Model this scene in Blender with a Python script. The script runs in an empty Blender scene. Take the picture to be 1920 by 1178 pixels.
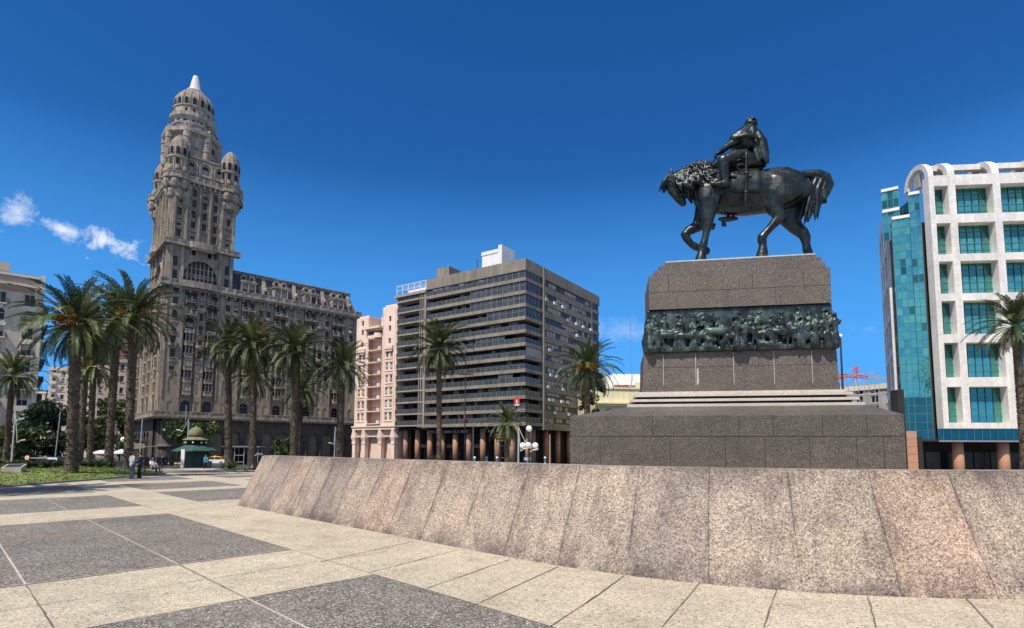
import bpy, bmesh, math, random
from mathutils import Vector, Matrix
import numpy as np
rad = math.radians
SC = bpy.context.scene
COL = SC.collection

# ---------------------------------------------------------------- camera, sky, sun, exposure
F_PX, CX, Y0, PITCH, ROLL, EYE = 1040.0, 960.0, 748.0, math.atan(90 / 1040.0), 0.004, 2.1
cam_d = bpy.data.cameras.new('camera')
cam = bpy.data.objects.new('camera', cam_d); COL.objects.link(cam)
cam_d.sensor_width = 36; cam_d.lens = 36 * F_PX / 1920; cam_d.shift_y = (Y0 - 589) / 1920
cam_d.clip_start = 0.1; cam_d.clip_end = 6000
_F = Vector((0, math.cos(PITCH), math.sin(PITCH))); _U0 = Vector((0, -math.sin(PITCH), math.cos(PITCH))); _R0 = Vector((1, 0, 0))
_R = _R0 * math.cos(ROLL) + _U0 * math.sin(ROLL); _U = -_R0 * math.sin(ROLL) + _U0 * math.cos(ROLL)
mw = Matrix.Identity(4)
for i in range(3):
    mw[i][0], mw[i][1], mw[i][2] = _R[i], _U[i], -_F[i]
mw[2][3] = EYE
cam.matrix_world = mw
SC.camera = cam
SUN_EL, SUN_AZ = 58.0, (-0.52, -0.85)          # direction towards the sun on the ground plane
sx, sy = SUN_AZ; _n = math.hypot(sx, sy); sx /= _n; sy /= _n
world = bpy.data.worlds.new('World'); SC.world = world; world.use_nodes = True
sun_d = bpy.data.lights.new('sun', 'SUN'); sun_d.energy = 5.0; sun_d.angle = rad(0.5); sun_d.color = (1.0, 0.94, 0.85)
sun = bpy.data.objects.new('sun', sun_d); COL.objects.link(sun)
sv = Vector((sx * math.cos(rad(SUN_EL)), sy * math.cos(rad(SUN_EL)), math.sin(rad(SUN_EL))))
sun.rotation_euler = (-sv).to_track_quat('-Z', 'Y').to_euler(); sun.location = (0, 0, 200)
SC.view_settings.view_transform = 'Standard'; SC.view_settings.look = 'None'
SC.view_settings.exposure = 0.2; SC.view_settings.gamma = 1.0
def build_world():
    nt = world.node_tree; nt.nodes.clear(); N, L = nt.nodes, nt.links
    out = N.new('ShaderNodeOutputWorld'); bg = N.new('ShaderNodeBackground'); bg.inputs[1].default_value = 0.1
    sky = N.new('ShaderNodeTexSky'); sky.sky_type = 'NISHITA'; sky.sun_disc = False
    sky.sun_elevation = rad(SUN_EL); sky.sun_rotation = math.atan2(sx, sy)
    sky.altitude = 0; sky.air_density = 1.0; sky.dust_density = 0.25; sky.ozone_density = 3.2
    hs = N.new('ShaderNodeHueSaturation'); hs.inputs['Hue'].default_value = 0.502; hs.inputs['Saturation'].default_value = 1.25; hs.inputs['Value'].default_value = 0.97
    L.new(sky.outputs[0], hs.inputs['Color'])
    tc = N.new('ShaderNodeTexCoord'); sep = N.new('ShaderNodeSeparateXYZ'); L.new(tc.outputs['Generated'], sep.inputs[0])
    def M(op, a, b=None, c=None, clamp=False):
        n = N.new('ShaderNodeMath'); n.operation = op; n.use_clamp = clamp
        for i, v in enumerate((a, b, c)):
            if v is None: continue
            if isinstance(v, (int, float)): n.inputs[i].default_value = v
            else: L.new(v, n.inputs[i])
        return n.outputs[0]
    def noise(scale, detail, rough=0.6, dist=0.0):
        n = N.new('ShaderNodeTexNoise'); n.inputs['Scale'].default_value = scale; n.inputs['Detail'].default_value = detail
        n.inputs['Roughness'].default_value = rough; n.inputs['Distortion'].default_value = dist
        L.new(tc.outputs['Generated'], n.inputs['Vector']); return n.outputs[0]
    ys = M('MAXIMUM', sep.outputs[1], 0.02)
    u = M('DIVIDE', sep.outputs[0], ys); v = M('DIVIDE', sep.outputs[2], ys)
    front = M('GREATER_THAN', sep.outputs[1], 0.05)
    n1, n2, n3 = noise(26, 9, 0.66, 0.25), noise(6.0, 7, 0.62), noise(70, 6, 0.7)
    def blob(cu, cv, ru, rv, ang, gain, thr):
        du, dv = M('SUBTRACT', u, cu), M('SUBTRACT', v, cv)
        ca, sa = math.cos(ang), math.sin(ang)
        p = M('ADD', M('MULTIPLY', du, ca / ru), M('MULTIPLY', dv, sa / ru))
        q = M('ADD', M('MULTIPLY', du, -sa / rv), M('MULTIPLY', dv, ca / rv))
        d = M('SQRT', M('ADD', M('MULTIPLY', p, p), M('MULTIPLY', q, q)))
        s = M('SUBTRACT', 1.0, d)
        s = M('ADD', s, M('MULTIPLY', M('SUBTRACT', n1, 0.5), 3.6)); s = M('ADD', s, M('MULTIPLY', M('SUBTRACT', n3, 0.5), 1.3))
        return M('MULTIPLY', M('SUBTRACT', s, thr), gain, clamp=True)
    m = blob(-0.735, 0.368, 0.088, 0.034, -0.36, 1.1, 0.28)
    m = M('MAXIMUM', m, blob(-0.83, 0.396, 0.10, 0.026, -0.24, 0.8, 0.3))
    m = M('MAXIMUM', m, blob(-0.93, 0.42, 0.065, 0.042, -0.2, 0.7, 0.2))
    m = M('MAXIMUM', m, blob(-0.80, 0.24, 0.07, 0.035, -0.2, 0.7, 0.2))
    m = M('MAXIMUM', m, blob(0.20, 0.21, 0.5, 0.03, 0.02, 0.14, 0.1))
    m = M('MULTIPLY', m, front)
    back = M('LESS_THAN', sep.outputs[1], -0.02)
    lowz = M('MULTIPLY', M('SUBTRACT', M('ADD', n2, M('MULTIPLY', n1, 0.5)), 0.625), 3.6, clamp=True)
    up = M('MULTIPLY', M('SUBTRACT', sep.outputs[2], 0.0), 8.0, clamp=True)
    m = M('MAXIMUM', m, M('MULTIPLY', M('MULTIPLY', lowz, back), M('MULTIPLY', up, 0.8)))
    tint = N.new('ShaderNodeMixRGB'); tint.blend_type = 'MULTIPLY'; tint.inputs[0].default_value = 1.0; tint.inputs[2].default_value = (0.36, 0.80, 1.10, 1); L.new(hs.outputs[0], tint.inputs[1])
    low = N.new('ShaderNodeMixRGB'); low.inputs[2].default_value = (0.80, 3.7, 8.9, 1); L.new(tint.outputs[0], low.inputs[1])
    L.new(M('MULTIPLY', M('SUBTRACT', 0.45, sep.outputs[2]), 2.7, clamp=True), low.inputs[0])
    mx = N.new('ShaderNodeMixRGB'); mx.inputs[2].default_value = (8.0, 8.4, 9.2, 1)
    L.new(m, mx.inputs[0]); L.new(low.outputs[0], mx.inputs[1])
    L.new(mx.outputs[0], bg.inputs[0]); L.new(bg.outputs[0], out.inputs[0])
build_world()

# ---------------------------------------------------------------- helpers: pixel of the photo -> point in the plaza
random.seed(7)
def ray(x, y): return _F + _R * ((x - CX) / F_PX) - _U * ((y - Y0) / F_PX)
def at(x, y, Y):
    d = ray(x, y); return Vector((0, 0, EYE)) + d * (Y / d.y)
def gz(Y):                                         # the plaza falls gently away from the monument
    if Y < 38: return 0.0
    return -1.8 * min(1.0, (Y - 38) / 72.0)
def gnd(x, y):
    d = ray(x, y); Y = 30.0
    for _ in range(60):
        z = gz(Y); Y = max(2, min(220, (z - EYE) / d.z * d.y)) if d.z < -1e-4 else 220
    p = Vector((0, 0, EYE)) + d * (Y / d.y); p.z = gz(p.y); return p
def plane_uz(px, py, P0, t):                       # where a pixel's ray meets the upright plane through P0 along t
    d = ray(px, py); det = d.x * (-t[1]) + t[0] * d.y
    lam = (P0[0] * (-t[1]) + t[0] * P0[1]) / det; s = (d.x * P0[1] - d.y * P0[0]) / det
    return s, EYE + lam * d.z

# ---------------------------------------------------------------- helpers: materials
MATS = {}
def node_mat(name):
    m = bpy.data.materials.new(name); m.use_nodes = True; nt = m.node_tree
    return m, nt, nt.nodes, nt.links, nt.nodes['Principled BSDF']
def mix(N, L, mode, fac, a, b):
    n = N.new('ShaderNodeMixRGB'); n.blend_type = mode
    for i, v in enumerate((fac, a, b)):
        if isinstance(v, (int, float)): n.inputs[i].default_value = v
        elif isinstance(v, tuple): n.inputs[i].default_value = (*v, 1) if len(v) == 3 else v
        else: L.new(v, n.inputs[i])
    return n.outputs[0]
def ramp(N, L, src, stops):
    n = N.new('ShaderNodeValToRGB'); e = n.color_ramp.elements
    while len(e) < len(stops): e.new(0.5)
    for k, (p, c) in enumerate(stops):
        e[k].position = p; e[k].color = (*c, 1) if not isinstance(c, (int, float)) else (c, c, c, 1)
    L.new(src, n.inputs[0]); return n.outputs[0]
def mapped(N, L, scale=(1, 1, 1), rnd=True):
    tc = N.new('ShaderNodeTexCoord'); mp = N.new('ShaderNodeMapping'); mp.inputs['Scale'].default_value = scale
    L.new(tc.outputs['Object'], mp.inputs[0])
    if rnd:
        oi = N.new('ShaderNodeObjectInfo'); ml = N.new('ShaderNodeMath'); ml.operation = 'MULTIPLY'; ml.inputs[1].default_value = 40
        L.new(oi.outputs['Random'], ml.inputs[0]); L.new(ml.outputs[0], mp.inputs['Location'])
    return mp.outputs[0]
def noise(N, L, vec, scale, detail=4, rough=0.55):
    n = N.new('ShaderNodeTexNoise'); n.inputs['Scale'].default_value = scale; n.inputs['Detail'].default_value = detail
    n.inputs['Roughness'].default_value = rough; L.new(vec, n.inputs['Vector']); return n.outputs[0]
def mat(name, col, rough=0.8, var=0.22, vs=0.6, fine=0.12, fs=9.0, streak=0.0, bump=0.0, metal=0.0, spec=0.4):
    if name in MATS: return MATS[name]
    m, nt, N, L, B = node_mat(name)
    v = mapped(N, L)
    c = mix(N, L, 'MULTIPLY', 1.0, col, ramp(N, L, noise(N, L, v, vs), [(0.3, 1 - var), (0.7, 1 + var)]))
    c = mix(N, L, 'MULTIPLY', 1.0, c, ramp(N, L, noise(N, L, v, fs), [(0.3, 1 - fine), (0.7, 1 + fine)]))
    if streak:
        v2 = mapped(N, L, (1.3, 1.3, 0.2))
        c = mix(N, L, 'MULTIPLY', 1.0, c, ramp(N, L, noise(N, L, v2, 1.0, 6, 0.65), [(0.42, 1 - streak), (0.62, 1.0)]))
    L.new(c, B.inputs['Base Color'])
    B.inputs['Roughness'].default_value = rough; B.inputs['Metallic'].default_value = metal; B.inputs['Specular IOR Level'].default_value = spec
    if bump:
        b = N.new('ShaderNodeBump'); b.inputs['Strength'].default_value = bump; b.inputs['Distance'].default_value = 0.05
        L.new(noise(N, L, v, fs), b.inputs['Height']); L.new(b.outputs[0], B.inputs['Normal'])
    MATS[name] = m; return m
def glass(name, col, rough=0.06, metal=0.0, spec=0.6, wav=0.0, var=0.35):
    m, nt, N, L, B = node_mat(name)
    v = mapped(N, L)
    L.new(mix(N, L, 'MULTIPLY', 1.0, col, ramp(N, L, noise(N, L, v, 0.8), [(0.3, 1 - var), (0.7, 1 + var)])), B.inputs['Base Color'])
    B.inputs['Roughness'].default_value = rough; B.inputs['Metallic'].default_value = metal; B.inputs['Specular IOR Level'].default_value = spec
    if wav:
        b = N.new('ShaderNodeBump'); b.inputs['Strength'].default_value = wav; b.inputs['Distance'].default_value = 0.2
        L.new(noise(N, L, v, 0.55, 2), b.inputs['Height']); L.new(b.outputs[0], B.inputs['Normal'])
    MATS[name] = m; return m
def aggregate(name, stops, scale, tint_var=0.12, rough=0.85, tint_scale=0.35, stain=None):
    """exposed pebble surface: every grain of a Voronoi pattern takes a colour of its own"""
    m, nt, N, L, B = node_mat(name)
    v = mapped(N, L, rnd=False)
    vo = N.new('ShaderNodeTexVoronoi'); vo.inputs['Scale'].default_value = scale; L.new(v, vo.inputs['Vector'])
    sp = N.new('ShaderNodeSeparateColor'); L.new(vo.outputs['Color'], sp.inputs[0])
    c = ramp(N, L, sp.outputs[0], stops)
    c = mix(N, L, 'MULTIPLY', 1.0, c, ramp(N, L, noise(N, L, v, tint_scale, 6, 0.65), [(0.3, 1 - tint_var), (0.7, 1 + tint_var)]))
    c = mix(N, L, 'MULTIPLY', 1.0, c, ramp(N, L, noise(N, L, v, 3.0, 8, 0.7), [(0.3, 1 - tint_var * .7), (0.7, 1 + tint_var * .7)]))
    if stain: c = mix(N, L, 'MIX', ramp(N, L, noise(N, L, v, 0.5, 5, 0.6), [(0.55, 0.0), (0.72, 0.55)]), c, stain)
    if name.endswith('paving'):
        vs = N.new('ShaderNodeTexVoronoi'); vs.inputs['Scale'].default_value = 1.7; L.new(v, vs.inputs['Vector']); sc = N.new('ShaderNodeSeparateColor'); L.new(vs.outputs['Color'], sc.inputs[0])
        rr = N.new('ShaderNodeMath'); rr.operation = 'MULTIPLY'; rr.inputs[1].default_value = 0.045; L.new(sc.outputs[2], rr.inputs[0]); lt = N.new('ShaderNodeMath'); lt.operation = 'LESS_THAN'; L.new(vs.outputs['Distance'], lt.inputs[0]); L.new(rr.outputs[0], lt.inputs[1])
        sf = N.new('ShaderNodeMath'); sf.operation = 'MULTIPLY'; sf.inputs[1].default_value = 0.6; L.new(lt.outputs[0], sf.inputs[0]); c = mix(N, L, 'MULTIPLY', sf.outputs[0], c, (0.3, 0.28, 0.26))
        c = mix(N, L, 'MULTIPLY', 1.0, c, ramp(N, L, noise(N, L, v, 1.1, 9, 0.75), [(0.34, (0.80, 0.78, 0.75)), (0.50, (1.0, 1.0, 1.0)), (0.68, (1.05, 1.03, 1.0))]))
    L.new(c, B.inputs['Base Color']); B.inputs['Roughness'].default_value = rough
    b = N.new('ShaderNodeBump'); b.inputs['Strength'].default_value = 0.5; b.inputs['Distance'].default_value = 0.012
    L.new(sp.outputs[1], b.inputs['Height']); L.new(b.outputs[0], B.inputs['Normal'])
    MATS[name] = m; return m

# ---------------------------------------------------------------- helpers: meshes, things, parts
class MB:
    def __init__(s): s.v, s.f, s.m, s.M, s.uv = [], [], [], Matrix.Identity(4), None
    def vert(s, p):
        s.v.append(tuple(s.M @ Vector(p))); return len(s.v) - 1
    def face(s, ids, m=0): s.f.append(tuple(ids)); s.m.append(m)
    def quad(s, a, b, c, d, m=0): s.face([s.vert(a), s.vert(b), s.vert(c), s.vert(d)], m)
    def poly(s, pts, m=0): s.face([s.vert(p) for p in pts], m)
    def box(s, x0, x1, y0, y1, z0, z1, m=0):
        i = [s.vert(p) for p in ((x0,y0,z0),(x1,y0,z0),(x1,y1,z0),(x0,y1,z0),(x0,y0,z1),(x1,y0,z1),(x1,y1,z1),(x0,y1,z1))]
        for q in ((3,2,1,0),(4,5,6,7),(0,1,5,4),(1,2,6,5),(2,3,7,6),(3,0,4,7)): s.face([i[k] for k in q], m)
    def prism(s, pts, z0, z1, m=0, top=None, cap=True):     # pts counter-clockwise seen from above
        n = len(pts); top = top or pts
        a = [s.vert((p[0], p[1], z0)) for p in pts]; b = [s.vert((p[0], p[1], z1)) for p in top]
        for k in range(n): s.face((a[k], a[(k+1) % n], b[(k+1) % n], b[k]), m)
        if cap: s.face(a[::-1], m); s.face(b, m)
    def extrude_y(s, pts, y0, y1, m=0):                     # outline in x,z, thickness along y
        n = len(pts); a = [s.vert((p[0], y0, p[1])) for p in pts]; b = [s.vert((p[0], y1, p[1])) for p in pts]
        for k in range(n): s.face((a[k], b[k], b[(k+1) % n], a[(k+1) % n]), m)
        s.face(a, m); s.face(b[::-1], m)
    def lathe(s, prof, cx=0, cy=0, n=16, m=0, a0=0.0, a1=2*math.pi, rib=None):
        full = abs(a1 - a0 - 2*math.pi) < 1e-6; k = n if full else n + 1; rows = []
        for (r, z) in prof:
            row = []
            for j in range(k):
                a = a0 + (a1 - a0) * j / n; rr = r * (rib(a) if rib else 1)
                row.append(s.vert((cx + rr*math.cos(a), cy + rr*math.sin(a), z)))
            rows.append(row)
        for i in range(len(rows) - 1):
            for j in range(n):
                j2 = (j + 1) % k; s.face((rows[i][j], rows[i][j2], rows[i+1][j2], rows[i+1][j]), m)
        if full:
            if prof[0][0] > 1e-4: s.face(rows[0][::-1], m)
            if prof[-1][0] > 1e-4: s.face(rows[-1], m)
    def tube(s, pts, r, n=6, m=0):
        pts = [Vector(p) for p in pts]; rs = r if isinstance(r, (list, tuple)) else [r]*len(pts); rows = []
        ref = Vector((0.31, 0.17, 0.93)).normalized()
        for i, p in enumerate(pts):
            t = (pts[min(i+1, len(pts)-1)] - pts[max(i-1, 0)]).normalized()
            a = t.cross(ref)
            if a.length < 0.05: a = t.cross(Vector((1, 0, 0)))
            a.normalize(); b = t.cross(a)
            rows.append([s.vert(p + (a*math.cos(2*math.pi*k/n) + b*math.sin(2*math.pi*k/n)) * rs[i]) for k in range(n)])
        for i in range(len(rows)-1):
            for k in range(n): s.face((rows[i][k], rows[i+1][k], rows[i+1][(k+1) % n], rows[i][(k+1) % n]), m)
        s.face(rows[0], m); s.face(rows[-1][::-1], m)
    def ball(s, c, r, n=10, m=0, sz=1.0):
        k = max(4, n//2); prof = [(r*math.sin(math.pi*i/k), c[2] - r*sz*math.cos(math.pi*i/k)) for i in range(k+1)]
        prof[0] = (0.0005, prof[0][1]); prof[-1] = (0.0005, prof[-1][1]); s.lathe(prof, c[0], c[1], n, m)
    def wall(s, x0, x1, z0, z1, ops, y=0.0, depth=0.35, m=0, mr=None):
        """a wall face at y with real openings (xa,xb,za,zb,arched) and their reveals"""
        mr = m if mr is None else mr
        ops = [o if len(o) > 4 else (*o, 0) for o in ops]
        xs = sorted({x0, x1, *[o[0] for o in ops], *[o[1] for o in ops]}); zs = sorted({z0, z1, *[o[2] for o in ops], *[o[3] for o in ops]})
        xs = [x for x in xs if x0 <= x <= x1]; zs = [z for z in zs if z0 <= z <= z1]
        for j in range(len(zs)-1):
            zc = (zs[j]+zs[j+1])/2; run = None
            for i in range(len(xs)):
                solid = i < len(xs)-1 and not any(o[0] < (xs[i]+xs[i+1])/2 < o[1] and o[2] < zc < o[3] for o in ops)
                if solid and run is None: run = xs[i]
                if not solid and run is not None:
                    s.quad((run,y,zs[j]),(xs[i],y,zs[j]),(xs[i],y,zs[j+1]),(run,y,zs[j+1]), m); run = None
        for (a, b, c, d, arch) in ops:
            yy = y + depth
            s.quad((a,y,c),(a,yy,c),(b,yy,c),(b,y,c), mr)
            if arch:
                r = (b-a)/2; cxx = (a+b)/2; zc = d - r; n = 8
                pts = [(cxx - r*math.cos(math.pi*k/n), zc + r*math.sin(math.pi*k/n)) for k in range(n+1)]
                for k in range(n):
                    p, q = pts[k], pts[k+1]
                    s.quad((p[0],y,p[1]),(q[0],y,q[1]),(q[0],y,d),(p[0],y,d), m)
                    s.quad((p[0],y,p[1]),(p[0],yy,p[1]),(q[0],yy,q[1]),(q[0],y,q[1]), mr)
                d2 = zc
            else:
                s.quad((a,y,d),(b,y,d),(b,yy,d),(a,yy,d), mr); d2 = d
            s.quad((a,y,c),(a,y,d2),(a,yy,d2),(a,yy,c), mr); s.quad((b,y,c),(b,yy,c),(b,yy,d2),(b,y,d2), mr)
    def build(s, name, mats, parent=None, smooth=False, label=None, kind=None):
        me = bpy.data.meshes.new(name); me.from_pydata(s.v, [], s.f)
        mats = mats if isinstance(mats, (list, tuple)) else [mats]
        for q in mats: me.materials.append(MATS[q] if isinstance(q, str) else q)
        me.polygons.foreach_set('material_index', s.m)
        if smooth: me.polygons.foreach_set('use_smooth', [True]*len(s.f))
        me.update()
        o = bpy.data.objects.new(name, me); COL.objects.link(o)
        if parent: o.parent = parent
        if label: o['label'] = label
        if kind: o['kind'] = kind
        return o
def face_frame(side, off, y0=0.0):
    """frame of a facade: 'left' looks out along -x at x=off, 'right' along +x; its own x runs to the right seen from outside"""
    if side == 'left': return Matrix.Translation((off, y0, 0)) @ Matrix.Rotation(rad(-90), 4, 'Z')
    return Matrix.Translation((off, y0, 0)) @ Matrix.Rotation(rad(90), 4, 'Z')
def tag(o, label, cat, group=None, kind=None):
    o['label'] = label; o['category'] = cat
    if group: o['group'] = group
    if kind: o['kind'] = kind
    return o
def thing(name, label, cat, loc=(0, 0, 0), rz=0.0, group=None):
    o = bpy.data.objects.new(name, None); o.empty_display_size = 0.3; COL.objects.link(o)
    o.location = loc; o.rotation_euler = (0, 0, rz); return tag(o, label, cat, group)
def structure(o): o['kind'] = 'structure'; return o
KIDS = {}
def kids(o): return [c for c in bpy.data.objects if c.parent == o]
def dup(root, loc, rz=None, label=None, scale=None):
    r = root.copy(); COL.objects.link(r); r.location = loc
    if rz is not None: r.rotation_euler = (0, 0, rz)
    if scale is not None: r.scale = (scale,)*3 if not isinstance(scale, tuple) else scale
    if label: r['label'] = label
    def rec(a, b):
        for c in kids(a):
            d = c.copy(); COL.objects.link(d); d.parent = b; rec(c, d)
    rec(root, r); return r
def remesh(o, voxel, smooth=6, fac=0.5, disp=None):
    md = o.modifiers.new('r', 'REMESH'); md.mode = 'VOXEL'; md.voxel_size = voxel; md.use_smooth_shade = True
    if smooth:
        sm = o.modifiers.new('s', 'SMOOTH'); sm.iterations = smooth; sm.factor = fac
    dg = bpy.context.evaluated_depsgraph_get(); dg.update(); me = bpy.data.meshes.new_from_object(o.evaluated_get(dg), depsgraph=dg)
    mats = list(o.data.materials); o.modifiers.clear(); o.data = me
    me.materials.clear()
    for q in mats: me.materials.append(q)
    me.polygons.foreach_set('use_smooth', [True]*len(me.polygons)); return o
def chain(mb, pts, n=12, lat=(0, 1, 0), m=0):
    """limb through (x,y,z,r) or (x,y,z,r_in_plane,r_lateral) with rounded ends"""
    P = [(Vector(p[:3]), p[3], p[4] if len(p) > 4 else p[3]) for p in pts]
    t0 = (P[0][0]-P[1][0]).normalized(); t1 = (P[-1][0]-P[-2][0]).normalized()
    k = [(0.95, 0.3), (0.8, 0.6), (0.45, 0.89)]
    head = [(P[0][0] + t0*min(P[0][1], P[0][2])*a, P[0][1]*b, P[0][2]*b) for a, b in k]
    tail = [(P[-1][0] + t1*min(P[-1][1], P[-1][2])*a, P[-1][1]*b, P[-1][2]*b) for a, b in k[::-1]]
    P = head + P + tail; rows = []; lat = Vector(lat)
    for i, (p, r1, r2) in enumerate(P):
        t = (P[min(i+1, len(P)-1)][0] - P[max(i-1, 0)][0]).normalized()
        a = t.cross(lat)
        if a.length < 0.15: a = t.cross(Vector((1, 0, 0.2)))
        a.normalize(); b = a.cross(t).normalized()
        rows.append([mb.vert(p + a*math.cos(2*math.pi*j/n)*r1 + b*math.sin(2*math.pi*j/n)*r2) for j in range(n)])
    for i in range(len(rows)-1):
        for j in range(n): mb.face((rows[i][j], rows[i][(j+1) % n], rows[i+1][(j+1) % n], rows[i+1][j]), m)
    mb.face(rows[0][::-1], m); mb.face(rows[-1], m)

# ---------------------------------------------------------------- materials of the place
aggregate('light_paving', [(0.0, (0.18, 0.145, 0.10)), (0.14, (0.34, 0.285, 0.20)), (0.5, (0.44, 0.37, 0.265)), (1.0, (0.57, 0.495, 0.37))], 46, 0.14)
aggregate('dark_paving', [(0.0, (0.045, 0.04, 0.033)), (0.35, (0.13, 0.114, 0.094)), (0.78, (0.205, 0.182, 0.15)), (1.0, (0.44, 0.40, 0.33))], 46, 0.2, stain=(0.22, 0.16, 0.11))
aggregate('base_granite', [(0.0, (0.030, 0.025, 0.019)), (0.35, (0.078, 0.065, 0.050)), (0.8, (0.108, 0.092, 0.070)), (1.0, (0.19, 0.165, 0.13))], 40, 0.2, rough=0.5)
aggregate('die_granite', [(0.0, (0.04, 0.032, 0.025)), (0.35, (0.095, 0.076, 0.059)), (0.8, (0.135, 0.108, 0.085)), (1.0, (0.21, 0.175, 0.14))], 40, 0.22, rough=0.55, stain=(0.14, 0.085, 0.055))
aggregate('step_granite', [(0.0, (0.4, 0.34, 0.28)), (0.5, (0.54, 0.47, 0.39)), (1.0, (0.66, 0.6, 0.52))], 50, 0.08, rough=0.45)  # lightened: the sun caught by the step edges is put into the colour
def wall_granite():
    m, nt, N, L, B = node_mat('wall_granite')
    v = mapped(N, L, rnd=False); uv = N.new('ShaderNodeUVMap'); sp = N.new('ShaderNodeSeparateXYZ'); L.new(uv.outputs[0], sp.inputs[0])
    def vor(scale):
        vo = N.new('ShaderNodeTexVoronoi'); vo.inputs['Scale'].default_value = scale; L.new(v, vo.inputs['Vector'])
        s = N.new('ShaderNodeSeparateColor'); L.new(vo.outputs['Color'], s.inputs[0]); return s.outputs[0], s.outputs[1]
    g, h = vor(48); g2, _ = vor(100)
    c = ramp(N, L, g, [(0.0, (0.12, 0.096, 0.078)), (0.2, (0.268, 0.215, 0.166)), (0.65, (0.38, 0.315, 0.243)), (1.0, (0.54, 0.46, 0.375))])
    c = mix(N, L, 'MULTIPLY', 0.8, c, ramp(N, L, g2, [(0.0, 0.55), (1.0, 1.35)]))
    fl = N.new('ShaderNodeMath'); fl.operation = 'FLOOR'; L.new(sp.outputs[0], fl.inputs[0])
    wn = N.new('ShaderNodeTexWhiteNoise'); wn.noise_dimensions = '1D'; L.new(fl.outputs[0], wn.inputs['W'])
    c = mix(N, L, 'MULTIPLY', 0.75, c, ramp(N, L, wn.outputs['Value'], [(0.0, (0.70, 0.69, 0.72)), (0.3, (0.92, 0.90, 0.88)), (0.6, (1.04, 1.02, 0.96)), (0.8, (1.0, 0.98, 0.95)), (1.0, (1.16, 1.0, 0.90))]))
    # weathering: dark lichen along the seams, under the coping and near the foot
    fr = N.new('ShaderNodeMath'); fr.operation = 'FRACT'; L.new(sp.outputs[0], fr.inputs[0])
    seam = ramp(N, L, fr.outputs[0], [(0.0, 1.0), (0.035, 0.4), (0.16, 0.0), (0.93, 0.0), (0.985, 0.5), (1.0, 1.0)])
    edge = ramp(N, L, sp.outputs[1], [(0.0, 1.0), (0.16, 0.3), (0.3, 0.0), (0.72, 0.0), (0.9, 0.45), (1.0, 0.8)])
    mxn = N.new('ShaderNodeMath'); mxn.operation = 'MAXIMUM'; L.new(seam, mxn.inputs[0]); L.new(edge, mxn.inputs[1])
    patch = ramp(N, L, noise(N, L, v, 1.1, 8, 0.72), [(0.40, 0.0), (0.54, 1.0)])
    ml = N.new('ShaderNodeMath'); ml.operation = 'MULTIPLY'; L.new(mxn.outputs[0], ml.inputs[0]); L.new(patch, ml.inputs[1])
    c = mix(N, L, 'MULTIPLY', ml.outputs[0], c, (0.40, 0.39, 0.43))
    c = mix(N, L, 'MULTIPLY', 1.0, c, ramp(N, L, noise(N, L, v, 0.8, 6), [(0.3, (0.82, 0.80, 0.80)), (0.7, (1.16, 1.10, 1.06))]))
    vs_ = mapped(N, L, (1.6, 1.6, 0.22), rnd=False)
    c = mix(N, L, 'MULTIPLY', 1.0, c, ramp(N, L, noise(N, L, vs_, 1.6, 7, 0.7), [(0.36, (0.66, 0.64, 0.67)), (0.52, (1.0, 1.0, 1.0))]))
    line = ramp(N, L, fr.outputs[0], [(0.0, 1.0), (0.004, 0.7), (0.007, 0.0), (0.993, 0.0), (1.0, 1.0)])
    c = mix(N, L, 'MULTIPLY', line, c, (0.35, 0.33, 0.32))
    L.new(c, B.inputs['Base Color']); B.inputs['Roughness'].default_value = 0.75
    b = N.new('ShaderNodeBump'); b.inputs['Strength'].default_value = 0.55; b.inputs['Distance'].default_value = 0.015
    L.new(h, b.inputs['Height']); L.new(b.outputs[0], B.inputs['Normal']); MATS['wall_granite'] = m
wall_granite()
def bronze_mat(name, green):
    m, nt, N, L, B = node_mat(name); v = mapped(N, L, rnd=False)
    n = noise(N, L, v, 1.6, 8, 0.7)
    c = mix(N, L, 'MIX', ramp(N, L, n, [(0.45, 0.0), (0.64, green)]), (0.007, 0.0085, 0.009) if green < .8 else (0.016, 0.02, 0.02), (0.05, 0.088, 0.072) if green < .8 else (0.085, 0.135, 0.112))
    v2 = mapped(N, L, (3, 3, 0.4), rnd=False)
    c = mix(N, L, 'MIX', ramp(N, L, noise(N, L, v2, 1.4, 6, 0.7), [(0.52, 0.0), (0.7, green * .6)]), c, (0.10, 0.15, 0.13))
    L.new(c, B.inputs['Base Color']); B.inputs['Metallic'].default_value = 0.35
    L.new(ramp(N, L, n, [(0.35, 0.27), (0.65, 0.48)]), B.inputs['Roughness'])
    b = N.new('ShaderNodeBump'); b.inputs['Strength'].default_value = 0.3; b.inputs['Distance'].default_value = 0.04
    L.new(noise(N, L, v, 9, 5, 0.6), b.inputs['Height']); L.new(b.outputs[0], B.inputs['Normal']); MATS[name] = m
bronze_mat('bronze', 0.38); bronze_mat('frieze_bronze', 0.9)
mat('grey_asphalt', (0.055, 0.053, 0.05), 0.9, 0.2, 0.3, 0.25, 25)
mat('far_paving', (0.42, 0.37, 0.29), 0.9, 0.12, 0.2, 0.15, 3)
mat('kerb_stone', (0.22, 0.2, 0.17), 0.85, 0.2, 1.0, 0.2, 12)
mat('joint', (0.15, 0.125, 0.10), 0.95, 0.5, 1.5, 0.4, 20)
mat('joint_light', (0.40, 0.35, 0.28), 0.9)
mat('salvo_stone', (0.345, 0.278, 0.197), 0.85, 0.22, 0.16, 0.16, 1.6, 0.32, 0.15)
mat('salvo_trim', (0.365, 0.305, 0.23), 0.85, 0.24, 0.5, 0.2, 2.4, 0.45)
mat('salvo_dark', (0.20, 0.17, 0.13), 0.9, 0.2, 0.3, 0.15, 3, 0.35)
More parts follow.
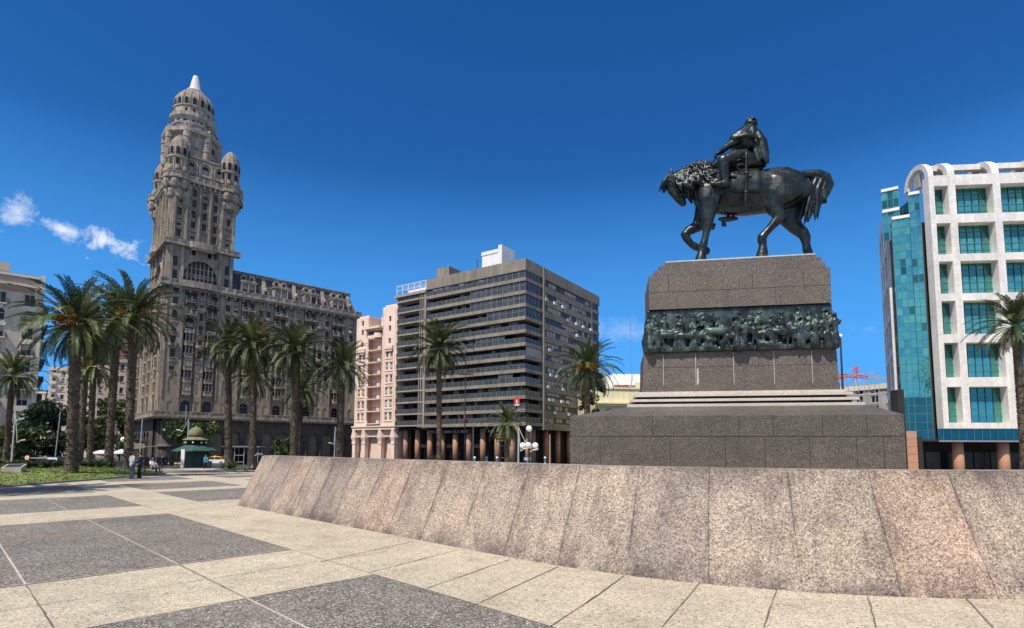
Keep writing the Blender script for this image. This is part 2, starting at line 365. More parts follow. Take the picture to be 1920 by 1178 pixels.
mat('shaded_arcade_stone', (0.095, 0.08, 0.064), 0.8, 0.25, 0.3, 0.15, 3, 0.3)  # darker copy of the palace stone, with the arcade's deep shade in its colour
mat('salvo_dome', (0.29, 0.225, 0.17), 0.8, 0.2, 0.3, 0.15, 3, 0.45)
mat('slate', (0.055, 0.055, 0.062), 0.6, 0.25, 0.5, 0.2, 6)
mat('pale_cone', (0.52, 0.48, 0.42), 0.7, 0.08, 0.4, 0.08, 3)
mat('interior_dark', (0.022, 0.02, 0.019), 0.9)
mat('arcade_inner', (0.05, 0.043, 0.036), 0.9, 0.3, 0.4)  # darkened too, so the shade inside the arcade sits in the colour
glass('dark_glass', (0.014, 0.016, 0.019), 0.12, spec=0.3); glass('curtain_glass', (0.055, 0.06, 0.058), 0.22, spec=0.3)
mat('blind', (0.34, 0.31, 0.26), 0.7, 0.1, 0.5); mat('white_frame', (0.55, 0.53, 0.48), 0.6, 0.08, 1.0); mat('wood_frame', (0.16, 0.11, 0.075), 0.6, 0.15, 1.0)
mat('concrete_brown', (0.25, 0.215, 0.165), 0.85, 0.16, 0.2, 0.12, 3, 0.25); mat('concrete_pale', (0.36, 0.31, 0.25), 0.85, 0.12, 0.2, 0.1, 3, 0.25)
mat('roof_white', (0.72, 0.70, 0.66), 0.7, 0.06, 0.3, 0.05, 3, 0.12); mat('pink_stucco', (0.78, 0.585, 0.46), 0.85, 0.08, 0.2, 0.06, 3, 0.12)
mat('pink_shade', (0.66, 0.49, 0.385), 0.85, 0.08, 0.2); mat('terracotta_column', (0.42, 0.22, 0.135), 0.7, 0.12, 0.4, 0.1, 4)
mat('marble', (0.70, 0.65, 0.585), 0.5, 0.09, 0.35, 0.10, 2.2, 0.16); mat('marble_joint', (0.42, 0.385, 0.34), 0.7)
glass('teal_glass', (0.12, 0.48, 0.42), 0.03, 0.92, wav=0.09, var=0.08); glass('deep_teal_glass', (0.045, 0.21, 0.19), 0.03, 0.9, wav=0.03, var=0.1)
mat('grey_metal', (0.30, 0.31, 0.32), 0.45, 0.1, 1, metal=0.6); mat('mullion_metal', (0.11, 0.16, 0.165), 0.5, 0.1, 1, metal=0.4); mat('dark_metal', (0.03, 0.032, 0.033), 0.5)
mat('galvanised', (0.42, 0.43, 0.42), 0.5, 0.1, 1, metal=0.3); mat('white_paint', (0.75, 0.74, 0.71), 0.5, 0.06, 1); mat('black_paint', (0.02, 0.02, 0.021), 0.45)
mat('green_paint', (0.035, 0.085, 0.065), 0.5, 0.2, 1); mat('green_roof', (0.035, 0.085, 0.065), 0.55, 0.2, 1); mat('olive_dome', (0.17, 0.165, 0.075), 0.7, 0.25, 1.5)
mat('red_paint', (0.55, 0.03, 0.02), 0.5); mat('yellow_paint', (0.75, 0.46, 0.02), 0.4); mat('blue_paint', (0.02, 0.10, 0.35), 0.5); mat('orange_paint', (0.6, 0.2, 0.04), 0.5)
mat('cream_stucco', (0.55, 0.47, 0.36), 0.85, 0.1, 0.2, 0.08, 3, 0.22); mat('cream_light', (0.66, 0.59, 0.47), 0.85, 0.1, 0.3, 0.08, 3, 0.15); mat('mauve_panel', (0.33, 0.24, 0.20), 0.85, 0.15, 0.3)
mat('yellow_stucco', (0.72, 0.64, 0.40), 0.85, 0.07, 0.2, 0.06, 3, 0.12); mat('grey_stucco', (0.34, 0.32, 0.29), 0.85, 0.12, 0.2, 0.1, 3, 0.2); mat('brick_red', (0.27, 0.115, 0.075), 0.85, 0.15, 0.5, 0.2, 8)
mat('tan_stucco', (0.46, 0.385, 0.28), 0.85, 0.12, 0.2, 0.1, 3, 0.25)
mat('palm_trunk', (0.10, 0.075, 0.052), 0.95, 0.3, 2.0, 0.45, 9, bump=0.8); mat('bark', (0.11, 0.085, 0.06), 0.95, 0.25, 2, 0.3, 10, bump=0.6)
def leaf_mat(name, col, trans=0.25, rough=0.45):
    m, nt, N, L, B = node_mat(name); v = mapped(N, L)
    c = mix(N, L, 'MULTIPLY', 1.0, col, ramp(N, L, noise(N, L, v, 1.1, 3), [(0.3, 0.7), (0.7, 1.3)]))
    L.new(c, B.inputs['Base Color']); B.inputs['Roughness'].default_value = rough; B.inputs['Specular IOR Level'].default_value = 0.3
    tr = N.new('ShaderNodeBsdfTranslucent'); L.new(c, tr.inputs[0]); ms = N.new('ShaderNodeMixShader'); ms.inputs[0].default_value = trans
    L.new(B.outputs[0], ms.inputs[1]); L.new(tr.outputs[0], ms.inputs[2]); L.new(ms.outputs[0], N['Material Output'].inputs[0]); MATS[name] = m
leaf_mat('frond_dark', (0.034, 0.052, 0.018), 0.12, 0.5); leaf_mat('frond_mid', (0.075, 0.10, 0.032), 0.12, 0.5); leaf_mat('frond_pale', (0.17, 0.175, 0.065), 0.15, 0.5); leaf_mat('frond_dry', (0.13, 0.10, 0.05), 0.15)
leaf_mat('fruit', (0.48, 0.20, 0.025), 0.1); leaf_mat('leaf_green', (0.06, 0.10, 0.028), 0.3); leaf_mat('leaf_light', (0.11, 0.15, 0.035), 0.35); leaf_mat('leaf_dark', (0.022, 0.04, 0.018), 0.2)
leaf_mat('grass', (0.12, 0.165, 0.034), 0.3, 0.6); leaf_mat('grass_dry', (0.16, 0.16, 0.05), 0.3, 0.6)
mat('lawn_soil', (0.13, 0.17, 0.04), 0.95, 0.35, 0.35, 0.3, 6)
mat('skin', (0.30, 0.17, 0.11), 0.6); mat('hair', (0.015, 0.012, 0.01), 0.6); mat('cloth_grey', (0.40, 0.42, 0.45), 0.85); mat('cloth_navy', (0.02, 0.028, 0.055), 0.85); mat('cloth_jeans', (0.045, 0.06, 0.09), 0.85)
mat('cloth_black', (0.014, 0.014, 0.016), 0.85); mat('cloth_white', (0.72, 0.70, 0.68), 0.85); mat('cloth_blue', (0.02, 0.22, 0.50), 0.8); mat('cloth_red', (0.4, 0.04, 0.03), 0.8); mat('shoe', (0.02, 0.018, 0.016), 0.6)
mat('tyre', (0.015, 0.015, 0.015), 0.9); mat('car_dark', (0.02, 0.025, 0.035), 0.3); mat('globe', (0.82, 0.81, 0.78), 0.35); mat('sign_blue', (0.03, 0.13, 0.22), 0.5); mat('ac_white', (0.60, 0.59, 0.56), 0.6, 0.1, 2)
mat('lead_edge', (0.42, 0.48, 0.45), 0.6, 0.15, 2); mat('plaque', (0.38, 0.33, 0.26), 0.8)

# ---------------------------------------------------------------- ground, paving bands, road, lawn
TH = rad(-44); E1 = Vector((math.cos(TH), math.sin(TH), 0)); E2 = Vector((-E1.y, E1.x, 0))
def ab(a, b): return E1 * a + E2 * b
def sheet(mb, poly, lift, m=0, step=6.0):
    """a flat sheet laid on the falling ground: cut at the fold lines of gz"""
    bm = bmesh.new(); bm.faces.new([bm.verts.new((p[0], p[1], 0)) for p in poly])
    for Y in [38 + 6*k for k in range(13)]:
        bmesh.ops.bisect_plane(bm, geom=bm.verts[:]+bm.edges[:]+bm.faces[:], plane_co=(0, Y, 0), plane_no=(0, 1, 0))
    bm.verts.index_update(); base = len(mb.v)
    for v in bm.verts: mb.v.append((v.co.x, v.co.y, gz(v.co.y) + lift))
    for f in bm.faces:
        ids = [base + v.index for v in f.verts]
        if f.normal.z < 0: ids = ids[::-1]
        mb.face(ids, m)
    bm.free()
g = MB(); sheet(g, [(-2500, -60), (2500, -60), (2500, 3500), (-2500, 3500)], -0.02); structure(g.build('ground', 'far_paving'))
g = MB(); sheet(g, [(-60, -20), (60, -20), (60, 74), (-60, 74)], 0.0); structure(g.build('plaza_paving', 'light_paving'))
g = MB()
def panel(a0, a1, b0, b1):
    sheet(g, [tuple(ab(a, b)[:2]) for a, b in ((a0, b0), (a1, b0), (a1, b1), (a0, b1))], 0.004)
for a0, a1 in ((-8.1, 6), (-19.75, -11.2), (-28.7, -22.9), (-36.6, -30.8)): panel(a0, a1, -24, 5.15)
for a0, a1 in ((-29.0, -23.2), (-36.1, -30.9), (-43.4, -38.9), (-51, -46)): panel(a0, a1, 7.0, 11.5)
for a0, a1 in ((-36.1, -30.9), (-43.4, -38.9), (-51, -45.9), (-59, -54), (-67, -62)): panel(a0, a1, 13.4, 18.6)
for a0, a1 in ((-51, -45.9), (-59, -54), (-67, -62)): panel(a0, a1, 20.4, 26)
structure(g.build('dark_paving', 'dark_paving'))
g = MB()
def joint(p, q, w=0.018, lift=0.008, m=0):
    p, q = Vector(p), Vector(q); t = (q - p).normalized(); nn = Vector((-t.y, t.x, 0)); k = max(1, int((q-p).length/.22)) if m == 0 else 1; rj = random.Random(int(p.x*100)); o0, w0 = 0.0, w
    for i in range(k):
        o1 = rj.uniform(-.007, .007) if i < k-1 else 0.0; w1 = w*rj.uniform(.45, 1.35) if k > 1 else w; a, b = p+(q-p)*i/k+nn*o0, p+(q-p)*(i+1)/k+nn*o1
        sheet(g, [tuple((a-nn*w0/2)[:2]), tuple((b-nn*w1/2)[:2]), tuple((b+nn*w1/2)[:2]), tuple((a+nn*w0/2)[:2])], lift, m); o0, w0 = o1, w1
for (a, b) in (((1170,1080),(1100,1132)), ((1313,1093),(1241,1177)), ((1456,1106),(1432,1177)), ((1624,1107),(1643,1177)), ((1802,1113),(1862,1177)),
               ((600,1054),(775,1016)), ((693,1074),(857,1032)), ((800,1104),(955,1050)), ((807,1173),(1047,1063)), ((1030,1177),(1120,1117))):
    joint(gnd(*a), gnd(*b), 0.02)
for b in (-5, -3, -0.95, 1.08, 3.12): joint(ab(-30, b), ab(7, b), 0.03, m=1)
for b in (-0.95, 1.08, 3.12): joint(ab(-11.2, b), ab(-8.1, b), 0.02, 0.012)
joint(ab(-30, 5.17), ab(6, 5.17), 0.035, 0.008, 1); joint(ab(-9.65, -9), ab(-9.65, 6.4), 0.014, 0.0125)
for a in (-8.1, -11.2, -19.75, -22.9, -28.7, -30.8): joint(ab(a, -24), ab(a, 5.1), 0.03, 0.012, 1)
structure(g.build('paving_joints', ['joint', 'joint_light']))
# road round the plaza, the avenue running away between the blocks
g = MB(); sheet(g, [(-190, 74), (60, 74), (60, 400), (-190, 400)], 0.004); structure(g.build('road', 'grey_asphalt'))
g = MB(); sheet(g, [(-100, 104), (-84, 111), (-60, 135), (-30, 162), (-26, 158), (-55, 131), (-78, 108), (-92, 100)], 0.12); structure(g.build('pavement', 'far_paving'))

LAWN = [(-60, 16), (-30, 16), (-26.5, 22), (-25.1, 27.4), (-25.1, 31), (-25.0, 34.5), (-25.3, 38), (-26.4, 42), (-28.6, 46.2), (-33, 52), (-40, 60), (-60, 64)]
def kerb(name, pts, w, h, m, label, close=False):
    mb = MB(); n = len(pts)
    for k in range(n if close else n-1):
        p, q = Vector((*pts[k], 0)), Vector((*pts[(k+1) % n], 0)); t = (q-p).normalized(); nn = Vector((-t.y, t.x, 0))*w/2
        a = [p-nn, q-nn, q+nn, p+nn]; z0, z1 = gz(p.y), gz(q.y)
        i = [mb.vert((v.x, v.y, zz - .05)) for v, zz in zip(a, (z0, z1, z1, z0))] + [mb.vert((v.x, v.y, zz + h)) for v, zz in zip(a, (z0, z1, z1, z0))]
        for f in ((4,5,6,7),(0,1,5,4),(1,2,6,5),(2,3,7,6),(3,0,4,7)): mb.face([i[j] for j in f])
    return structure(mb.build(name, m))
kerb('kerb', LAWN[1:-1], 0.16, 0.10, 'kerb_stone', '')
def inside(p, poly):
    c = False; n = len(poly); j = n - 1
    for i in range(n):
        if (poly[i][1] > p[1]) != (poly[j][1] > p[1]) and p[0] < (poly[j][0]-poly[i][0])*(p[1]-poly[i][1])/(poly[j][1]-poly[i][1]) + poly[i][0]: c = not c
        j = i
    return c
def edge_dist(p, poly):
    d = 1e9; n = len(poly)
    for i in range(n):
        a, b = Vector(poly[i]), Vector(poly[(i+1) % n]); ab_ = b-a; t = max(0, min(1, (Vector(p)-a).dot(ab_)/ab_.dot(ab_))); d = min(d, (a+ab_*t-Vector(p)).length)
    return d
def lawn_h(x, y, poly, rise): return gz(y) + 0.05 + rise * min(1.0, edge_dist((x, y), poly) / 6.0)
def lawn(name, poly, rise, tufts, soil='lawn_soil'):
    bm = bmesh.new(); f = bm.faces.new([bm.verts.new((*p, 0)) for p in poly])
    x0, x1 = min(p[0] for p in poly), max(p[0] for p in poly); y0, y1 = min(p[1] for p in poly), max(p[1] for p in poly)
    st = 0.9
    for k in range(1, int((x1-x0)/st)+1): bmesh.ops.bisect_plane(bm, geom=bm.verts[:]+bm.edges[:]+bm.faces[:], plane_co=(x0+k*st, 0, 0), plane_no=(1, 0, 0))
    for k in range(1, int((y1-y0)/st)+1): bmesh.ops.bisect_plane(bm, geom=bm.verts[:]+bm.edges[:]+bm.faces[:], plane_co=(0, y0+k*st, 0), plane_no=(0, 1, 0))
    bmesh.ops.recalc_face_normals(bm, faces=bm.faces[:])
    for v in bm.verts: v.co.z = lawn_h(v.co.x, v.co.y, poly, rise)
    me = bpy.data.meshes.new(name); bm.to_mesh(me); bm.free(); me.materials.append(MATS[soil])
    o = bpy.data.objects.new(name, me); COL.objects.link(o); structure(o)
    mb = MB(); rng = random.Random(3); n = 0
    while n < tufts:
        p = (rng.uniform(x0, x1), rng.uniform(y0, y1))
        if not inside(p, poly): continue
        n += 1; z = lawn_h(p[0], p[1], poly, rise)
        for _ in range(3):
            a = rng.uniform(0, 6.28); h = rng.uniform(.03, .075); w = rng.uniform(.03, .06); lx, ly = rng.uniform(-.06, .06), rng.uniform(-.06, .06)
            c, s_ = math.cos(a)*w, math.sin(a)*w; x, y = p[0]+rng.uniform(-.1, .1), p[1]+rng.uniform(-.1, .1)
            mb.poly([(x-c, y-s_, z-.01), (x+c, y+s_, z-.01), (x+lx, y+ly, z+h)], 1 if rng.random() < .25 else 0)
    g = mb.build('grass', ['grass', 'grass_dry'])
    return tag(g, None or 'short green grass covering the palm lawn beside the plaza' if rise > .2 else 'patchy low grass in the far bed by the kiosk', 'grass', kind='stuff')
lawn('lawn_ground', LAWN, 0.55, 26000)
BED = [(-35.5, 68), (-33.5, 63), (-27.5, 57.5), (-17, 57), (-10, 60), (-14, 72), (-30, 74)]
lawn('bed_ground', BED, 0.15, 7000)
kerb('bed_kerb', BED, 0.14, 0.08, 'kerb_stone', '', True)

# ---------------------------------------------------------------- the sloping granite wall round the monument
def granite_wall():
    t1 = Vector((0.731, -0.682)); t2 = Vector((0.682, 0.731)); L0 = Vector((-9.67, 19.8)); corner = L0 + t1 * 23.4; R = 10.0
    n1 = Vector((0.682, 0.731)); cc = corner - t1 * R + n1 * R
    path = [L0]; k = 20
    for i in range(1, 22): path.append(L0 + t1 * (13.4 * i / 22))
    for i in range(k+1):
        a = math.pi/2 * i / k; path.append(cc + (-n1 * math.cos(a) + t1 * math.sin(a)) * R)
    e2 = corner + t2 * 17
    for i in range(1, 9): path.append(path[21+k+1] + (e2 - path[21+k+1]) * (i / 8)) if i < 8 else path.append(e2)
    H, INS = 1.75, 0.82; n = len(path)
    def normal(i):
        if i == 0: return Vector((-t1.y, t1.x))
        if i == n-1: return Vector((-t2.y, t2.x))
        p, q, r = path[i-1], path[i], path[(i+1) % n]; a = (q-p).normalized(); b = (r-q).normalized()
        na = Vector((-a.y, a.x)); nb = Vector((-b.y, b.x)); s = na + nb; return s / (s.dot(na)) if s.length > .1 else na
    nor = [normal(i) for i in range(n)]
    me_v, me_f, uvs = [], [], []
    u = [0.0]
    for i in range(n): u.append(u[-1] + (path[(i+1) % n] - path[i]).length / 1.30)
    rings = [(0.0, -0.02), (0.0, 0.0), (INS, H), (INS + .42, H + .004), (INS + .47, 0.0)]
    for off, z in rings:
        for i in range(n): q = path[i] + nor[i]*off; me_v.append((q.x, q.y, z))
    for r in range(len(rings)-1):
        v0, v1 = (0, 1, 2, 3, 4)[r], (0, 1, 2, 3, 4)[r+1]; vv = {0: 0.0, 1: 0.0, 2: 1.0, 3: 0.6, 4: 0.5}
        for i in range(n-1):
            j = i+1; me_f.append((r*n+i, r*n+j, (r+1)*n+j, (r+1)*n+i))
            uvs += [(u[i], vv[v0]), (u[i+1], vv[v0]), (u[i+1], vv[v1]), (u[i], vv[v1])]
    for i in (0, n-1): me_f.append(tuple(r*n+i for r in range(5))[::1 if i else -1]); uvs += [(u[i], .5)]*5
    me = bpy.data.meshes.new('granite_wall'); me.from_pydata(me_v, [], me_f); uvl = me.uv_layers.new(name='UVMap')
    for k_, c in enumerate(uvs): uvl.data[k_].uv = c
    me.materials.append(MATS['wall_granite']); o = bpy.data.objects.new('granite_wall', me); COL.objects.link(o)
    tag(o, 'low sloping wall of speckled pinkish granite slabs curving round the monument', 'wall')
granite_wall()

# ---------------------------------------------------------------- the monument: pedestal
PE = (0.983, -0.183); PD = at(1384, 600, 24.2); PRZ = math.atan2(-0.183, 0.983)
ped = thing('monument_pedestal', 'stepped dark granite pedestal with a bronze relief band, carrying the horseman statue', 'pedestal', (PD.x, PD.y, 0), PRZ)
DEPTH = 3.4
def slab_lines(mb, x0, x1, y, z0, z1, xs, m):   # open joints between the granite blocks, 3 mm proud of the face
    for x in xs: mb.box(x-.011, x+.011, y-.003, y+.01, z0, z1, m)
def tier(mb, hw0, hw1, z0, z1, setb, m=0, c=0.0, cham=0.03):
    y0, y1 = setb, DEPTH - setb
    mb.prism([(c-hw0, y0), (c+hw0, y0), (c+hw0, y1), (c-hw0, y1)], z0, z1, m)
mb = MB(); bx0, bx1, by = -7.31, 5.50, -1.92
mb.box(bx0, bx1, by, 5.2, 0, 2.54); mb.box(bx0+.02, bx1-.02, by+.02, 5.18, 2.54, 2.57); mb.box(bx0, bx1, by, 5.2, 2.57, 3.40)
i = [mb.vert(p) for p in ((bx0,by,3.40),(bx1,by,3.40),(bx1,5.2,3.40),(bx0,5.2,3.40),(-5.0,-.75,3.86),(4.85,-.75,3.86),(4.85,4.15,3.86),(-5.0,4.15,3.86))]
for q in ((4,5,6,7),(0,1,5,4),(1,2,6,5),(2,3,7,6),(3,0,4,7)): mb.face([i[k] for k in q])
slab_lines(mb, 0, 0, by, 2.57, 3.40, (-3.9, 2.9-.3, 1.0-.2, -.3-.2, 4.2), 1); slab_lines(mb, 0, 0, by, 0, 2.54, (-6.05, -3.2, -1.05, .45, 2.1, 3.8, 4.75), 1)
mb.build('base_block', ['base_granite', 'interior_dark'], ped)
for k, (hw, z0, z1, y) in enumerate(((4.78, 3.87, 3.99, -.66), (4.64, 4.11, 4.22, -.50), (4.47, 4.34, 4.45, -.36))):
    mb = MB(); c = -.1
    mb.box(c-hw, c+hw, y, DEPTH-y, z0, z1); mb.box(c-hw+.3, c+hw-.3, y+.5, DEPTH-y-.5, z1, z1+.12, 1)  # near-black recess: shadow under the overhanging step put into its colour
    mb.build('step', ['step_granite', 'interior_dark'], ped)
mb = MB()
mb.box(-4.2, 4.0, -.02, DEPTH+.02, 4.56, 4.86); mb.box(-4.34, 4.14, -.2, DEPTH+.2, 4.45, 4.57, 1)
pts0 = [(-4.16, 0), (3.98, 0), (3.98, DEPTH), (-4.16, DEPTH)]; pts1 = [(-4.1, .03), (3.95, .03), (3.95, DEPTH-.03), (-4.1, DEPTH-.03)]
mb.prism(pts0, 4.86, 6.36, 0, pts1)
for x in (-3.25, -1.85, -.25, 1.42, 2.95): mb.box(x-.009, x+.009, -.004, .03, 4.87, 6.3, 1)
mb.box(-3.95, 3.9, .012, .02, 5.68, 5.695, 2)
mb.box(-1.80, -1.74, -.005, .03, 4.9, 5.6, 1)
mb.build('plinth', ['die_granite', 'step_granite', 'interior_dark'], ped)
mb = MB()
mb.prism([(-3.82, .0), (3.84, .0), (3.84, DEPTH), (-3.82, DEPTH)], 8.36, 9.93)
mb.prism([(-3.55, .18), (3.72, .18), (3.72, DEPTH-.18), (-3.55, DEPTH-.18)], 9.93, 10.24)
mb.prism([(-3.30, .32), (3.62, .32), (3.62, DEPTH-.32), (-3.30, DEPTH-.32)], 10.24, 10.52)
for z, xs in ((9.15, ()),): mb.box(-3.8, 3.82, -.003, .01, z-.008, z+.008, 1)
for x in (-2.95, .65, 2.75): mb.box(x-.008, x+.008, -.003, .01, 9.16, 9.9, 1)
for x in (-2.6, -.4, 1.6): mb.box(x-.008, x+.008, -.003, .01, 8.4, 9.14, 1)
mb.build('pedestal_block', ['die_granite', 'interior_dark'], ped)
mb = MB(); mb.prism([(-3.02, .45), (3.46, .45), (3.46, DEPTH-.45), (-3.02, DEPTH-.45)], 10.52, 10.68); mb.prism([(-3.0, .5), (3.43, .5), (3.43, DEPTH-.5), (-3.0, DEPTH-.5)], 10.68, 10.75, 1)
mb.build('top_slab', ['die_granite', 'lead_edge'], ped)

# bronze relief band: crowd of riders, walkers, oxen and a covered cart on both ends and the front
def frieze():
    mb = MB(); rng = random.Random(11); z0, z1 = 6.40, 8.34
    mb.box(-3.9, 3.88, 0.10, DEPTH-.1, z0, z1)
    mb.box(-4.0, 3.94, -.16, DEPTH+.1, z0-.03, z0+.09)
    for k in range(46):
        x = -4.0 + 8.0*k/45; chain(mb, [(x, -.05, z0+.08, .12), (x+rng.uniform(-.2, .2), -.12, z0+.12+rng.uniform(0, .14), .08)], 8)
    def fig(x, y, zb, h, lean=0.0, arm=None, skirt=False):
        hip = Vector((x, y, zb + h*.5)); sh = hip + Vector((lean*h*.3, -.02, h*.31)); hd = sh + Vector((lean*h*.1, -.03, h*.14)); w = h*.075
        sp = rng.uniform(.05, .14)*h
        if skirt: chain(mb, [(x, y, zb+.05, h*.16), (x+lean*.1, y, zb+h*.3, h*.12), (hip.x, hip.y, hip.z, w*1.1)], 10)
        else:
            chain(mb, [(x-sp, y+.03, zb, w*.55), (x-sp*.7, y-.02, zb+h*.26, w*.72), (hip.x-.03, hip.y, hip.z, w*.95)], 8)
            chain(mb, [(x+sp, y-.03, zb, w*.55), (x+sp*.8, y-.05, zb+h*.26, w*.72), (hip.x+.03, hip.y, hip.z, w*.95)], 8)
        chain(mb, [(hip.x, hip.y, hip.z, w*1.2), ((hip.x+sh.x)/2, hip.y, (hip.z+sh.z)/2, w*1.25), (sh.x, sh.y, sh.z, w*1.45, w*1.1)], 10)
        chain(mb, [(hd.x, hd.y, hd.z-h*.03, w*.75), (hd.x, hd.y, hd.z+h*.03, w*.85)], 8)
        if rng.random() < .5: chain(mb, [(hd.x-w*1.3, hd.y, hd.z+h*.045, w*.2, w*1.2), (hd.x+w*1.3, hd.y, hd.z+h*.045, w*.2, w*1.2)], 8)
        for s in (-1, 1):
            el = sh + Vector((s*w*1.7 + (arm or 0)*w, -.05, -h*.14)); ha = el + Vector((rng.uniform(-.12, .16)*h, -.05, rng.uniform(-.13, .12)*h))
            chain(mb, [(sh.x+s*w*1.2, sh.y, sh.z, w*.55), (el.x, el.y, el.z, w*.45), (ha.x, ha.y, ha.z, w*.38)], 7)
        if rng.random() < .3: chain(mb, [(x+.15, y-.05, zb+h*.2, .018), (x+.15+rng.uniform(-.3, .3), y-.02, zb+h*1.15, .014)], 6)
    def beast(x, y, zb, L, d, rider=True, head=0.3):
        h = L*.62; bz = zb + h
        chain(mb, [(x-d*L*.42, y, bz, L*.16, .13), (x-d*L*.15, y-.05, bz-.03, L*.17, .16), (x+d*L*.2, y-.05, bz-.01, L*.165, .16), (x+d*L*.4, y, bz+.02, L*.15, .14)], 10)
        chain(mb, [(x+d*L*.38, y, bz+.05, L*.13, .1), (x+d*L*.58, y-.02, bz+L*head, L*.085, .08), (x+d*L*.74, y-.03, bz+L*head*.75, L*.07, .07), (x+d*L*.9, y-.03, bz+L*(head*.75-.2), L*.045, .05)], 9)
        for s, ph in ((-.36, .1), (-.3, -.12), (.3, .12), (.36, -.05)):
            kx = x+d*s*L + ph*L*.6; chain(mb, [(x+d*s*L, y+.03*s, bz-L*.08, L*.085), (kx, y-.03, zb+h*.42, L*.05), (kx+ph*L*.35, y-.03, zb, L*.045)], 7)
        chain(mb, [(x-d*L*.5, y, bz+.05, .04), (x-d*L*.6, y, bz-.15, .05), (x-d*L*.6, y, bz-.4, .03)], 6)
        if rider: fig(x-d*.02, y-.04, bz-.22, L*.8, lean=.15*d)
    # back rows first, shallow, then the front rows standing proud
    for x, d in ((-3.1, -1), (-.2, -1), (1.0, -1), (1.75, 1), (3.0, -1)): beast(x, .0, z0+.38, .86, d)
    for x in (-3.6, -2.4, -1.15, .45, 2.4, 3.55): fig(x, .03, z0+.55, 1.1, rng.uniform(-.3, .3))
    lathe_y = [(-1.45 + .33*math.cos(a), 7.75 + .36*math.sin(a)) for a in [math.pi*k/10 for k in range(11)]]
    mb.extrude_y(lathe_y + [(-1.12, 7.5), (-1.78, 7.5)], -.12, .12)
    for args in ((-3.0, -.16, z0+.1, 1.0, -1, False), (-2.25, -.16, z0+.12, .9, -1, False), (-.95, -.18, z0+.12, 1.15, -1, False, -.05), (-1.75, -.12, z0+.12, .9, 1, False, .0), (1.75, -.16, z0+.12, 1.0, -1, True, .25)): beast(*args)
    for x, h, sk in ((-3.85, 1.35, True), (-3.5, 1.0, False), (-2.62, 1.1, False), (-1.9, .95, False), (-1.35, .9, False), (-.12, 1.35, True), (.15, 1.25, True), (.62, 1.05, False), (.95, .85, False), (1.3, .75, False), (2.25, 1.15, False), (2.5, 1.25, False), (2.75, 1.15, False), (3.05, 1.3, True), (3.3, 1.2, False), (3.55, 1.3, True), (3.85, 1.35, True)):
        fig(x, -.2, z0+.06, h, rng.uniform(-.35, .35), skirt=sk)
    for k in range(13): x = -3.7 + k*.61 + rng.uniform(-.15, .15); fig(x, -.1, z0+.38+rng.uniform(-.1, .1), rng.uniform(1.0, 1.28), rng.uniform(-.4, .4))
    for k in range(10): x = -3.6 + k*.78 + rng.uniform(-.2, .2); chain(mb, [(x-.25, -.12, z0+rng.uniform(.3, .9), .13), (x, -.2, z0+rng.uniform(.4, .9), .17), (x+.25, -.14, z0+rng.uniform(.3, .8), .12)], 9)
    for k in range(9): x = -3.5 + k*.85 + rng.uniform(-.2, .2); chain(mb, [(x, -.1, z0+1.0, .025), (x+rng.uniform(-.35, .35), -.06, z0+rng.uniform(1.6, 1.85), .018)], 6)
    chain(mb, [(.75, -.2, z0+.25, .1), (1.1, -.25, z0+.2, .12), (1.45, -.2, z0+.12, .09)], 8)
    for k in range(7):
        for X, s in ((-3.86, -1), (3.84, 1)):
            y = .25 + (DEPTH-.5)*k/6; fz = rng.uniform(1.2, 1.6)
            chain(mb, [(X, y-.08, z0+.05, .08), (X, y, z0+fz*.5, .13)], 8); chain(mb, [(X, y, z0+fz*.5, .13), (X+s*.03, y, z0+fz*.8, .16)], 8); chain(mb, [(X+s*.04, y, z0+fz*.93, .085), (X+s*.04, y, z0+fz, .09)], 8)
    o = mb.build('relief_band', 'frieze_bronze', ped); remesh(o, 0.03, 2, 0.4)
frieze()

# ---------------------------------------------------------------- the bronze horseman
SCN = PD + Vector((0.183, 0.983, 0)) * (DEPTH/2); ST_Z = 10.75
statue = thing('equestrian_statue', 'dark green bronze horseman riding a walking horse with bowed head', 'statue', (SCN.x, SCN.y, ST_Z), PRZ)
def st(zx, zy, y=0.0):
    s, z = plane_uz(1200 + zx/3.9275, 200 + zy/3.9275, (SCN.x, SCN.y), PE); return (s, y, z - ST_Z)
ZS = 25.9/1040/3.9275           # metres per pixel of the enlarged photo
def ch(mb, pts, n=14, m=0):     # (zx, zy, r, lateral r, y)
    chain(mb, [(*st(p[0], p[1], p[4] if len(p) > 4 else 0.0), p[2]*ZS*1.0, (p[3] if len(p) > 3 and p[3] else p[2])*ZS) for p in pts], n, m=m)
def hoof(mb, zx, y, top, r=.24):
    x = st(zx, 1050, y)[0]; t = st(zx, top, y)[2]; k = 14; rows = []
    for dx, z, rr in ((.07, t, r*.6), (.04, t*.7, r*.7), (.01, t*.42, r*.95), (-.05, .0, r*1.18), (-.05, .0, .01)):
        rows.append([mb.vert((x+dx+rr*1.12*math.cos(2*math.pi*j/k), y+rr*math.sin(2*math.pi*j/k), z)) for j in range(k)])
    for i in range(4):
        for j in range(k): mb.face((rows[i][(j+1) % k], rows[i][j], rows[i+1][j], rows[i+1][(j+1) % k]))
    mb.face(rows[0])
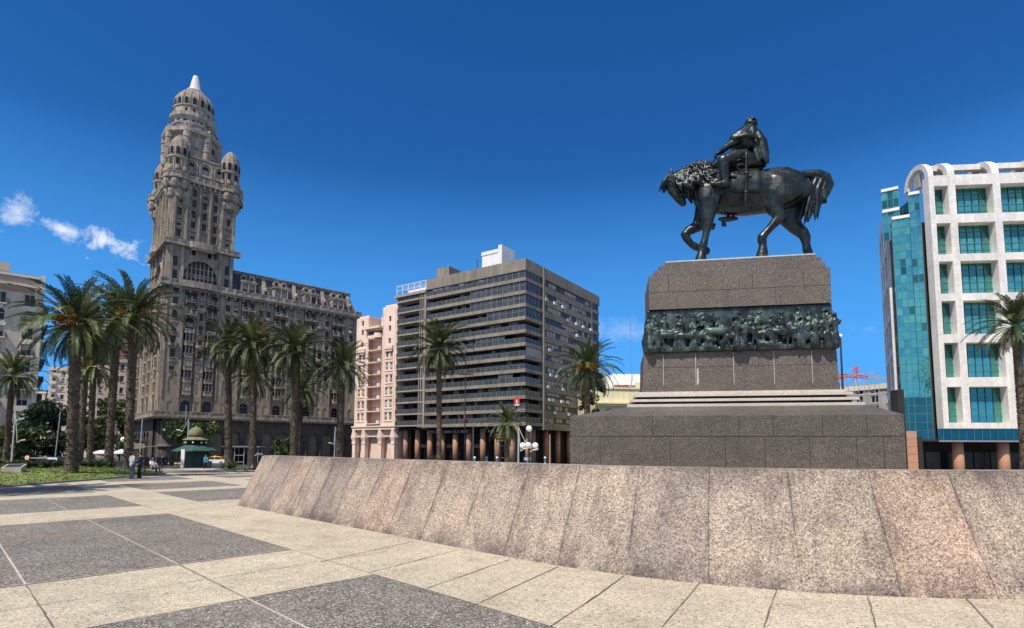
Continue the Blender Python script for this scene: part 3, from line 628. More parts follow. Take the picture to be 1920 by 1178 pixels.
def horse():
    mb = MB()
    ch(mb, [(455,640,88,75), (500,632,140,105), (570,628,172,120), (680,640,172,132), (790,642,168,135), (890,632,164,128), (980,616,168,128), (1070,605,160,130), (1150,610,130,112), (1195,615,85,80)], 20)
    ch(mb, [(560,590,150,95), (480,560,142,78), (410,535,112,64), (345,520,84,54), (290,525,64,48), (255,545,52,44)], 16)
    ch(mb, [(240,530,58,44), (236,575,56,42), (255,620,50,36), (280,660,40,30), (303,695,33,27), (318,715,27,25)], 14)
    ch(mb, [(285,570,48,34), (312,620,38,26), (318,660,24,20)], 12)                       # jaw
    for y in (-.17, .17): ch(mb, [(228,520,15,13,y), (228,490,14,10,y*1.1), (228,462,5,5,y*1.1)], 8)
    for y in (-.22, .22): ch(mb, [(222,585,12,10,y), (240,590,10,9,y)], 8)                # brow
    # near fore leg, standing
    Y = -.42
    ch(mb, [(520,640,110,55,-.45), (505,720,88,52,-.5), (492,800,62,48,Y), (488,860,46,38,Y), (485,910,40,36,Y), (478,950,28,26,Y), (468,1000,26,24,Y), (458,1040,32,28,Y), (445,1068,27,26,Y)], 14)
    hoof(mb, 436, Y, 1056)
    # far fore leg, lifted and folded
    Y = .42
    ch(mb, [(500,700,85,50,.4), (470,790,66,46,Y), (430,860,48,40,Y), (365,893,38,34,Y), (340,920,38,36,Y), (352,950,30,28,Y), (385,990,26,24,Y), (420,1012,31,28,Y), (450,1025,26,24,Y)], 14)
    ch(mb, [(452,1022,27,26,Y), (490,1036,34,32,Y), (500,1044,30,34,Y)], 12)
    # near hind leg
    Y = -.42
    ch(mb, [(1040,610,150,70,-.45), (985,690,115,62,-.5), (962,750,80,52,Y), (985,800,58,44,Y), (1008,838,45,36,Y), (985,870,38,32,Y), (940,920,29,26,Y), (900,965,30,27,Y), (882,988,36,31,Y), (876,1015,28,27,Y)], 14)
    hoof(mb, 880, Y, 1010)
    # far hind leg
    Y = .42
    ch(mb, [(1110,640,140,65,.4), (1110,740,105,58,.45), (1128,810,76,48,Y), (1170,868,54,40,Y), (1222,910,45,36,Y), (1240,940,40,33,Y), (1246,990,29,26,Y), (1252,1030,33,29,Y), (1256,1050,28,26,Y)], 14)
    hoof(mb, 1257, Y, 1036)
    for zx, y in ((470,-.25), (470,.25)): ch(mb, [(zx,690,60,45,y), (zx+30,760,45,40,y)], 12)
    for y in (-.3, .3): ch(mb, [(1000,540,62,45,y*.85), (1080,560,82,55,y*.85), (1150,610,74,50,y*.85)], 14)   # rump muscles
    o = mb.build('horse', 'bronze', statue); remesh(o, 0.04, 9, 0.5)
    mb = MB(); rng = random.Random(5)
    ch(mb, [(1165,520,30,28), (1190,505,32,28), (1240,498,32,28), (1305,505,44,34), (1358,528,50,36), (1388,580,40,30), (1374,640,24,20), (1340,705,12,11)], 14)
    for k in range(17):
        u = k/16; x0 = 1262 + 105*u; end = 1160 + 175*u + rng.uniform(-10, 10); ln = 862 - 40*abs(u-.45) - 120*max(0, u-.7)/.3 + rng.uniform(-30, 5); y = rng.uniform(-.24, .24)
        ch(mb, [(x0, 545+rng.uniform(-8, 8), 22, 18, y*.5), (x0-28+rng.uniform(-6, 6), 620, 20, 16, y*.8), (end+24-10*u, 725, 15, 13, y), (end+6, ln-50, 12, 11, y), (end+rng.uniform(-10, 8), ln, 5, 5, y)], 8)
    o = mb.build('tail', 'bronze', statue); remesh(o, 0.03, 2, 0.4)
    # mane and forelock: many short curling locks
    mb = MB()
    for k in range(150):
        t = rng.random(); px = 258 + t*280; top = 500 - 95*math.sin(min(1, t*1.15)*math.pi*.62); dpt = rng.random()
        py = top + dpt*(125 + 95*t); y = -(0.14 + .50*dpt**.6 + .20*t*dpt); y = y if rng.random() < .75 else -y
        a = rng.gauss(1.15 - .5*t, .35); ln = rng.uniform(45, 85); wv = rng.choice((-1, 1))*rng.uniform(5, 11); q = []
        for j in range(5): f = j/4; w_ = wv*math.sin(f*5.5); q.append((px+ln*f*math.cos(a)-w_*math.sin(a), py+ln*f*math.sin(a)+w_*math.cos(a), (9, 11, 10, 8, 3)[j], (6, 7, 7, 5, 3)[j], y*(1.0+.06*math.sin(f*3))-.01))
        ch(mb, q, 7)
    for k in range(26):
        t = k/25; px = 270 + t*270; top = 492 - 78*math.sin(min(1, t*1.1)*math.pi*.62)
        ch(mb, [(px-14, top+22, 16, 12), (px+6, top+4+rng.uniform(-4, 4), 13, 11), (px+30, top-8+rng.uniform(-6, 8), 5, 5)], 8)
    for k in range(16):
        x0, y0_ = rng.uniform(195, 235), rng.uniform(515, 560); y = rng.uniform(-.2, .2)
        ex, ey = rng.uniform(138, 190), rng.uniform(570, 638)
        ch(mb, [(x0, y0_, 14, 12, y), ((x0+ex)/2-8, (y0_+ey)/2-6, 14, 11, y*1.1), (ex, ey, 4, 4, y*1.2)], 7)
    for k in range(24):
        x0 = rng.uniform(320, 372); y0_ = 600 + (x0-320)*.9 + rng.uniform(-30, 40)
        ch(mb, [(x0, y0_-25, 11, 10, rng.uniform(-.2, .1)), (x0+6, y0_+15, 9, 8, rng.uniform(-.2, .1)), (x0+16, y0_+45, 4, 4, -.05)], 7)
    o = mb.build('mane', 'bronze', statue); remesh(o, 0.02, 1, 0.4)
    # bridle, reins, breast strap, girth
    mb = MB()
    def strap(pts, r=6):
        mb.tube([st(*p) for p in pts], r*ZS, 6)
    strap([(204,560,-.25), (240,580,-.29), (285,555,-.32)]); strap([(262,660,-.2), (285,672,-.22), (322,655,-.16)]); strap([(225,520,-.24), (245,590,-.29), (290,672,-.21)])
    strap([(318,690,-.2), (345,640,-.25), (420,560,-.55), (500,480,-.5), (550,400,-.42)], 5); strap([(318,690,.2), (400,560,.5), (500,470,.45), (552,400,-.2)], 5)
    strap([(330,690,-.15), (365,650,-.15), (392,690,-.12), (405,730,-.1), (398,742,-.1)], 5)
    strap([(570,800,-.5), (640,806,-.6), (720,800,-.62)], 8); strap([(560,780,-.55), (600,700,-.82), (630,600,-.85)], 7)
    mb.build('bridle', 'bronze', statue)
    mb = MB()                                                             # trappings hanging below the belly on the far side
    ch(mb, [(590,826,14,16,.05), (650,826,24,24,.05), (712,822,14,14,.05)], 8); ch(mb, [(615,840,14,10,.05), (612,876,12,8,.05)], 8); ch(mb, [(630,858,9,8,.05), (632,882,6,6,.05)], 8); ch(mb, [(560,842,12,12,.45), (548,872,14,12,.45)], 8)
    ch(mb, [(650,800,10,10,.05), (655,822,12,12,.05)], 8); ch(mb, [(690,800,8,8,.05), (690,826,10,10,.05)], 8)
    o = mb.build('girth_trappings', 'bronze', statue); remesh(o, 0.03, 2)
    # saddle cloth following the trunk, with a raised border and buckles
    mb = MB(); n = 12
    rows = []
    for k in range(9):
        zx = 640 + k*27.5; cz = 640; ru, rl = 176*ZS, 141*ZS; row = []
        for j in range(n+1):
            a = rad(62) - rad(78)*j/n if j < n else rad(-17)
            q = st(zx, cz); row.append(mb.vert((q[0], -rl*math.cos(a)*1.03, q[2] + ru*math.sin(a)*1.02)))
        rows.append(row)
    for i in range(8):
        for j in range(n): mb.face((rows[i][j], rows[i][j+1], rows[i+1][j+1], rows[i+1][j]))
    o = mb.build('saddle_cloth', 'bronze', statue, True); md = o.modifiers.new('t', 'SOLIDIFY'); md.thickness = 0.06; md.offset = 1
    mb = MB()
    ch(mb, [(650,470,30,110), (720,462,34,120), (800,462,36,120), (865,452,34,105)], 12); ch(mb, [(585,462,22,60), (600,450,24,70), (620,460,22,70)], 10)
    for zx, zy, r in ((715,520,26), (655,575,18), (765,572,16)):
        q = [st(zx+r*math.cos(a)*1.2, zy+r*.75*math.sin(a), -.98) for a in [math.pi*2*k/14 for k in range(13)]]; mb.tube(q, 5*ZS, 6)
    mb.build('saddle', 'bronze', statue, True)
horse()
def rider():
    mb = MB(); Y = -.72
    ch(mb, [(800,445,52,66), (798,390,52,60), (795,320,60,68), (800,255,70,80), (806,205,48,78), (810,185,28,30)], 16)       # trunk
    ch(mb, [(812,195,24,24), (812,165,27,26), (812,130,40,36), (816,118,40,36)], 14)                                         # neck and head
    ch(mb, [(775,150,8,10), (768,158,8,8)], 7); ch(mb, [(778,172,14,16), (785,180,12,14)], 8); ch(mb, [(782,168,7,11), (776,170,5,9)], 6)   # nose, chin, mouth
    ch(mb, [(815,152,12,8,-.24), (818,160,10,6,-.25)], 8); ch(mb, [(779,140,6,5,-.1), (781,142,6,5,-.06)], 6); ch(mb, [(779,140,6,5,.1), (781,142,6,5,.06)], 6)  # ear, brows
    ch(mb, [(770,225,40,36,-.42), (735,258,36,32,-.56), (692,298,33,30,-.6), (655,322,30,28,-.58)], 12)                      # left arm
    ch(mb, [(655,322,29,27,-.58), (610,348,25,24,-.5), (572,372,20,20,-.42), (555,380,15,17,-.4)], 12)
    for k, (dx, dy, y) in enumerate(((-10,8,-.5), (-14,12,-.44), (-14,14,-.38), (-11,15,-.32))):                             # fingers closed on the reins
        ch(mb, [(553,382,7,7,y), (553+dx,390+dy*.4,6,6,y), (548+dx*.6,402+dy,5.5,5.5,y), (556+dx*.2,404+dy*.8,4.5,4.5,y)], 7)
    ch(mb, [(560,376,7,7,-.3), (548,378,6,6,-.26), (541,386,5,5,-.3)], 7)
    ch(mb, [(850,235,38,36,.45), (870,300,34,32,.55), (830,360,30,28,.5), (770,395,24,24,.35)], 12)                          # right arm
    for y, b in ((Y, 0), (.72, 0)):                                                                                         # legs in riding boots
        ch(mb, [(800,440,58,52,y*.55), (735,418,52,46,y*.95), (670,430,46,42,y*1.2), (605,462,40,38,y*1.32)], 14)
        ch(mb, [(598,462,38,37,y*1.32), (588,500,40,38,y*1.34), (590,550,36,33,y*1.34), (600,600,28,27,y*1.32), (604,632,25,24,y*1.32)], 14)
        ch(mb, [(612,638,22,22,y*1.32), (570,636,20,22,y*1.34), (530,640,13,18,y*1.34), (515,645,8,12,y*1.34)], 12)
        ch(mb, [(585,470,46,42,y*1.32), (586,488,44,41,y*1.33)], 12)
    o = mb.build('rider', 'bronze', statue); remesh(o, 0.032, 3, 0.4)
    rng = random.Random(2); mb = MB()
    for k in range(46):                                                                                                     # curly hair and side whiskers
        a, b = rng.uniform(0, 6.28), rng.uniform(0.05, 1.0); zx = 818 + 40*math.cos(a)*math.sqrt(1-b*b*.6); zy = 128 - 36*b + 14*(1-b); y = .27*math.sin(a)*math.sqrt(1-b*b*.6)
        if zx < 790 and zy > 118: continue
        ch(mb, [(zx, zy, 9, 9, y), (zx+rng.uniform(-8, 8), zy+rng.uniform(2, 9), 7, 7, y*1.05)], 6)
    ch(mb, [(845,140,14,20), (848,165,12,20)], 8)
    o = mb.build('hair', 'bronze', statue); remesh(o, 0.025, 1)
    mb = MB()                                                                                                               # short cape over the shoulders, long cloak falling behind
    ch(mb, [(808,180,34,36), (800,205,54,80), (790,240,82,112), (775,272,100,120), (770,286,98,116)], 18)
    ch(mb, [(790,215,60,58,-.38), (752,248,60,54,-.5), (715,272,52,48,-.58), (678,290,40,38,-.62)], 14)
    ch(mb, [(648,288,9,9,-.55), (668,296,14,12,-.74), (705,292,15,13,-.86), (752,284,16,14,-.92), (800,290,16,14,-.90), (840,300,14,12,-.78), (862,300,9,9,-.6)], 10)
    for a_, b_, y_ in ((730, 690, -.66), (765, 742, -.8), (805, 798, -.84)): ch(mb, [(a_, 215, 12, 9, y_+.12), (b_, 282, 15, 10, y_-.08)], 8)
    for k in range(9):
        y = -.62 + k*.155; w = rng.uniform(-10, 10)
        ch(mb, [(845,230,26,20,y*.8), (872,300+w,30,18,y), (885,370,28,18,y*1.05), (895+w,430,24,17,y*1.1), (902+w,462,12,12,y*1.1)], 10)
        ch(mb, [(820,300,24,18,y*.9), (832,390,24,18,y), (848,452,18,14,y*1.05)], 10)
    ch(mb, [(870,250,18,14,-.45), (898,290,18,14,-.5), (912,360,16,14,-.52), (922,450,10,10,-.5)], 10)
    o = mb.build('cloak', 'bronze', statue); remesh(o, 0.035, 2, 0.35)
    mb = MB()                                                                                                               # sabre: scabbard, guard, slings
    mb.tube([st(745,400,-1.06), st(745,450,-1.08), st(742,640,-1.1), st(738,835,-1.06), st(738,850,-1.05)], [7*ZS, 10*ZS, 10*ZS, 9*ZS, 11*ZS], 8)
    mb.tube([st(715,452,-1.06), st(772,458,-1.06)], 5*ZS, 6); mb.tube([st(748,455,-1.0), st(690,470,-.98), st(630,492,-.95)], 5*ZS, 6); mb.tube([st(745,400,-1.06), st(720,412,-1.07), st(718,450,-1.06)], 4*ZS, 6)
    mb.tube([st(744,560,-1.08), st(744,580,-1.08)], 14*ZS, 8); mb.tube([st(741,700,-1.08), st(741,715,-1.08)], 13*ZS, 8)
    mb.build('sabre', 'bronze', statue, True)
    mb = MB()
    q = [st(600+11*math.cos(a), 395+22*math.sin(a), -.42) for a in [math.pi*2*k/14 for k in range(15)]]; mb.tube(q, 3.5*ZS, 6)
    mb.tube([st(553,400,-.42), st(545,430,-.45), st(530,470,-.55)], 4*ZS, 6)
    mb.build('reins', 'bronze', statue)
    for y in (-1.02, 1.02): mb = MB(); mb.tube([st(560,530,y), st(560,640,y), st(575,662,y), st(610,660,y), st(600,560,y)], 4*ZS, 6); mb.build('stirrup', 'bronze', statue); mb = MB(); mb.tube([st(500,640,y), st(480,655,y), st(495,600,y), st(540,570,y*.98)], 3.5*ZS, 6); mb.build('spur_strap', 'bronze', statue)
rider()

# ---------------------------------------------------------------- facade openings that are filled with windows
def window_geo(mb, w, h, arch=0, kind='dark', d=0.0, bars=(1, 1), fr=0.07, sill=0):
    """glass, frame and bars of one window, centred on x, sill at z=0, glass plane at y=d; materials: 0 glass 1 frame 2 blind"""
    r = w/2
    if arch:
        n = 8; top = [(-r*math.cos(math.pi*k/n), h-r+r*math.sin(math.pi*k/n)) for k in range(n+1)]
        pts = [(-r, 0), (r, 0)] + top[::-1]
    else: pts = [(-r, 0), (r, 0), (r, h), (-r, h)]
    mb.poly([(p[0], d, p[1]) for p in pts], 0)
    hb = h if not arch else h-r
    for x in (-r, r-fr): mb.box(x, x+fr, d-.05, d-.004, 0, hb, 1)
    mb.box(-r+fr, r-fr, d-.05, d-.004, 0, fr, 1); mb.box(-r+fr, r-fr, d-.05, d-.004, hb-fr, hb, 1)
    for k in range(bars[0]): x = -r + w*(k+1)/(bars[0]+1); mb.box(x-fr*.35, x+fr*.35, d-.04, d-.004, fr, hb-fr, 1)
    for k in range(bars[1]): z = hb*(k+1)/(bars[1]+1); mb.box(-r+fr, r-fr, d-.045, d-.004, z-fr*.3, z+fr*.3, 1)
    if sill: mb.box(-r-.1, r+.1, d-sill-.12, d-sill-.002, -.15, -.01, 1)
    if kind.startswith('blind'):
        f = {'blind': .95, 'blind_half': .5, 'blind_low': .75}[kind]; mb.box(-r+fr, r-fr, d-.03, d-.006, hb*(1-f), hb-fr, 2)
class Windows:
    """collects the windows of one building: the 100 that show largest become parts, the rest one part"""
    def __init__(s, parent, mats, limit=98): s.p, s.mats, s.l, s.limit, s.cache, s.sill = parent, mats, [], limit, {}, 0
    def add(s, M, x, y, z, w, h, arch=0, kind='dark', bars=(1, 1), fr=0.07, pri=1.0): s.l.append((w*h*pri, M.copy(), x, y, z, round(w, 3), round(h, 3), arch, kind, bars, fr))
    def finish(s):
        s.l.sort(key=lambda q: -q[0]); rest = MB()
        for i, (a, M, x, y, z, w, h, arch, kind, bars, fr) in enumerate(s.l):
            T = M @ Matrix.Translation((x, y, z))
            if i < s.limit:
                key = (w, h, arch, kind, bars, fr)
                if key not in s.cache: mb = MB(); window_geo(mb, w, h, arch, kind, 0, bars, fr, s.sill); o = mb.build('window', s.mats, s.p); s.cache[key] = o
                else: o = s.cache[key].copy(); COL.objects.link(o); o.parent = s.p
                o.location = T.translation; o.rotation_euler = (0, 0, T.to_euler().z)
            else: rest.M = T; window_geo(rest, w, h, arch, kind, 0, bars, fr, s.sill)
        if rest.v: rest.build('window', s.mats, s.p, kind='stuff')
def pick(rng): return rng.choice(['dark', 'dark', 'dark', 'dark', 'blind_half', 'dark', 'blind_low', 'dark', 'blind'])
def balustrade(mb, x0, x1, y, z, h=0.9, m=0, step=2.6, solid=True):
    """parapet of a balcony seen from the front: rail, blocks and balusters"""
    mb.box(x0, x1, y-.10, y+.14, z+h-.16, z+h, m); mb.box(x0, x1, y-.06, y+.10, z, z+.14, m)
    n = max(1, int(round((x1-x0)/step)))
    for k in range(n+1):
        x = x0 + (x1-x0)*k/n; mb.box(max(x0, x-.28), min(x1, x+.28), y-.13, y+.17, z+.004, z+h+.03, m)
    if solid: mb.box(x0, x1, y+.0, y+.05, z+.14, z+h-.16, m)
    else:
        k = int((x1-x0)/.42)
        for j in range(k): x = x0 + (j+.5)*(x1-x0)/k; mb.box(x-.09, x+.09, y-.05, y+.07, z+.14, z+h-.16, m)

# ---------------------------------------------------------------- the great palace with its tower
def palace():
    P = at(303, 700, 130); rz = math.atan2(.674, .738)
    root = thing('tower_palace', 'brown stone palace block with mansard wing and tall turreted domed corner tower', 'building', (P.x, P.y, 0), rz)
    I = Matrix.Identity(4); XE, LE = 49.6, 46.0; LEFT = face_frame('left', 0, LE)
    W = Windows(root, ['dark_glass', 'wood_frame', 'blind']); rng = random.Random(21)
    S, T, D = 'salvo_stone', 'salvo_trim', 'salvo_dark'
    trim = MB(); wall = MB(); pil = MB(); bal = MB(); inner = MB()
    bays = [(5.3, 3.0), (10.0, 3.0), (18.6, 3.9), (26.8, 3.9), (35.0, 3.9), (43.2, 3.9)]
    def facade(M, L, bays, narrow, ends):
        for b in (trim, wall, pil, bal, inner): b.M = M
        z0, z1 = 9.2, 40.4; edges = [0.0]
        for c, w in bays: edges += [c-w/2, c+w/2]
        edges.append(L)
        for i, (c, w) in enumerate(bays):                       # recessed bays
            ori = MB(); ori.M = M
            ow = 1.05; ops = [(c-1.0, c+1.0, 9.8, 13.0, 1)]
            W.add(M, c, .75, 9.8, 2.0, 3.2, 1, 'dark', (1, 1), .12)
            ops.append((c-ow, c+ow, 29.9, 33.3, 1)); W.add(M, c, .9, 29.9, 2*ow, 3.4, 1, 'blind_half' if rng.random() < .4 else 'dark', (1, 1), .12)
            for zz in (34.4, 37.5):
                for s in (-1, 1):
                    xw = c + s*w*.22; ops.append((xw-.62, xw+.62, zz, zz+2.05)); W.add(M, xw, .75, zz, 1.24, 2.05, 0, pick(rng))
            wall.wall(c-w/2, c+w/2, z0, z1, ops, .35, .45, 0)
            # arch mouldings
            for R, yy, m in ((ow+.55, .16, 1), (ow+.28, .24, 1)):
                n = 14; ri = R - .22; pts = [(c + R*math.cos(math.pi*k/n), 32.25 + R*math.sin(math.pi*k/n)) for k in range(n+1)]; q = [(c + ri*math.cos(math.pi*k/n), 32.25 + ri*math.sin(math.pi*k/n)) for k in range(n+1)]
                for k in range(n):
                    trim.quad((q[k][0],yy,q[k][1]),(pts[k][0],yy,pts[k][1]),(pts[k+1][0],yy,pts[k+1][1]),(q[k+1][0],yy,q[k+1][1])); trim.quad((pts[k][0],yy,pts[k][1]),(pts[k][0],.36,pts[k][1]),(pts[k+1][0],.36,pts[k+1][1]),(pts[k+1][0],yy,pts[k+1][1]))
                    trim.quad((q[k][0],.36,q[k][1]),(q[k][0],yy,q[k][1]),(q[k+1][0],yy,q[k+1][1]),(q[k+1][0],.36,q[k+1][1]))
            for s in (-1, 1): trim.box(c+s*(ow+.44)-.12, c+s*(ow+.44)+.12, .16, .36, 28.5, 32.25)
            # bay window stack: spandrel boxes, glazed boxes, posts
            def trap(hw, fw, pr): return [(c-hw, .36), (c-fw, .36-pr), (c+fw, .36-pr), (c+hw, .36)]
            ori.prism(trap(.35, .2, .2), 13.4, 14.3, 0, trap(1.25, .8, .95)); zz = 14.3
            for k in range(5):
                sp = .95; ori.prism(trap(1.3, .84, 1.0), zz, zz+sp, 0); ori.prism(trap(1.38, .9, 1.09), zz+sp, zz+sp+.12, 1); ori.prism(trap(1.38, .9, 1.09), zz-.06, zz-.002, 1)
                ori.prism(trap(1.16, .72, .86), zz+sp+.12, zz+3.02, 2 if rng.random() < .8 else 3)
                for (px, py) in ((c-1.2, .30), (c-.76, -.58), (c, -.56), (c+.76, -.58), (c+1.2, .30)): ori.box(px-.07, px+.07, py-.05, py+.1, zz+sp+.12, zz+3.02, 1)
                ori.box(c-.7, c+.7, -.56, -.49, zz+2.2, zz+2.3, 4); zz += 3.02
            ori.prism(trap(1.38, .9, 1.05), zz, zz+.45, 1); balustrade(ori, c-.95, c+.95, -.62, zz+.45, .55, 1, 1.9, True)
            ori.build('oriel', [S, T, 'dark_glass', 'blind', 'wood_frame'], root)
            # two balconies on the upper floors
            for zz in (33.9, 37.1):
                hw = w*.44; bal.box(c-hw, c+hw, -.95, .34, zz-.22, zz, 0); balustrade(bal, c-hw, c+hw, -.85, zz, .78, 0, hw, False)
                for s in (-1, 0, 1): bal.box(c+s*hw*.92-.13, c+s*hw*.92+.13, -.93, -.67, zz+.81, zz+(1.55 if s else 1.35), 0); bal.box(c+s*hw*.9-.16, c+s*hw*.9+.16, -.6, .34, zz-.75, zz-.222, 0)
            for s in (-1, 1):                                   # thin shafts beside each bay
                trim.box(c+s*(w/2-.12)-.1, c+s*(w/2-.12)+.1, .05, .34, z0, 40)
        for a, b in zip(edges[::2], edges[1::2]):               # pilaster fields standing forward
            ops = []; cs = [x for x in narrow if a < x < b]
            for x in cs:
                zz = 20.0
                W0 = .55 if b-a > 1.8 else .45
                while zz < 39.5:
                    ops.append((x-W0, x+W0, zz, zz+2.0)); W.add(M, x, -.12, zz, 2*W0, 2.0, 0, pick(rng)); trim.box(x-W0-.12, x+W0+.12, -.62, -.401, zz-.2, zz-.02)
                    if rng.random() < .7: trim.box(x-W0-.1, x+W0+.1, -.55, -.401, zz+2.05, zz+2.22)
                    zz += 3.15
                ops.append((x-W0, x+W0, 10.3, 12.7, 1)); ops.append((x-W0, x+W0, 14.4, 18.6, 1))
                
                for za, zb in ((10.3, 12.7), (14.4, 18.6)): nb = MB(); nb.M = M; nb.quad((x-W0, -.28, za), (x+W0, -.28, za), (x+W0, -.28, zb), (x-W0, -.28, zb)); nb.build('blind_niche', S, root)
                for zz in (26.0, 35.4):                          # rounded little balconies
                    n = 8; pts = [(x + 1.0*math.cos(math.pi+math.pi*k/n), -.4 + .75*math.sin(math.pi+math.pi*k/n)) for k in range(n+1)]
                    bal.prism(pts, zz-.15, zz+.55, 0, [(x+(p[0]-x)*1.1, -.4+(p[1]+.4)*1.15) for p in pts]); bal.prism([(x+(p[0]-x)*.5, -.4+(p[1]+.4)*.5) for p in pts], zz-.7, zz-.15, 0, pts)
            pil.wall(a, b, z0, z1, ops, -.4, .3, 0)
            pil.quad((a, -.4, z0), (a, -.4, z1), (a, .36, z1), (a, .36, z0)); pil.quad((b, -.4, z1), (b, -.4, z0), (b, .36, z0), (b, .36, z1))
            if b-a > 2: 
                for x in (a+.18, b-.18): trim.box(x-.13, x+.13, -.55, -.401, 13.5, 39.8)
    facade(I, XE, bays, [1.9, 7.65, 13.6, 15.6, 21.7, 23.6, 29.8, 31.7, 38.0, 39.9, 47.4], None)
    facade(LEFT, LE, [(LE-21.0-k, 3.0) for k in ()] + [(LE-29, 3.0), (LE-19.5, 3.0), (LE-13.5, 3.0), (LE-5.5, 3.0)], [LE-24, LE-33, LE-40, LE-16.5, LE-9.5, LE-1.9], None)
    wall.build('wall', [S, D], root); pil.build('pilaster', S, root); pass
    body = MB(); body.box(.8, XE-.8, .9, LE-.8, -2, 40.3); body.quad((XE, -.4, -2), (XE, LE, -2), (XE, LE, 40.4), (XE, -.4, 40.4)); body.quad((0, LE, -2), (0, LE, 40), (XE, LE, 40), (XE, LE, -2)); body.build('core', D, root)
    # cornice balconies: one over the arcade, one under the roof
    for M, L in ((I, XE), (LEFT, LE)):
        for b in (bal, trim): b.M = M
        e0, e1 = (-1.6, L+.4) if M is I else (-.0, L+.6)
        if M is LEFT: e0, e1 = 0.0, L + 1.3
        bal.box(e0, e1, -1.75, .34, 8.75, 9.2); balustrade(bal, e0, e1, -1.6, 9.2, .95, 0, 3.9); trim.box(e0+.1, e1-.2, -1.45, .3, 8.35, 8.749)
        bal.box(e0, e1, -1.45, .9, 40.4, 40.85); balustrade(bal, e0, e1, -1.3, 40.85, 1.0, 0, 2.05); trim.box(e0+.15, e1-.2, -1.1, .3, 39.9, 40.399)
        k = int((e1-e0)/2.05)
        for j in range(k+1): x = e0+.3 + j*(e1-e0-.6)/k; bal.box(x-.17, x+.17, -1.25, -.41, 39.2, 40.398)
    # bowed balcony in front of the tower
    bal.M = I
    for cx_, zz in ((6.8, 40.86),):
        n = 10; pts = [(cx_ + 4.6*math.cos(math.pi+math.pi*k/n), -1.3 + .9*math.sin(math.pi+math.pi*k/n)) for k in range(n+1)]; bal.prism(pts, zz-.46, zz+1.03, 0)
    bal.build('balcony', T, root); trim.M = I; trim.build('moulding', T, root)
    # arcade on the street
    arc = MB(); back = MB()
    for M, L, x0, nn in ((I, XE, 10.6, 9), (LEFT, LE, 2.0, 8)):
        arc.M = M; back.M = M; ops = []
        for k in range(nn):
            x = x0 + 4.08*k + 2.0
            if x + 1.5 < L: ops.append((x-1.45, x+1.45, -1.8, 5.7, 1)); 
        arc.wall(0 if M is LEFT else 9.0, L if M is I else L-7.0, -2, 8.4, ops, .1, .75, 0)
        for (a, b, z, q, _) in ops:
            for x in (a-.38, b+.38): arc.box(x-.36, x+.36, -.05, .099, 2.9, 3.25); 
            arc.lathe([(.28, -1.8), (.30, 2.6), (.45, 2.9)], a-.6+.0, -.12, 8)
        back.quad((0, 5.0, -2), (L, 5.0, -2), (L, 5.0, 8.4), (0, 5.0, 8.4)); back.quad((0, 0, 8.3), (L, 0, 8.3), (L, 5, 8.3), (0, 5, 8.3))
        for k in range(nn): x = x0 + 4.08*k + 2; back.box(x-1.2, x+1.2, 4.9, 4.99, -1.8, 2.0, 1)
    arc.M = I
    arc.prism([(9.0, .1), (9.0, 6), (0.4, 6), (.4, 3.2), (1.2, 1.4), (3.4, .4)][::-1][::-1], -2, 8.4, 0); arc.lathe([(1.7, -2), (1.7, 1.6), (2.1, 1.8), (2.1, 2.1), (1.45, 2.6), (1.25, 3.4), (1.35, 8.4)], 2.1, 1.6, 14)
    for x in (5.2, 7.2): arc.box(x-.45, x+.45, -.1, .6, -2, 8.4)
    arc.build('arcade', 'shaded_arcade_stone', root); back.build('arcade_interior', ['arcade_inner', 'interior_dark'], root)
    # mansard roof of the wing
    rf = MB(); z0, z1 = 40.9, 47.3
    i = [rf.vert(p) for p in ((14.5,.4,z0),(XE-.2,.4,z0),(XE-.2,LE-1,z0),(14.5,LE-1,z0),(14.5,2.6,z1),(XE-2.2,2.6,z1),(XE-2.2,LE-3,z1),(14.5,LE-3,z1))]
    for q in ((4,5,6,7),(0,1,5,4),(1,2,6,5),(2,3,7,6),(3,0,4,7)): rf.face([i[k] for k in q])
    rf.box(14.5, XE-1.9, 2.2, LE-3, z1, z1+.35, 1); rf.box(14.5, XE-1.6, 1.9, LE-2.8, z1+.35, z1+.55, 1)
    for k in range(60): x = 14.8 + k*.56; rf.lathe([(.0005, z1-.45), (.2, z1-.3), (.24, z1)], x, 2.38, 6, 1)
    for k in range(4):
        for dz in (0,): pass
    rf.build('mansard_roof', ['slate', T], root)
    rf = MB(); rf.box(1, 14.4, 22, LE-1, 40.9, 43.5); rf.build('rear_roof', 'slate', root)
    for x in (22.7, 30.9, 39.1, 46.9):
        vs = MB()
        vs.poly([(x-.55, -.1, 41.0), (x+.55, -.1, 41.0), (x+.45, 2.2, 47.25), (x-.45, 2.2, 47.25)]); vs.poly([(x-.55, -.1, 41), (x-.45, 2.2, 47.25), (x-.45, 2.62, 47.25), (x-.55, .4, 41)]); vs.poly([(x+.55, -.1, 41), (x+.55, .4, 41), (x+.45, 2.62, 47.25), (x+.45, 2.2, 47.25)])
        vs.box(x-.75, x+.75, -.35, .6, 40.9, 43.3); vs.lathe([(.6, 43.3), (.55, 43.8), (.3, 44.2), (.001, 44.3)], x, .1, 10); W.add(I, x, -.36, 41.6, .7, 1.5, 1, 'dark', (0, 1)); vs.build('roof_buttress', T, root)
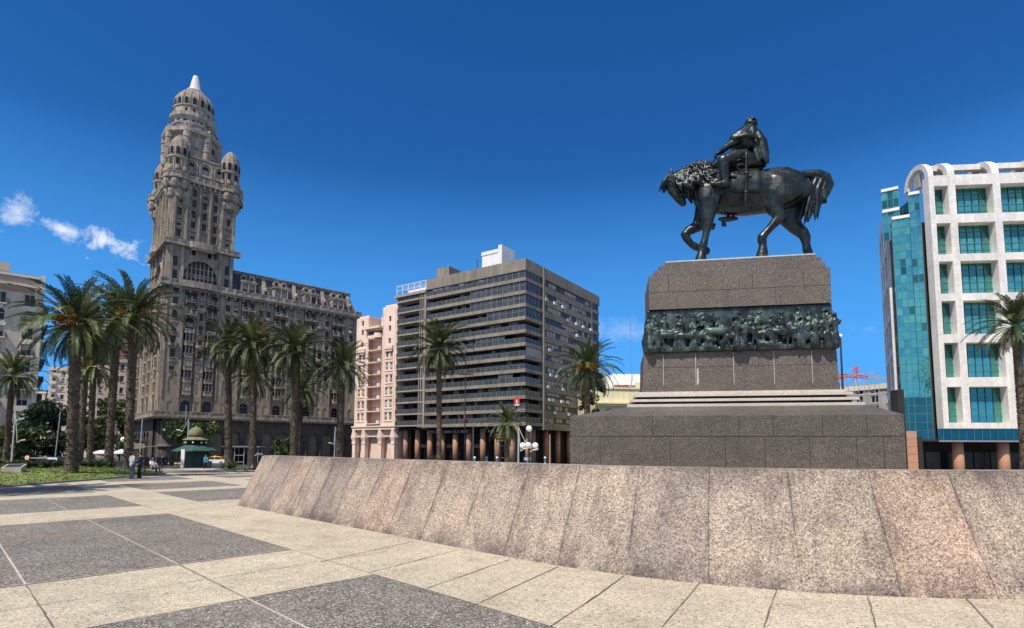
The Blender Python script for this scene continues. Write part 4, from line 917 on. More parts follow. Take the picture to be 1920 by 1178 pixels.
    for x in (18.4, 26.8, 35.0, 43.1):
        d = MB(); d.wall(x-1.9, x+1.9, 41.2, 44.6, [(x-1.45, x-.25, 41.7, 44.0), (x+.25, x+1.45, 41.7, 44.0)], -.1, .3)
        d.poly([(x-1.9, -.1, 41.2), (x-1.9, -.1, 44.6), (x-1.9, 2.0, 44.6), (x-1.9, .5, 41.2)]); d.poly([(x+1.9, -.1, 44.6), (x+1.9, -.1, 41.2), (x+1.9, .5, 41.2), (x+1.9, 2.0, 44.6)])
        n = 12; pts = [(x-2.15, 44.6), (x+2.15, 44.6)] + [(x + 2.15*math.cos(math.pi*k/n), 44.75 + .55*math.sin(math.pi*k/n)) for k in range(n+1)]; d.extrude_y(pts, -.35, 2.1); d.box(x-2.1, x+2.1, -.5, .4, 41.0, 41.3)
        for s in (-1, 0, 1): d.lathe([(.14, 41.3), (.14, 44.6)], x+s*1.68 if s else x, -.22, 8)
        for s in (-1, 1):
            cx_ = x+s*1.0; o = [(.85*math.cos(a), .95*math.sin(a)) for a in [2*math.pi*k/14 for k in range(14)]]
            d.extrude_y([(cx_+p[0], 45.95+p[1]) for p in o][::-1], .9, 2.4); d.extrude_y([(cx_+p[0]*.55, 45.95+p[1]*.55) for p in o][::-1], .88, 1.0, 1)
            W.add(I, x+s*.85, .2, 41.7, 1.2, 2.3, 0, rng.choice(['blind', 'dark', 'blind_half']))
        d.build('dormer', [T, 'dark_glass'], root)
    # ---- tower shaft
    TW, TD = 14.5, 21.0; TL = face_frame('left', 0, TD); sh = MB(); rb = MB(); tb = MB(); ni = MB()
    for M, L in ((I, TW), (TL, TD)):
        tb = MB()
        for b in (sh, rb, tb, ni): b.M = M
        c = L/2 - .2; R = 3.75; n = 18
        ops = [(c-R, c+R, 41.2, 47.0, 1)]; cols = [L*.125, L*.335, L*.5, L*.665, L*.885] if M is I else [L*.1, L*.3, L*.5, L*.7, L*.9]
        for x in (1.5, L-1.5):
            for zz in (42.0, 45.0): ops.append((x-.5, x+.5, zz, zz+2.1)); W.add(M, x, .4, zz, 1.0, 2.1, 0, 'dark')
        for x in (c-2.9, c-1.7, c+1.9, c+3.1): ops.append((x-.45, x+.45, 48.0, 49.4)); W.add(M, x, .4, 48.0, .9, 1.4, 0, pick(rng), (0, 0))
        for x in cols:
            for k in range(5): zz = 51.6 + 2.55*k; ops.append((x-.5, x+.5, zz, zz+1.85)); W.add(M, x, .4, zz, 1.0, 1.85, 0, pick(rng), (1, 1), .06); wm = MB(); wm.M = M; wm.box(x-.62, x+.62, -.3, -.002, zz-.16, zz-.01); wm.box(x-.6, x+.6, -.25, -.002, zz+1.95, zz+2.08); wm.box(x-.6, x-.501, -.12, -.002, zz-.01, zz+1.95); wm.box(x+.501, x+.6, -.12, -.002, zz-.01, zz+1.95); wm.build('window_moulding', T, root)
        sh.wall(0, L, 41.0, 65.3, ops, 0, .45, 0)
        # the big arched window: radial glass with bars
        zc = 47.0 - R; g = MB(); g.M = M
        pts = [(c-R, 41.2), (c+R, 41.2)] + [(c + R*math.cos(math.pi*k/n), zc + R*math.sin(math.pi*k/n)) for k in range(n+1)]
        g.poly([(p[0], .9, p[1]) for p in pts], 0)
        for k in range(1, 8): x = c-R + 2*R*k/8; zt = zc + math.sqrt(max(0, R*R-(x-c)**2)); g.box(x-.16, x+.16, .6, .88, 41.2, zt, 1)
        for z in (43.4, 43.9, 45.3): g.box(c-R+.02, c+R-.02, .66, .86, z-.12, z+.12, 1)
        g.build('arched_window', ['dark_glass', T], root)
        for R2, yy in ((R+.75, -.28), (R+.4, -.14)):
            ri = R2-.36
            for k in range(n):
                a, b = math.pi*k/n, math.pi*(k+1)/n; p = [(c+r_*math.cos(q), zc+r_*math.sin(q)) for r_, q in ((ri, a), (R2, a), (R2, b), (ri, b))]
                tb.poly([(q[0], yy, q[1]) for q in p]); tb.quad((p[1][0],yy,p[1][1]),(p[1][0],.01,p[1][1]),(p[2][0],.01,p[2][1]),(p[2][0],yy,p[2][1])); tb.quad((p[0][0],.01,p[0][1]),(p[0][0],yy,p[0][1]),(p[3][0],yy,p[3][1]),(p[3][0],.01,p[3][1]))
        for x in ([.5, 2.9, 11.3, 13.9] if M is I else [.6, 3.2, 17, 20.4]): rb.box(x-.32, x+.32, -.45, -.001, 41.0, 49.4)
        for a, b in zip(cols[:-1], cols[1:]): x = (a+b)/2; rb.box(x-.28, x+.28, -.42, -.001, 50.5, 64.5); rb.box(x-.12, x+.12, -.55, -.421, 51, 64)
        for x in (cols[0]-1.2, cols[-1]+1.2): rb.box(x-.3, x+.3, -.42, -.001, 50.5, 64.5)
        tb.build('arch_moulding', T, root); tb = MB(); tb.M = M
        e0, e1 = (-1.3, L+1.3) if M is I else (0, L+.0)
        tb.box(e0, e1, -1.3, .4, 49.5, 49.85); balustrade(tb, e0, e1, -1.15, 49.85, .9, 0, 1.8)
        for x0_, w_ in ((c, 3.0),): 
            p = [(x0_ + w_*math.cos(math.pi+math.pi*k/10), -1.25 + .9*math.sin(math.pi+math.pi*k/10)) for k in range(11)]; tb.prism(p, 49.4, 50.8); tb.prism([(x0_+(q[0]-x0_)*.8, -1.25+(q[1]+1.25)*.5) for q in p], 48.8, 49.4, 0, p)
        tb.build('tower_balcony', T, root); tb = MB(); tb.M = M
        tb.box(e0, e1, -1.0, .6, 64.9, 65.4); balustrade(tb, e0, e1, -.85, 65.4, .95, 0, 1.6)
        for j in range(int(L/1.2)): x = .8 + j*1.2; tb.box(x-.2, x+.2, -.8, -.001, 64.1, 64.898)
        tb.build('tower_balcony', T, root); tb = MB(); tb.M = M
        y1 = 1.3; ops = []; lc = [L/2-3.3, L/2, L/2+3.3]
        for x in lc:
            ops.append((x-.75, x+.75, 68.2, 70.4, 1)); W.add(M, x, y1+.45, 68.2, 1.5, 2.2, 1, 'blind_low' if rng.random() < .5 else 'dark'); ops.append((x-.7, x+.7, 65.7, 67.4)); W.add(M, x, y1+.45, 65.7, 1.4, 1.7, 0, 'blind_half')
            tb.box(x-1.0, x+1.0, y1-.5, y1-.002, 67.6, 68.15)
            for k in range(n):
                a, b = math.pi*k/n, math.pi*(k+1)/n; p = [(x+r_*math.cos(q), 69.7+r_*math.sin(q)) for r_, q in ((1.15, a), (1.5, a), (1.5, b), (1.15, b))]
                tb.poly([(q[0], y1-.3, q[1]) for q in p]); tb.quad((p[1][0],y1-.3,p[1][1]),(p[1][0],y1,p[1][1]),(p[2][0],y1,p[2][1]),(p[2][0],y1-.3,p[2][1])); tb.quad((p[0][0],y1,p[0][1]),(p[0][0],y1-.3,p[0][1]),(p[3][0],y1-.3,p[3][1]),(p[3][0],y1,p[3][1]))
            for s in (-1, 1): tb.box(x+s*1.32-.18, x+s*1.32+.18, y1-.3, y1-.002, 65.4, 69.7)
        sh.wall(1.3, L-1.3, 65.4, 71.6, ops, y1, .45, 0); tb.box(1.0, L-1.0, y1-.35, y1+.6, 71.5, 71.95); tb.build('loggia_moulding', T, root)
    for b in (sh, rb, tb): b.M = I
    sh.box(.5, TW-.5, 1.0, TD-.5, 41, 65.35, 0); sh.box(1.85, TW-1.3, 1.85, TD-1.3, 65.4, 71.5, 0); sh.quad((TW, 0, 41), (TW, TD, 41), (TW, TD, 65.4), (TW, 0, 65.4)); sh.quad((0, TD, 41), (0, TD, 65), (TW, TD, 65), (TW, TD, 41))
    sh.build('tower_shaft', S, root); rb.build('tower_rib', T, root)
    # ---- corner turrets on their corbels
    for cx_, cy_ in ((1.3, 1.5), (13.0, 1.5), (1.3, 19.4), (13.0, 19.4)):
        t = MB(); t.lathe([(.5, 58.6), (1.3, 58.9), (1.5, 59.9), (1.2, 60.0), (1.2, 60.5), (2.2, 61.0), (2.4, 62.3), (2.0, 62.4), (2.0, 62.8), (2.9, 63.3), (3.0, 64.2), (2.6, 64.3), (2.6, 64.7), (3.5, 64.9), (3.5, 65.2), (3.3, 65.25), (3.3, 66.1), (3.45, 66.15), (3.45, 66.35), (3.15, 66.35), (3.1, 65.3), (2.2, 65.3)], cx_, cy_, 12)
        for k in range(8):
            a = 2*math.pi*k/8; bx, byy = cx_ + 2.0*math.cos(a), cy_ + 2.0*math.sin(a); t.lathe([(.001, 60.6), (.5, 61.0), (.8, 61.9), (.8, 62.4)], bx, byy, 8); t.lathe([(.001, 62.6), (.6, 63.0), (.9, 63.9), (.9, 64.6)], cx_+2.55*math.cos(a+.4), cy_+2.55*math.sin(a+.4), 8)
        t.build('corbel', T, root)
        t = MB(); Rr = 2.05; t.lathe([(Rr, 65.2), (Rr, 69.9), (Rr+.35, 70.1), (Rr+.35, 70.4), (Rr+.12, 70.5)], cx_, cy_, 24)
        for k in range(8):
            a = 2*math.pi*(k+.5)/8 + .1; M = Matrix.Translation((cx_, cy_, 0)) @ Matrix.Rotation(a, 4, 'Z'); t.M = M
            for z in (66.0, 68.4): t.box(Rr-.15, Rr+.02, -.42, .42, z, z+1.4, 1 if rng.random() < .7 else 2); t.box(Rr-.1, Rr+.1, -.5, -.42, z, z+1.4); t.box(Rr-.1, Rr+.1, .42, .5, z, z+1.4)
            t.lathe([(.2, 66.9), (.55, 67.2), (.55, 68.1), (.45, 68.1)], Rr, 0, 8)
            t.M = Matrix.Translation((cx_, cy_, 0)) @ Matrix.Rotation(a+math.pi/8, 4, 'Z'); t.box(Rr-.1, Rr+.16, -.14, .14, 65.3, 69.9)
        t.M = I; t.build('turret', [S, 'dark_glass', 'blind'], root)
        dm = MB(); prof = [(2.15, 70.5), (2.25, 71.4), (2.2, 72.3), (2.0, 73.3), (1.65, 74.3), (1.15, 75.1), (.55, 75.75), (.001, 76.1)]
        dm.lathe(prof, cx_, cy_, 48, rib=lambda a: 1 + .045*max(0, math.cos(12*a))**6)
        for k in range(10):
            dm.M = Matrix.Translation((cx_, cy_, 0)) @ Matrix.Rotation(2*math.pi*k/10, 4, 'Z') @ Matrix.Rotation(rad(90), 4, 'Z')
            n = 8; o = [(-.38, 70.9), (.38, 70.9)] + [(.38*math.cos(math.pi*j/n), 72.0+.38*math.sin(math.pi*j/n)) for j in range(n+1)]
            dm.extrude_y(o, -2.36, -2.0, 1); o2 = [(p[0]*1.35, 70.9+(p[1]-70.9)*1.12) for p in o]; dm.extrude_y(o2, -2.31, -2.0, 0)
        dm.M = I; dm.build('turret_dome', ['salvo_dome', 'dark_glass'], root)
    # ---- octagonal crown of the tower
    ox, oy = 5.9, 11.2; oc = MB(); R = 6.2
    def ngon(r, n=8, a0=0.0): return [(ox + r*math.cos(a0+2*math.pi*k/n), oy + r*math.sin(a0+2*math.pi*k/n)) for k in range(n)]
    oc.prism(ngon(R, 8, math.pi/8), 66, 79.4)
    for k in range(8):
        a = math.pi/8 + 2*math.pi*k/8; bx, byy = ox + (R-.1)*math.cos(a), oy + (R-.1)*math.sin(a)
        oc.lathe([(.15, 72.0), (.85, 72.8), (1.0, 73.6), (1.0, 75.4), (1.12, 75.5), (1.12, 75.8), (1.0, 75.9), (1.0, 77.8), (1.12, 77.9), (1.12, 78.2), (1.0, 78.3), (1.0, 79.4)], bx, byy, 14, 1)
        a2 = a + math.pi/8; ap = R*math.cos(math.pi/8); oc.M = Matrix.Translation((ox, oy, 0)) @ Matrix.Rotation(a2, 4, 'Z')
        for z in (73.3, 76.2):
            oc.box(ap-.1, ap+.015, -.55, .55, z, z+1.7, 2 if (k+int(z)) % 3 else 3); oc.box(ap-.1, ap+.25, -.75, .75, z-.4, z-.02, 1); oc.box(ap-.1, ap+.12, -.7, -.55, z, z+1.7, 1); oc.box(ap-.1, ap+.12, .55, .7, z, z+1.7, 1)
        oc.M = I
    oc.lathe([(R+.3, 79.0), (R+1.0, 79.4), (R+1.0, 80.3), (R+.75, 80.3), (R+.75, 79.6), (4.5, 79.6)], ox, oy, 8, 1, math.pi/8, math.pi/8+2*math.pi)
    oc.build('octagon', [S, T, 'dark_glass', 'blind'], root)
    lu = MB()
    for k in range(8):
        a = 2*math.pi*k/8 + math.pi/4; lu.M = Matrix.Translation((ox, oy, 0)) @ Matrix.Rotation(a, 4, 'Z') @ Matrix.Rotation(rad(90), 4, 'Z'); n = 14
        for r0, r1, y, m in ((1.95, 2.45, -5.95, 0), (1.5, 1.95, -5.75, 1), (.0, 1.5, -5.6, 2)):
            for j in range(n):
                b0, b1 = math.pi*j/n, math.pi*(j+1)/n; p = [(r_*math.cos(q), 79.7+r_*math.sin(q)) for r_, q in ((r0, b0), (r1, b0), (r1, b1), (r0, b1))]
                lu.poly([(q[0], y, q[1]) for q in p], m); lu.quad((p[1][0],y,p[1][1]),(p[1][0],-4.0,p[1][1]),(p[2][0],-4.0,p[2][1]),(p[2][0],y,p[2][1]), m)
        lu.box(-.5, .5, -5.64, -5.5, 79.7, 80.5, 3)
    lu.M = I; lu.build('lunette', ['salvo_dome', 'grey_stucco', 'roof_white', 'dark_glass'], root)
    dr = MB(); dr.lathe([(4.9, 79.5), (4.9, 83.2), (5.2, 83.5), (5.55, 84.0), (5.55, 84.9), (5.35, 84.9), (5.35, 84.1), (4.75, 84.1), (4.75, 86.4), (5.0, 86.7), (5.0, 87.0), (4.5, 87.1)], ox, oy, 16)
    for k in range(16):
        a = 2*math.pi*(k+.5)/16; dr.M = Matrix.Translation((ox, oy, 0)) @ Matrix.Rotation(a, 4, 'Z'); w = 4.75*math.cos(math.pi/16)
        dr.box(w-.1, w+.012, -.3, .3, 85.1, 86.1, 1 if k % 3 else 2); dr.box(w+.05, w+.35, -.55, .55, 81.9, 82.6); dr.box(w-.1, w+.17, -.3, .3, 82.65, 83.15, 1)
        dr.box(w+.02, w+.3, -.82, -.66, 81.5, 83.3)
    dr.M = I; dr.build('drum', [T, 'dark_glass', 'blind'], root)
    dm = MB(); prof = [(4.35, 87.0), (4.55, 87.9), (4.5, 88.8), (4.2, 89.8), (3.6, 90.8), (2.8, 91.6), (1.9, 92.2), (1.5, 92.4)]
    dm.lathe(prof, ox, oy, 96, rib=lambda a: 1 + .06*max(0, math.cos(16*a))**4)
    for k in range(16):
        dm.M = Matrix.Translation((ox, oy, 0)) @ Matrix.Rotation(2*math.pi*(k+.5)/16, 4, 'Z') @ Matrix.Rotation(rad(90), 4, 'Z'); n = 8
        o = [(-.45, 87.1), (.45, 87.1)] + [(.45*math.cos(math.pi*j/n), 88.3+.45*math.sin(math.pi*j/n)) for j in range(n+1)]; dm.extrude_y(o, -4.82, -4.2, 1); dm.extrude_y([(p[0]*1.5, 87.1+(p[1]-87.1)*1.2) for p in o], -4.76, -4.2, 2)
    dm.M = I; dm.build('dome', ['salvo_dome', 'dark_glass', T], root)
    cn = MB(); cn.lathe([(2.0, 92.2), (2.0, 92.6), (1.5, 92.9), (1.45, 93.0), (.72, 96.3), (.6, 96.55), (.001, 96.7)], ox, oy, 20); cn.build('finial_cone', 'pale_cone', root, True)
    an = MB(); an.tube([(ox-5.4, oy-1, 84.9), (ox-5.4, oy-1, 86.6)], .06, 5); an.tube([(ox-5.9, oy-1, 86.0), (ox-4.9, oy-1, 86.0)], .05, 5); an.build('aerial', 'dark_metal', root)
    W.finish()
    # heights above the main cornice, taken from the photo's lines of sight rather than by proportion
    def hz(z):
        if z <= 41: return z
        d = 135 if z < 71.5 else (136.5 if z < 82 else 141.5)
        def f(z, d):
            y = 836 - (z - 2.1)*1040/d; return at(362, y, d).z
        if z < 71.5: return z + (f(z, 135) - z) - (f(41, 135) - 41)*max(0, 1-(z-41)/8)
        if z < 82: return f(71.5, 135) + (f(82, 136.5)-f(71.5, 135))*(z-71.5)/10.5
        return f(82, 136.5) + (f(z, 141.5) - f(82, 141.5))
    done = set()
    for o in kids(root):
        if o.name.startswith('window') and o.location.length > 0:
            z0 = o.location.z
            if z0 > 41 and o.location.x < 15 and o.location.y < 22:
                h = o.dimensions.z if False else 2.0; o.location.z = hz(z0); o.scale.z = (hz(z0+h)-hz(z0))/h
            continue
        if o.name.split('.')[0] in ('mansard_roof', 'roof_buttress', 'dormer', 'rear_roof'): continue
        for v in o.data.vertices:
            if v.co.z > 41 and v.co.x < 16: v.co.z = hz(v.co.z)
        o.data.update()
palace()

# ---------------------------------------------------------------- the balconied office block
def railing(mb, p, q, z, h=1.0, step=1.35, mg=0, mp=1):
    p, q = Vector((*p, 0)), Vector((*q, 0)); L = (q-p).length; n = max(1, round(L/step)); t = (q-p)/L; s = Vector((-t.y, t.x, 0))*.015
    a, b = p-s, q-s; c, d = q+s, p+s
    mb.prism([a[:2], b[:2], c[:2], d[:2]], z+.08, z+h-.05, mg)
    for k in range(n+1): v = p + t*L*k/n; mb.box(v.x-.03, v.x+.03, v.y-.03, v.y+.03, z, z+h, mp)
    s = s*2.4; mb.prism([(p-s)[:2], (q-s)[:2], (q+s)[:2], (p+s)[:2]], z+h-.045, z+h, mp)
def office_block():
    C = at(985, 560, 108); rz = math.atan2(-.56, .83); XL = 35.0
    org = Vector((C.x, C.y, 0)) - Vector((math.cos(rz), math.sin(rz), 0))*XL
    root = thing('balcony_block', 'twelve storey brown concrete block wrapped in dark glazed balconies above a columned portico', 'building', org, rz)
    rng = random.Random(4); XS, YD, YB = 8.6, 34.2, 6.6; RIGHT = face_frame('right', XL); z0, pitch = 6.25, 2.625; CB, CP = 'concrete_brown', 'concrete_pale'
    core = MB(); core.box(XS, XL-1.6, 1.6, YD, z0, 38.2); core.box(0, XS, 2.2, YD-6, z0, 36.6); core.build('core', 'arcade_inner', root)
    W = Windows(root, ['curtain_glass', 'dark_metal', 'blind'], 90)
    fins = MB(); slabs = MB()
    for i in range(12):
        z = z0 + pitch*i; s = MB(); top = i == 11
        # main slab with its edge beam, wrapping the corner
        s.box(XS, XL, 0, 2.0, z+.1, z+.62); s.box(XL-2, XL, 2.0, YB, z+.1, z+.62)
        s.box(XS, XL, -.12, .001, z, z+.70); s.box(XL+.001, XL+.12, -.12, YB, z, z+.70)
        s.build('balcony_slab', CB, root)
        zf = z+.70
        enclosed = {11: (XS+17, XL), 10: (XS+12.5, XL), 9: (XS+12.5, XL), 8: (XS+17, XL), 6: (XS+14, XL-5), 3: (XS+20, XL-3)}.get(i)
        if i < 12:
            g = MB(); zt = z0 + pitch*(i+1) if i < 11 else 37.3
            # recessed glazing
            x = XS+.4
            while x < XL-1.7:
                w = rng.choice([.9, 1.2, 1.5]); r = rng.random(); g.box(x, min(x+w, XL-1.6), 1.45, 1.55, zf-.08, zt, 0 if r < .62 else (2 if r < .8 else 3)); g.box(x-.03, x+.03, 1.38, 1.449, zf-.08, zt, 1); x += w
            y = 1.6
            while y < YB: g.box(XL-1.6, XL-1.5, y, min(y+1.1, YB), zf-.08, zt, 0 if rng.random() < .7 else 2); g.box(XL-1.499, XL-1.42, y-.03, y+.03, zf-.08, zt, 1); y += 1.1
            g.build('balcony_glazing', ['dark_glass', 'dark_metal', 'curtain_glass', 'grey_stucco'], root)
            r = MB()
            if enclosed:
                a, b = enclosed; n = int((b-a)/1.35)
                for k in range(n):
                    xa, xb = a+(b-a)*k/n, a+(b-a)*(k+1)/n; q = rng.random(); r.box(xa, xb, .10, .13, zf, zt-.02, 2 if q < .55 else 0); r.box(xa-.04, xa+.04, .04, .099, zf, zt, 1)
                r.box(a, b, .04, .1, zf+1.0, zf+1.06, 1)
                railing(r, (XS+.3, .12), (a, .12), zf)
                if b >= XL-.1:
                    for k in range(5): ya, yb = .1+(YB-.3)*k/5, .1+(YB-.3)*(k+1)/5; r.box(XL-.13, XL-.1, ya, yb, zf, zt-.02, 2 if rng.random() < .4 else 0); r.box(XL-.099, XL-.04, ya-.04, ya+.04, zf, zt, 1)
                else: railing(r, (b, .12), (XL-.12, .12), zf); railing(r, (XL-.12, .12), (XL-.12, YB-.1), zf)
            else:
                railing(r, (XS+.3, .12), (XL-.12, .12), zf); railing(r, (XL-.12, .12), (XL-.12, YB-.1), zf)
                if i == 5: r.box(XL-.12, XL-.1, .4, YB-.1, zf+.1, zt-.05, 3)
            r.build('balcony_railing', ['curtain_glass', 'grey_metal', 'curtain_glass', 'blind'], root)
        if top:
            lit = MB()
            for x in (XS+1.6, XS+3.3, XS+5.0, XS+9.2, XS+14.6, XS+16.6, XS+18.6): lit.box(x, x+1.3, .2, .24, zf+.35, zf+1.25)
            lit.build('roller_blind', 'roof_white', root)
        # the narrow left flank: thin balcony slabs with rails
        f = MB(); f.box(-.5, 6.6, -.2, 2.2, z+.35, z+.62, 0); f.box(-.55, 6.65, -.32, -.201, z+.33, z+.64, 0)
        railing(f, (-.4, -.2), (6.5, -.2), z+.62, 1.0, 1.2, 1, 2); railing(f, (-.4, 2.0), (-.4, -.2), z+.62, 1.0, 1.2, 1, 2)
        f.build('flank_balcony', [CP, 'curtain_glass', 'grey_metal'], root)
        f = MB(); x = .3
        while x < 6.4: w = rng.choice([1.2, 1.6]); f.box(x, x+w-.05, 2.08, 2.18, z+.63, z+.62+pitch-.4, 0 if rng.random() < .75 else 1); x += w
        f.build('flank_glazing', ['dark_glass', 'curtain_glass'], root)
        # right-hand facade: spandrel bands and window strips
        sp = MB(); sp.M = RIGHT; sp.box(YB+.4, 29.6, -.06, 1.2, z-.62, z+.72); sp.box(30.2, YD, -.0, 1.2, z-.1, z+.72); sp.build('spandrel', CB, root)
        if i < 12:
            y = YB+.7
            while y < 29.2:
                w = rng.choice([1.3, 1.7, 2.1]); w = min(w, 29.5-y)
                if w > .5: W.add(RIGHT, y+w/2, .28, z+.73, w-.04, 1.26, 0, rng.choice(['dark', 'dark', 'blind', 'blind_low', 'blind_half']), (1 if w > 1.5 else 0, 0), .07)
                y += w
            gl = MB(); gl.M = RIGHT; y = 30.3
            while y < YD-.3: gl.box(y, y+.78, .25, .3, z+.72, z+pitch-.1, 0); gl.box(y-.04, y+.04, .15, .249, z+.72, z+pitch-.1, 1); y += .8
            gl.build('corner_glazing', ['dark_glass', 'grey_metal'], root)
    W.finish()
    back = MB(); back.M = RIGHT; back.box(YB+.4, 29.6, .32, 1.2, z0, 37.2); back.box(30.2, YD, .4, 1.2, z0, 37.2); back.build('strip_backing', 'arcade_inner', root)
    # roof parapet, fins
    s = MB(); s.box(XS-.1, XL+.15, -.15, 3.2, 37.3, 39.65); s.box(XL-3, XL+.15, 3.2, YD, 37.3, 39.65); s.box(XS-.1, XL-3, 3.2, YD, 37.3, 38.6)
    s.build('roof_parapet', CB, root)
    aw = MB()
    for k in range(7): x = XS+1.4+k*3.6; aw.poly([(x, .0, 37.25), (x+3.2, .0, 37.25), (x+3.2, .9, 36.7), (x, .9, 36.7)])
    aw.build('awning', 'grey_metal', root)
    s = MB(); s.M = RIGHT; s.box(YB, YB+.5, -.35, 1.2, z0-.7, 39.7); s.box(29.6, 30.2, -.12, 1.2, z0, 39.3)
    for y in (12.5, 15.6, 19.6): s.box(y-.12, y+.12, -.12, .0, 37.7, 39.75, 1)
    s.build('fin', [CB, 'blind'], root)
    s = MB()
    for x in (6.8, 7.4, 8.0): s.box(x, x+.16, -.34, .4, z0, 36.9)
    s.box(8.25, 8.62, -.3, 2, z0, 37.4)
    for i in range(12): s.box(6.7, 8.3, -.28, .3, z0+.3+pitch*i, z0+.62+pitch*i)
    s.build('mullion_screen', CP, root)
    s = MB(); s.box(-1.3, XS, -.6, 8, 36.7, 37.3); s.build('flank_roof', CP, root)
    s = MB()
    for y in (0, 6):
        s.tube([(-.9, y, 39.6), (8.3, y, 39.6)], .09, 5); s.tube([(-.9, y, 38.5), (8.3, y, 38.5)], .06, 5)
        for k in range(6): x = -.9 + k*1.84; s.tube([(x, y, 37.3), (x, y, 39.6)], .08, 5)
    for k in range(9): x = -.9 + k*1.15; s.tube([(x, 0, 39.6), (x, 6, 39.6)], .06, 5)
    s.box(1.5, 8.3, 1.5, 5, 37.3, 38.6); s.build('roof_pergola', 'white_paint', root)
    ax = (math.cos(rz), math.sin(rz)); ay = (-math.sin(rz), math.cos(rz))
    def roof_x(px, py, y): return plane_uz(px, py, (org.x + ay[0]*y, org.y + ay[1]*y), ax)
    def back_y(px, x): return plane_uz(px, 490, (org.x + ax[0]*x, org.y + ax[1]*x), ay)[0]
    x0, _z = roof_x(819, 505, 5); x1, zt = roof_x(842, 499, 5); s = MB(); s.box(x0, x1, 5, back_y(864, x1), zt-2.2, zt); s.box(x0+.4, x1-.4, 5.4, back_y(862, x1), 38.5, zt-2.19, 1); s.build('tank_room', ['concrete_brown', 'interior_dark'], root)
    x0, zt = roof_x(904, 474, 6); x1, _z = roof_x(941, 470, 6); yb = back_y(964, x1); zt2 = roof_x(940, 459, 6)[1]; s = MB(); s.box(x0, x1, 6, yb, 38.5, zt-.8); s.box(x0-.12, x1-.9, 5.88, yb+.1, zt-.8, zt); s.box(x1-.9, x1+.05, 5.9, yb+.12, 38.6, zt2); s.build('lift_house', 'roof_white', root)
    s = MB(); s.tube([(XS+13.5, 1, 39.6), (XS+13.5, 1, 42.2)], .08, 5); s.tube([(XS+13.1, 1, 41.9), (XS+13.9, 1, 41.9)], .05, 5); s.build('aerial', 'dark_metal', root)
    # portico columns, hall behind with its shade put into near-black walls, sign band
    for k in range(10):
        x = .9 + k*3.72; m = MB(); m.lathe([(.62, -1.9), (.62, z0-.02)], x, 2.1, 16); m.build('column', 'terracotta_column', root, True)
    for k in range(6): m = MB(); m.lathe([(.6, -1.9), (.6, z0-.02)], XL-2.0, 6.0+k*5.2, 16); m.build('column', 'terracotta_column', root, True)
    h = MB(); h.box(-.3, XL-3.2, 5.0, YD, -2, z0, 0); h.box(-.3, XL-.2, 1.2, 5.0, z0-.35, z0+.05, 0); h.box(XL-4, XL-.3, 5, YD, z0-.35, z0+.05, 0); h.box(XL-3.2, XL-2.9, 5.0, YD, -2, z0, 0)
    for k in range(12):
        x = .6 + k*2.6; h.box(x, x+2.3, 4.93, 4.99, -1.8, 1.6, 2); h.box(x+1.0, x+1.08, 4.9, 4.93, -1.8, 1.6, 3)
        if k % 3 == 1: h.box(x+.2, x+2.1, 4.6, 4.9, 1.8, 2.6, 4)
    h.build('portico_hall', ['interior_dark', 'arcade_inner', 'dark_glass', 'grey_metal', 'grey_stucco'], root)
    sg = MB()
    for a, b in ((9.6, 20.5), (25.2, 29.0)):
        sg.box(a, b, .95, 1.05, z0-1.35, z0-.5, 0); x = a+.2
        while x < b-.3: w = rng.uniform(.10, .26); sg.box(x, x+w, .91, .949, z0-1.2, z0-.68, 1); x += w + rng.choice([.08, .1, .5])
    sg.build('sign_band', ['interior_dark', 'concrete_pale'], root)
    # air conditioners hung on the right-hand facade
    proto = None
    for (i, y) in ((10, 7.6), (10, 11.3), (9, 17.0), (9, 21.4), (9, 24.9), (9, 29.0), (8, 21.7), (7, 25.5), (7, 28.2), (7, 29.2), (6, 9.0), (5, 22), (4, 12), (3, 8.4), (3, 14.8), (2, 9.0), (2, 10.4), (2, 14.4), (2, 16.8), (1, 11.2), (1, 17.4), (1, 27), (10, 15), (4, 9.5)):
        if proto is None:
            m = MB(); m.box(-.45, .45, -.42, -.02, 0, .62); n = 12
            m.poly([(-.1+.24*math.cos(2*math.pi*k/n), -.424, .31+.24*math.sin(2*math.pi*k/n)) for k in range(n)], 1); m.box(-.35, -.3, -.35, 0, -.2, 0, 1); m.box(.3, .35, -.35, 0, -.2, 0, 1)
            o = proto = m.build('air_conditioner', ['ac_white', 'grey_metal'], root)
        else: o = proto.copy(); COL.objects.link(o); o.parent = root
        T = RIGHT @ Matrix.Translation((y, -.08, z0+pitch*i+.1)); o.location = T.translation; o.rotation_euler = (0, 0, T.to_euler().z)
    m = MB(); m.tube([(20.0, -.3, 7.4), (20.1, -.5, 9.6)], .04, 5, 1); m.poly([(20.1, -.5, 9.5), (20.1, -.5, 8.3), (20.5, -.45, 7.7), (20.7, -.48, 7.9)]); m.build('flag', ['red_paint', 'grey_metal'], root)
    return org, rz
OB_ORG, OB_RZ = office_block()

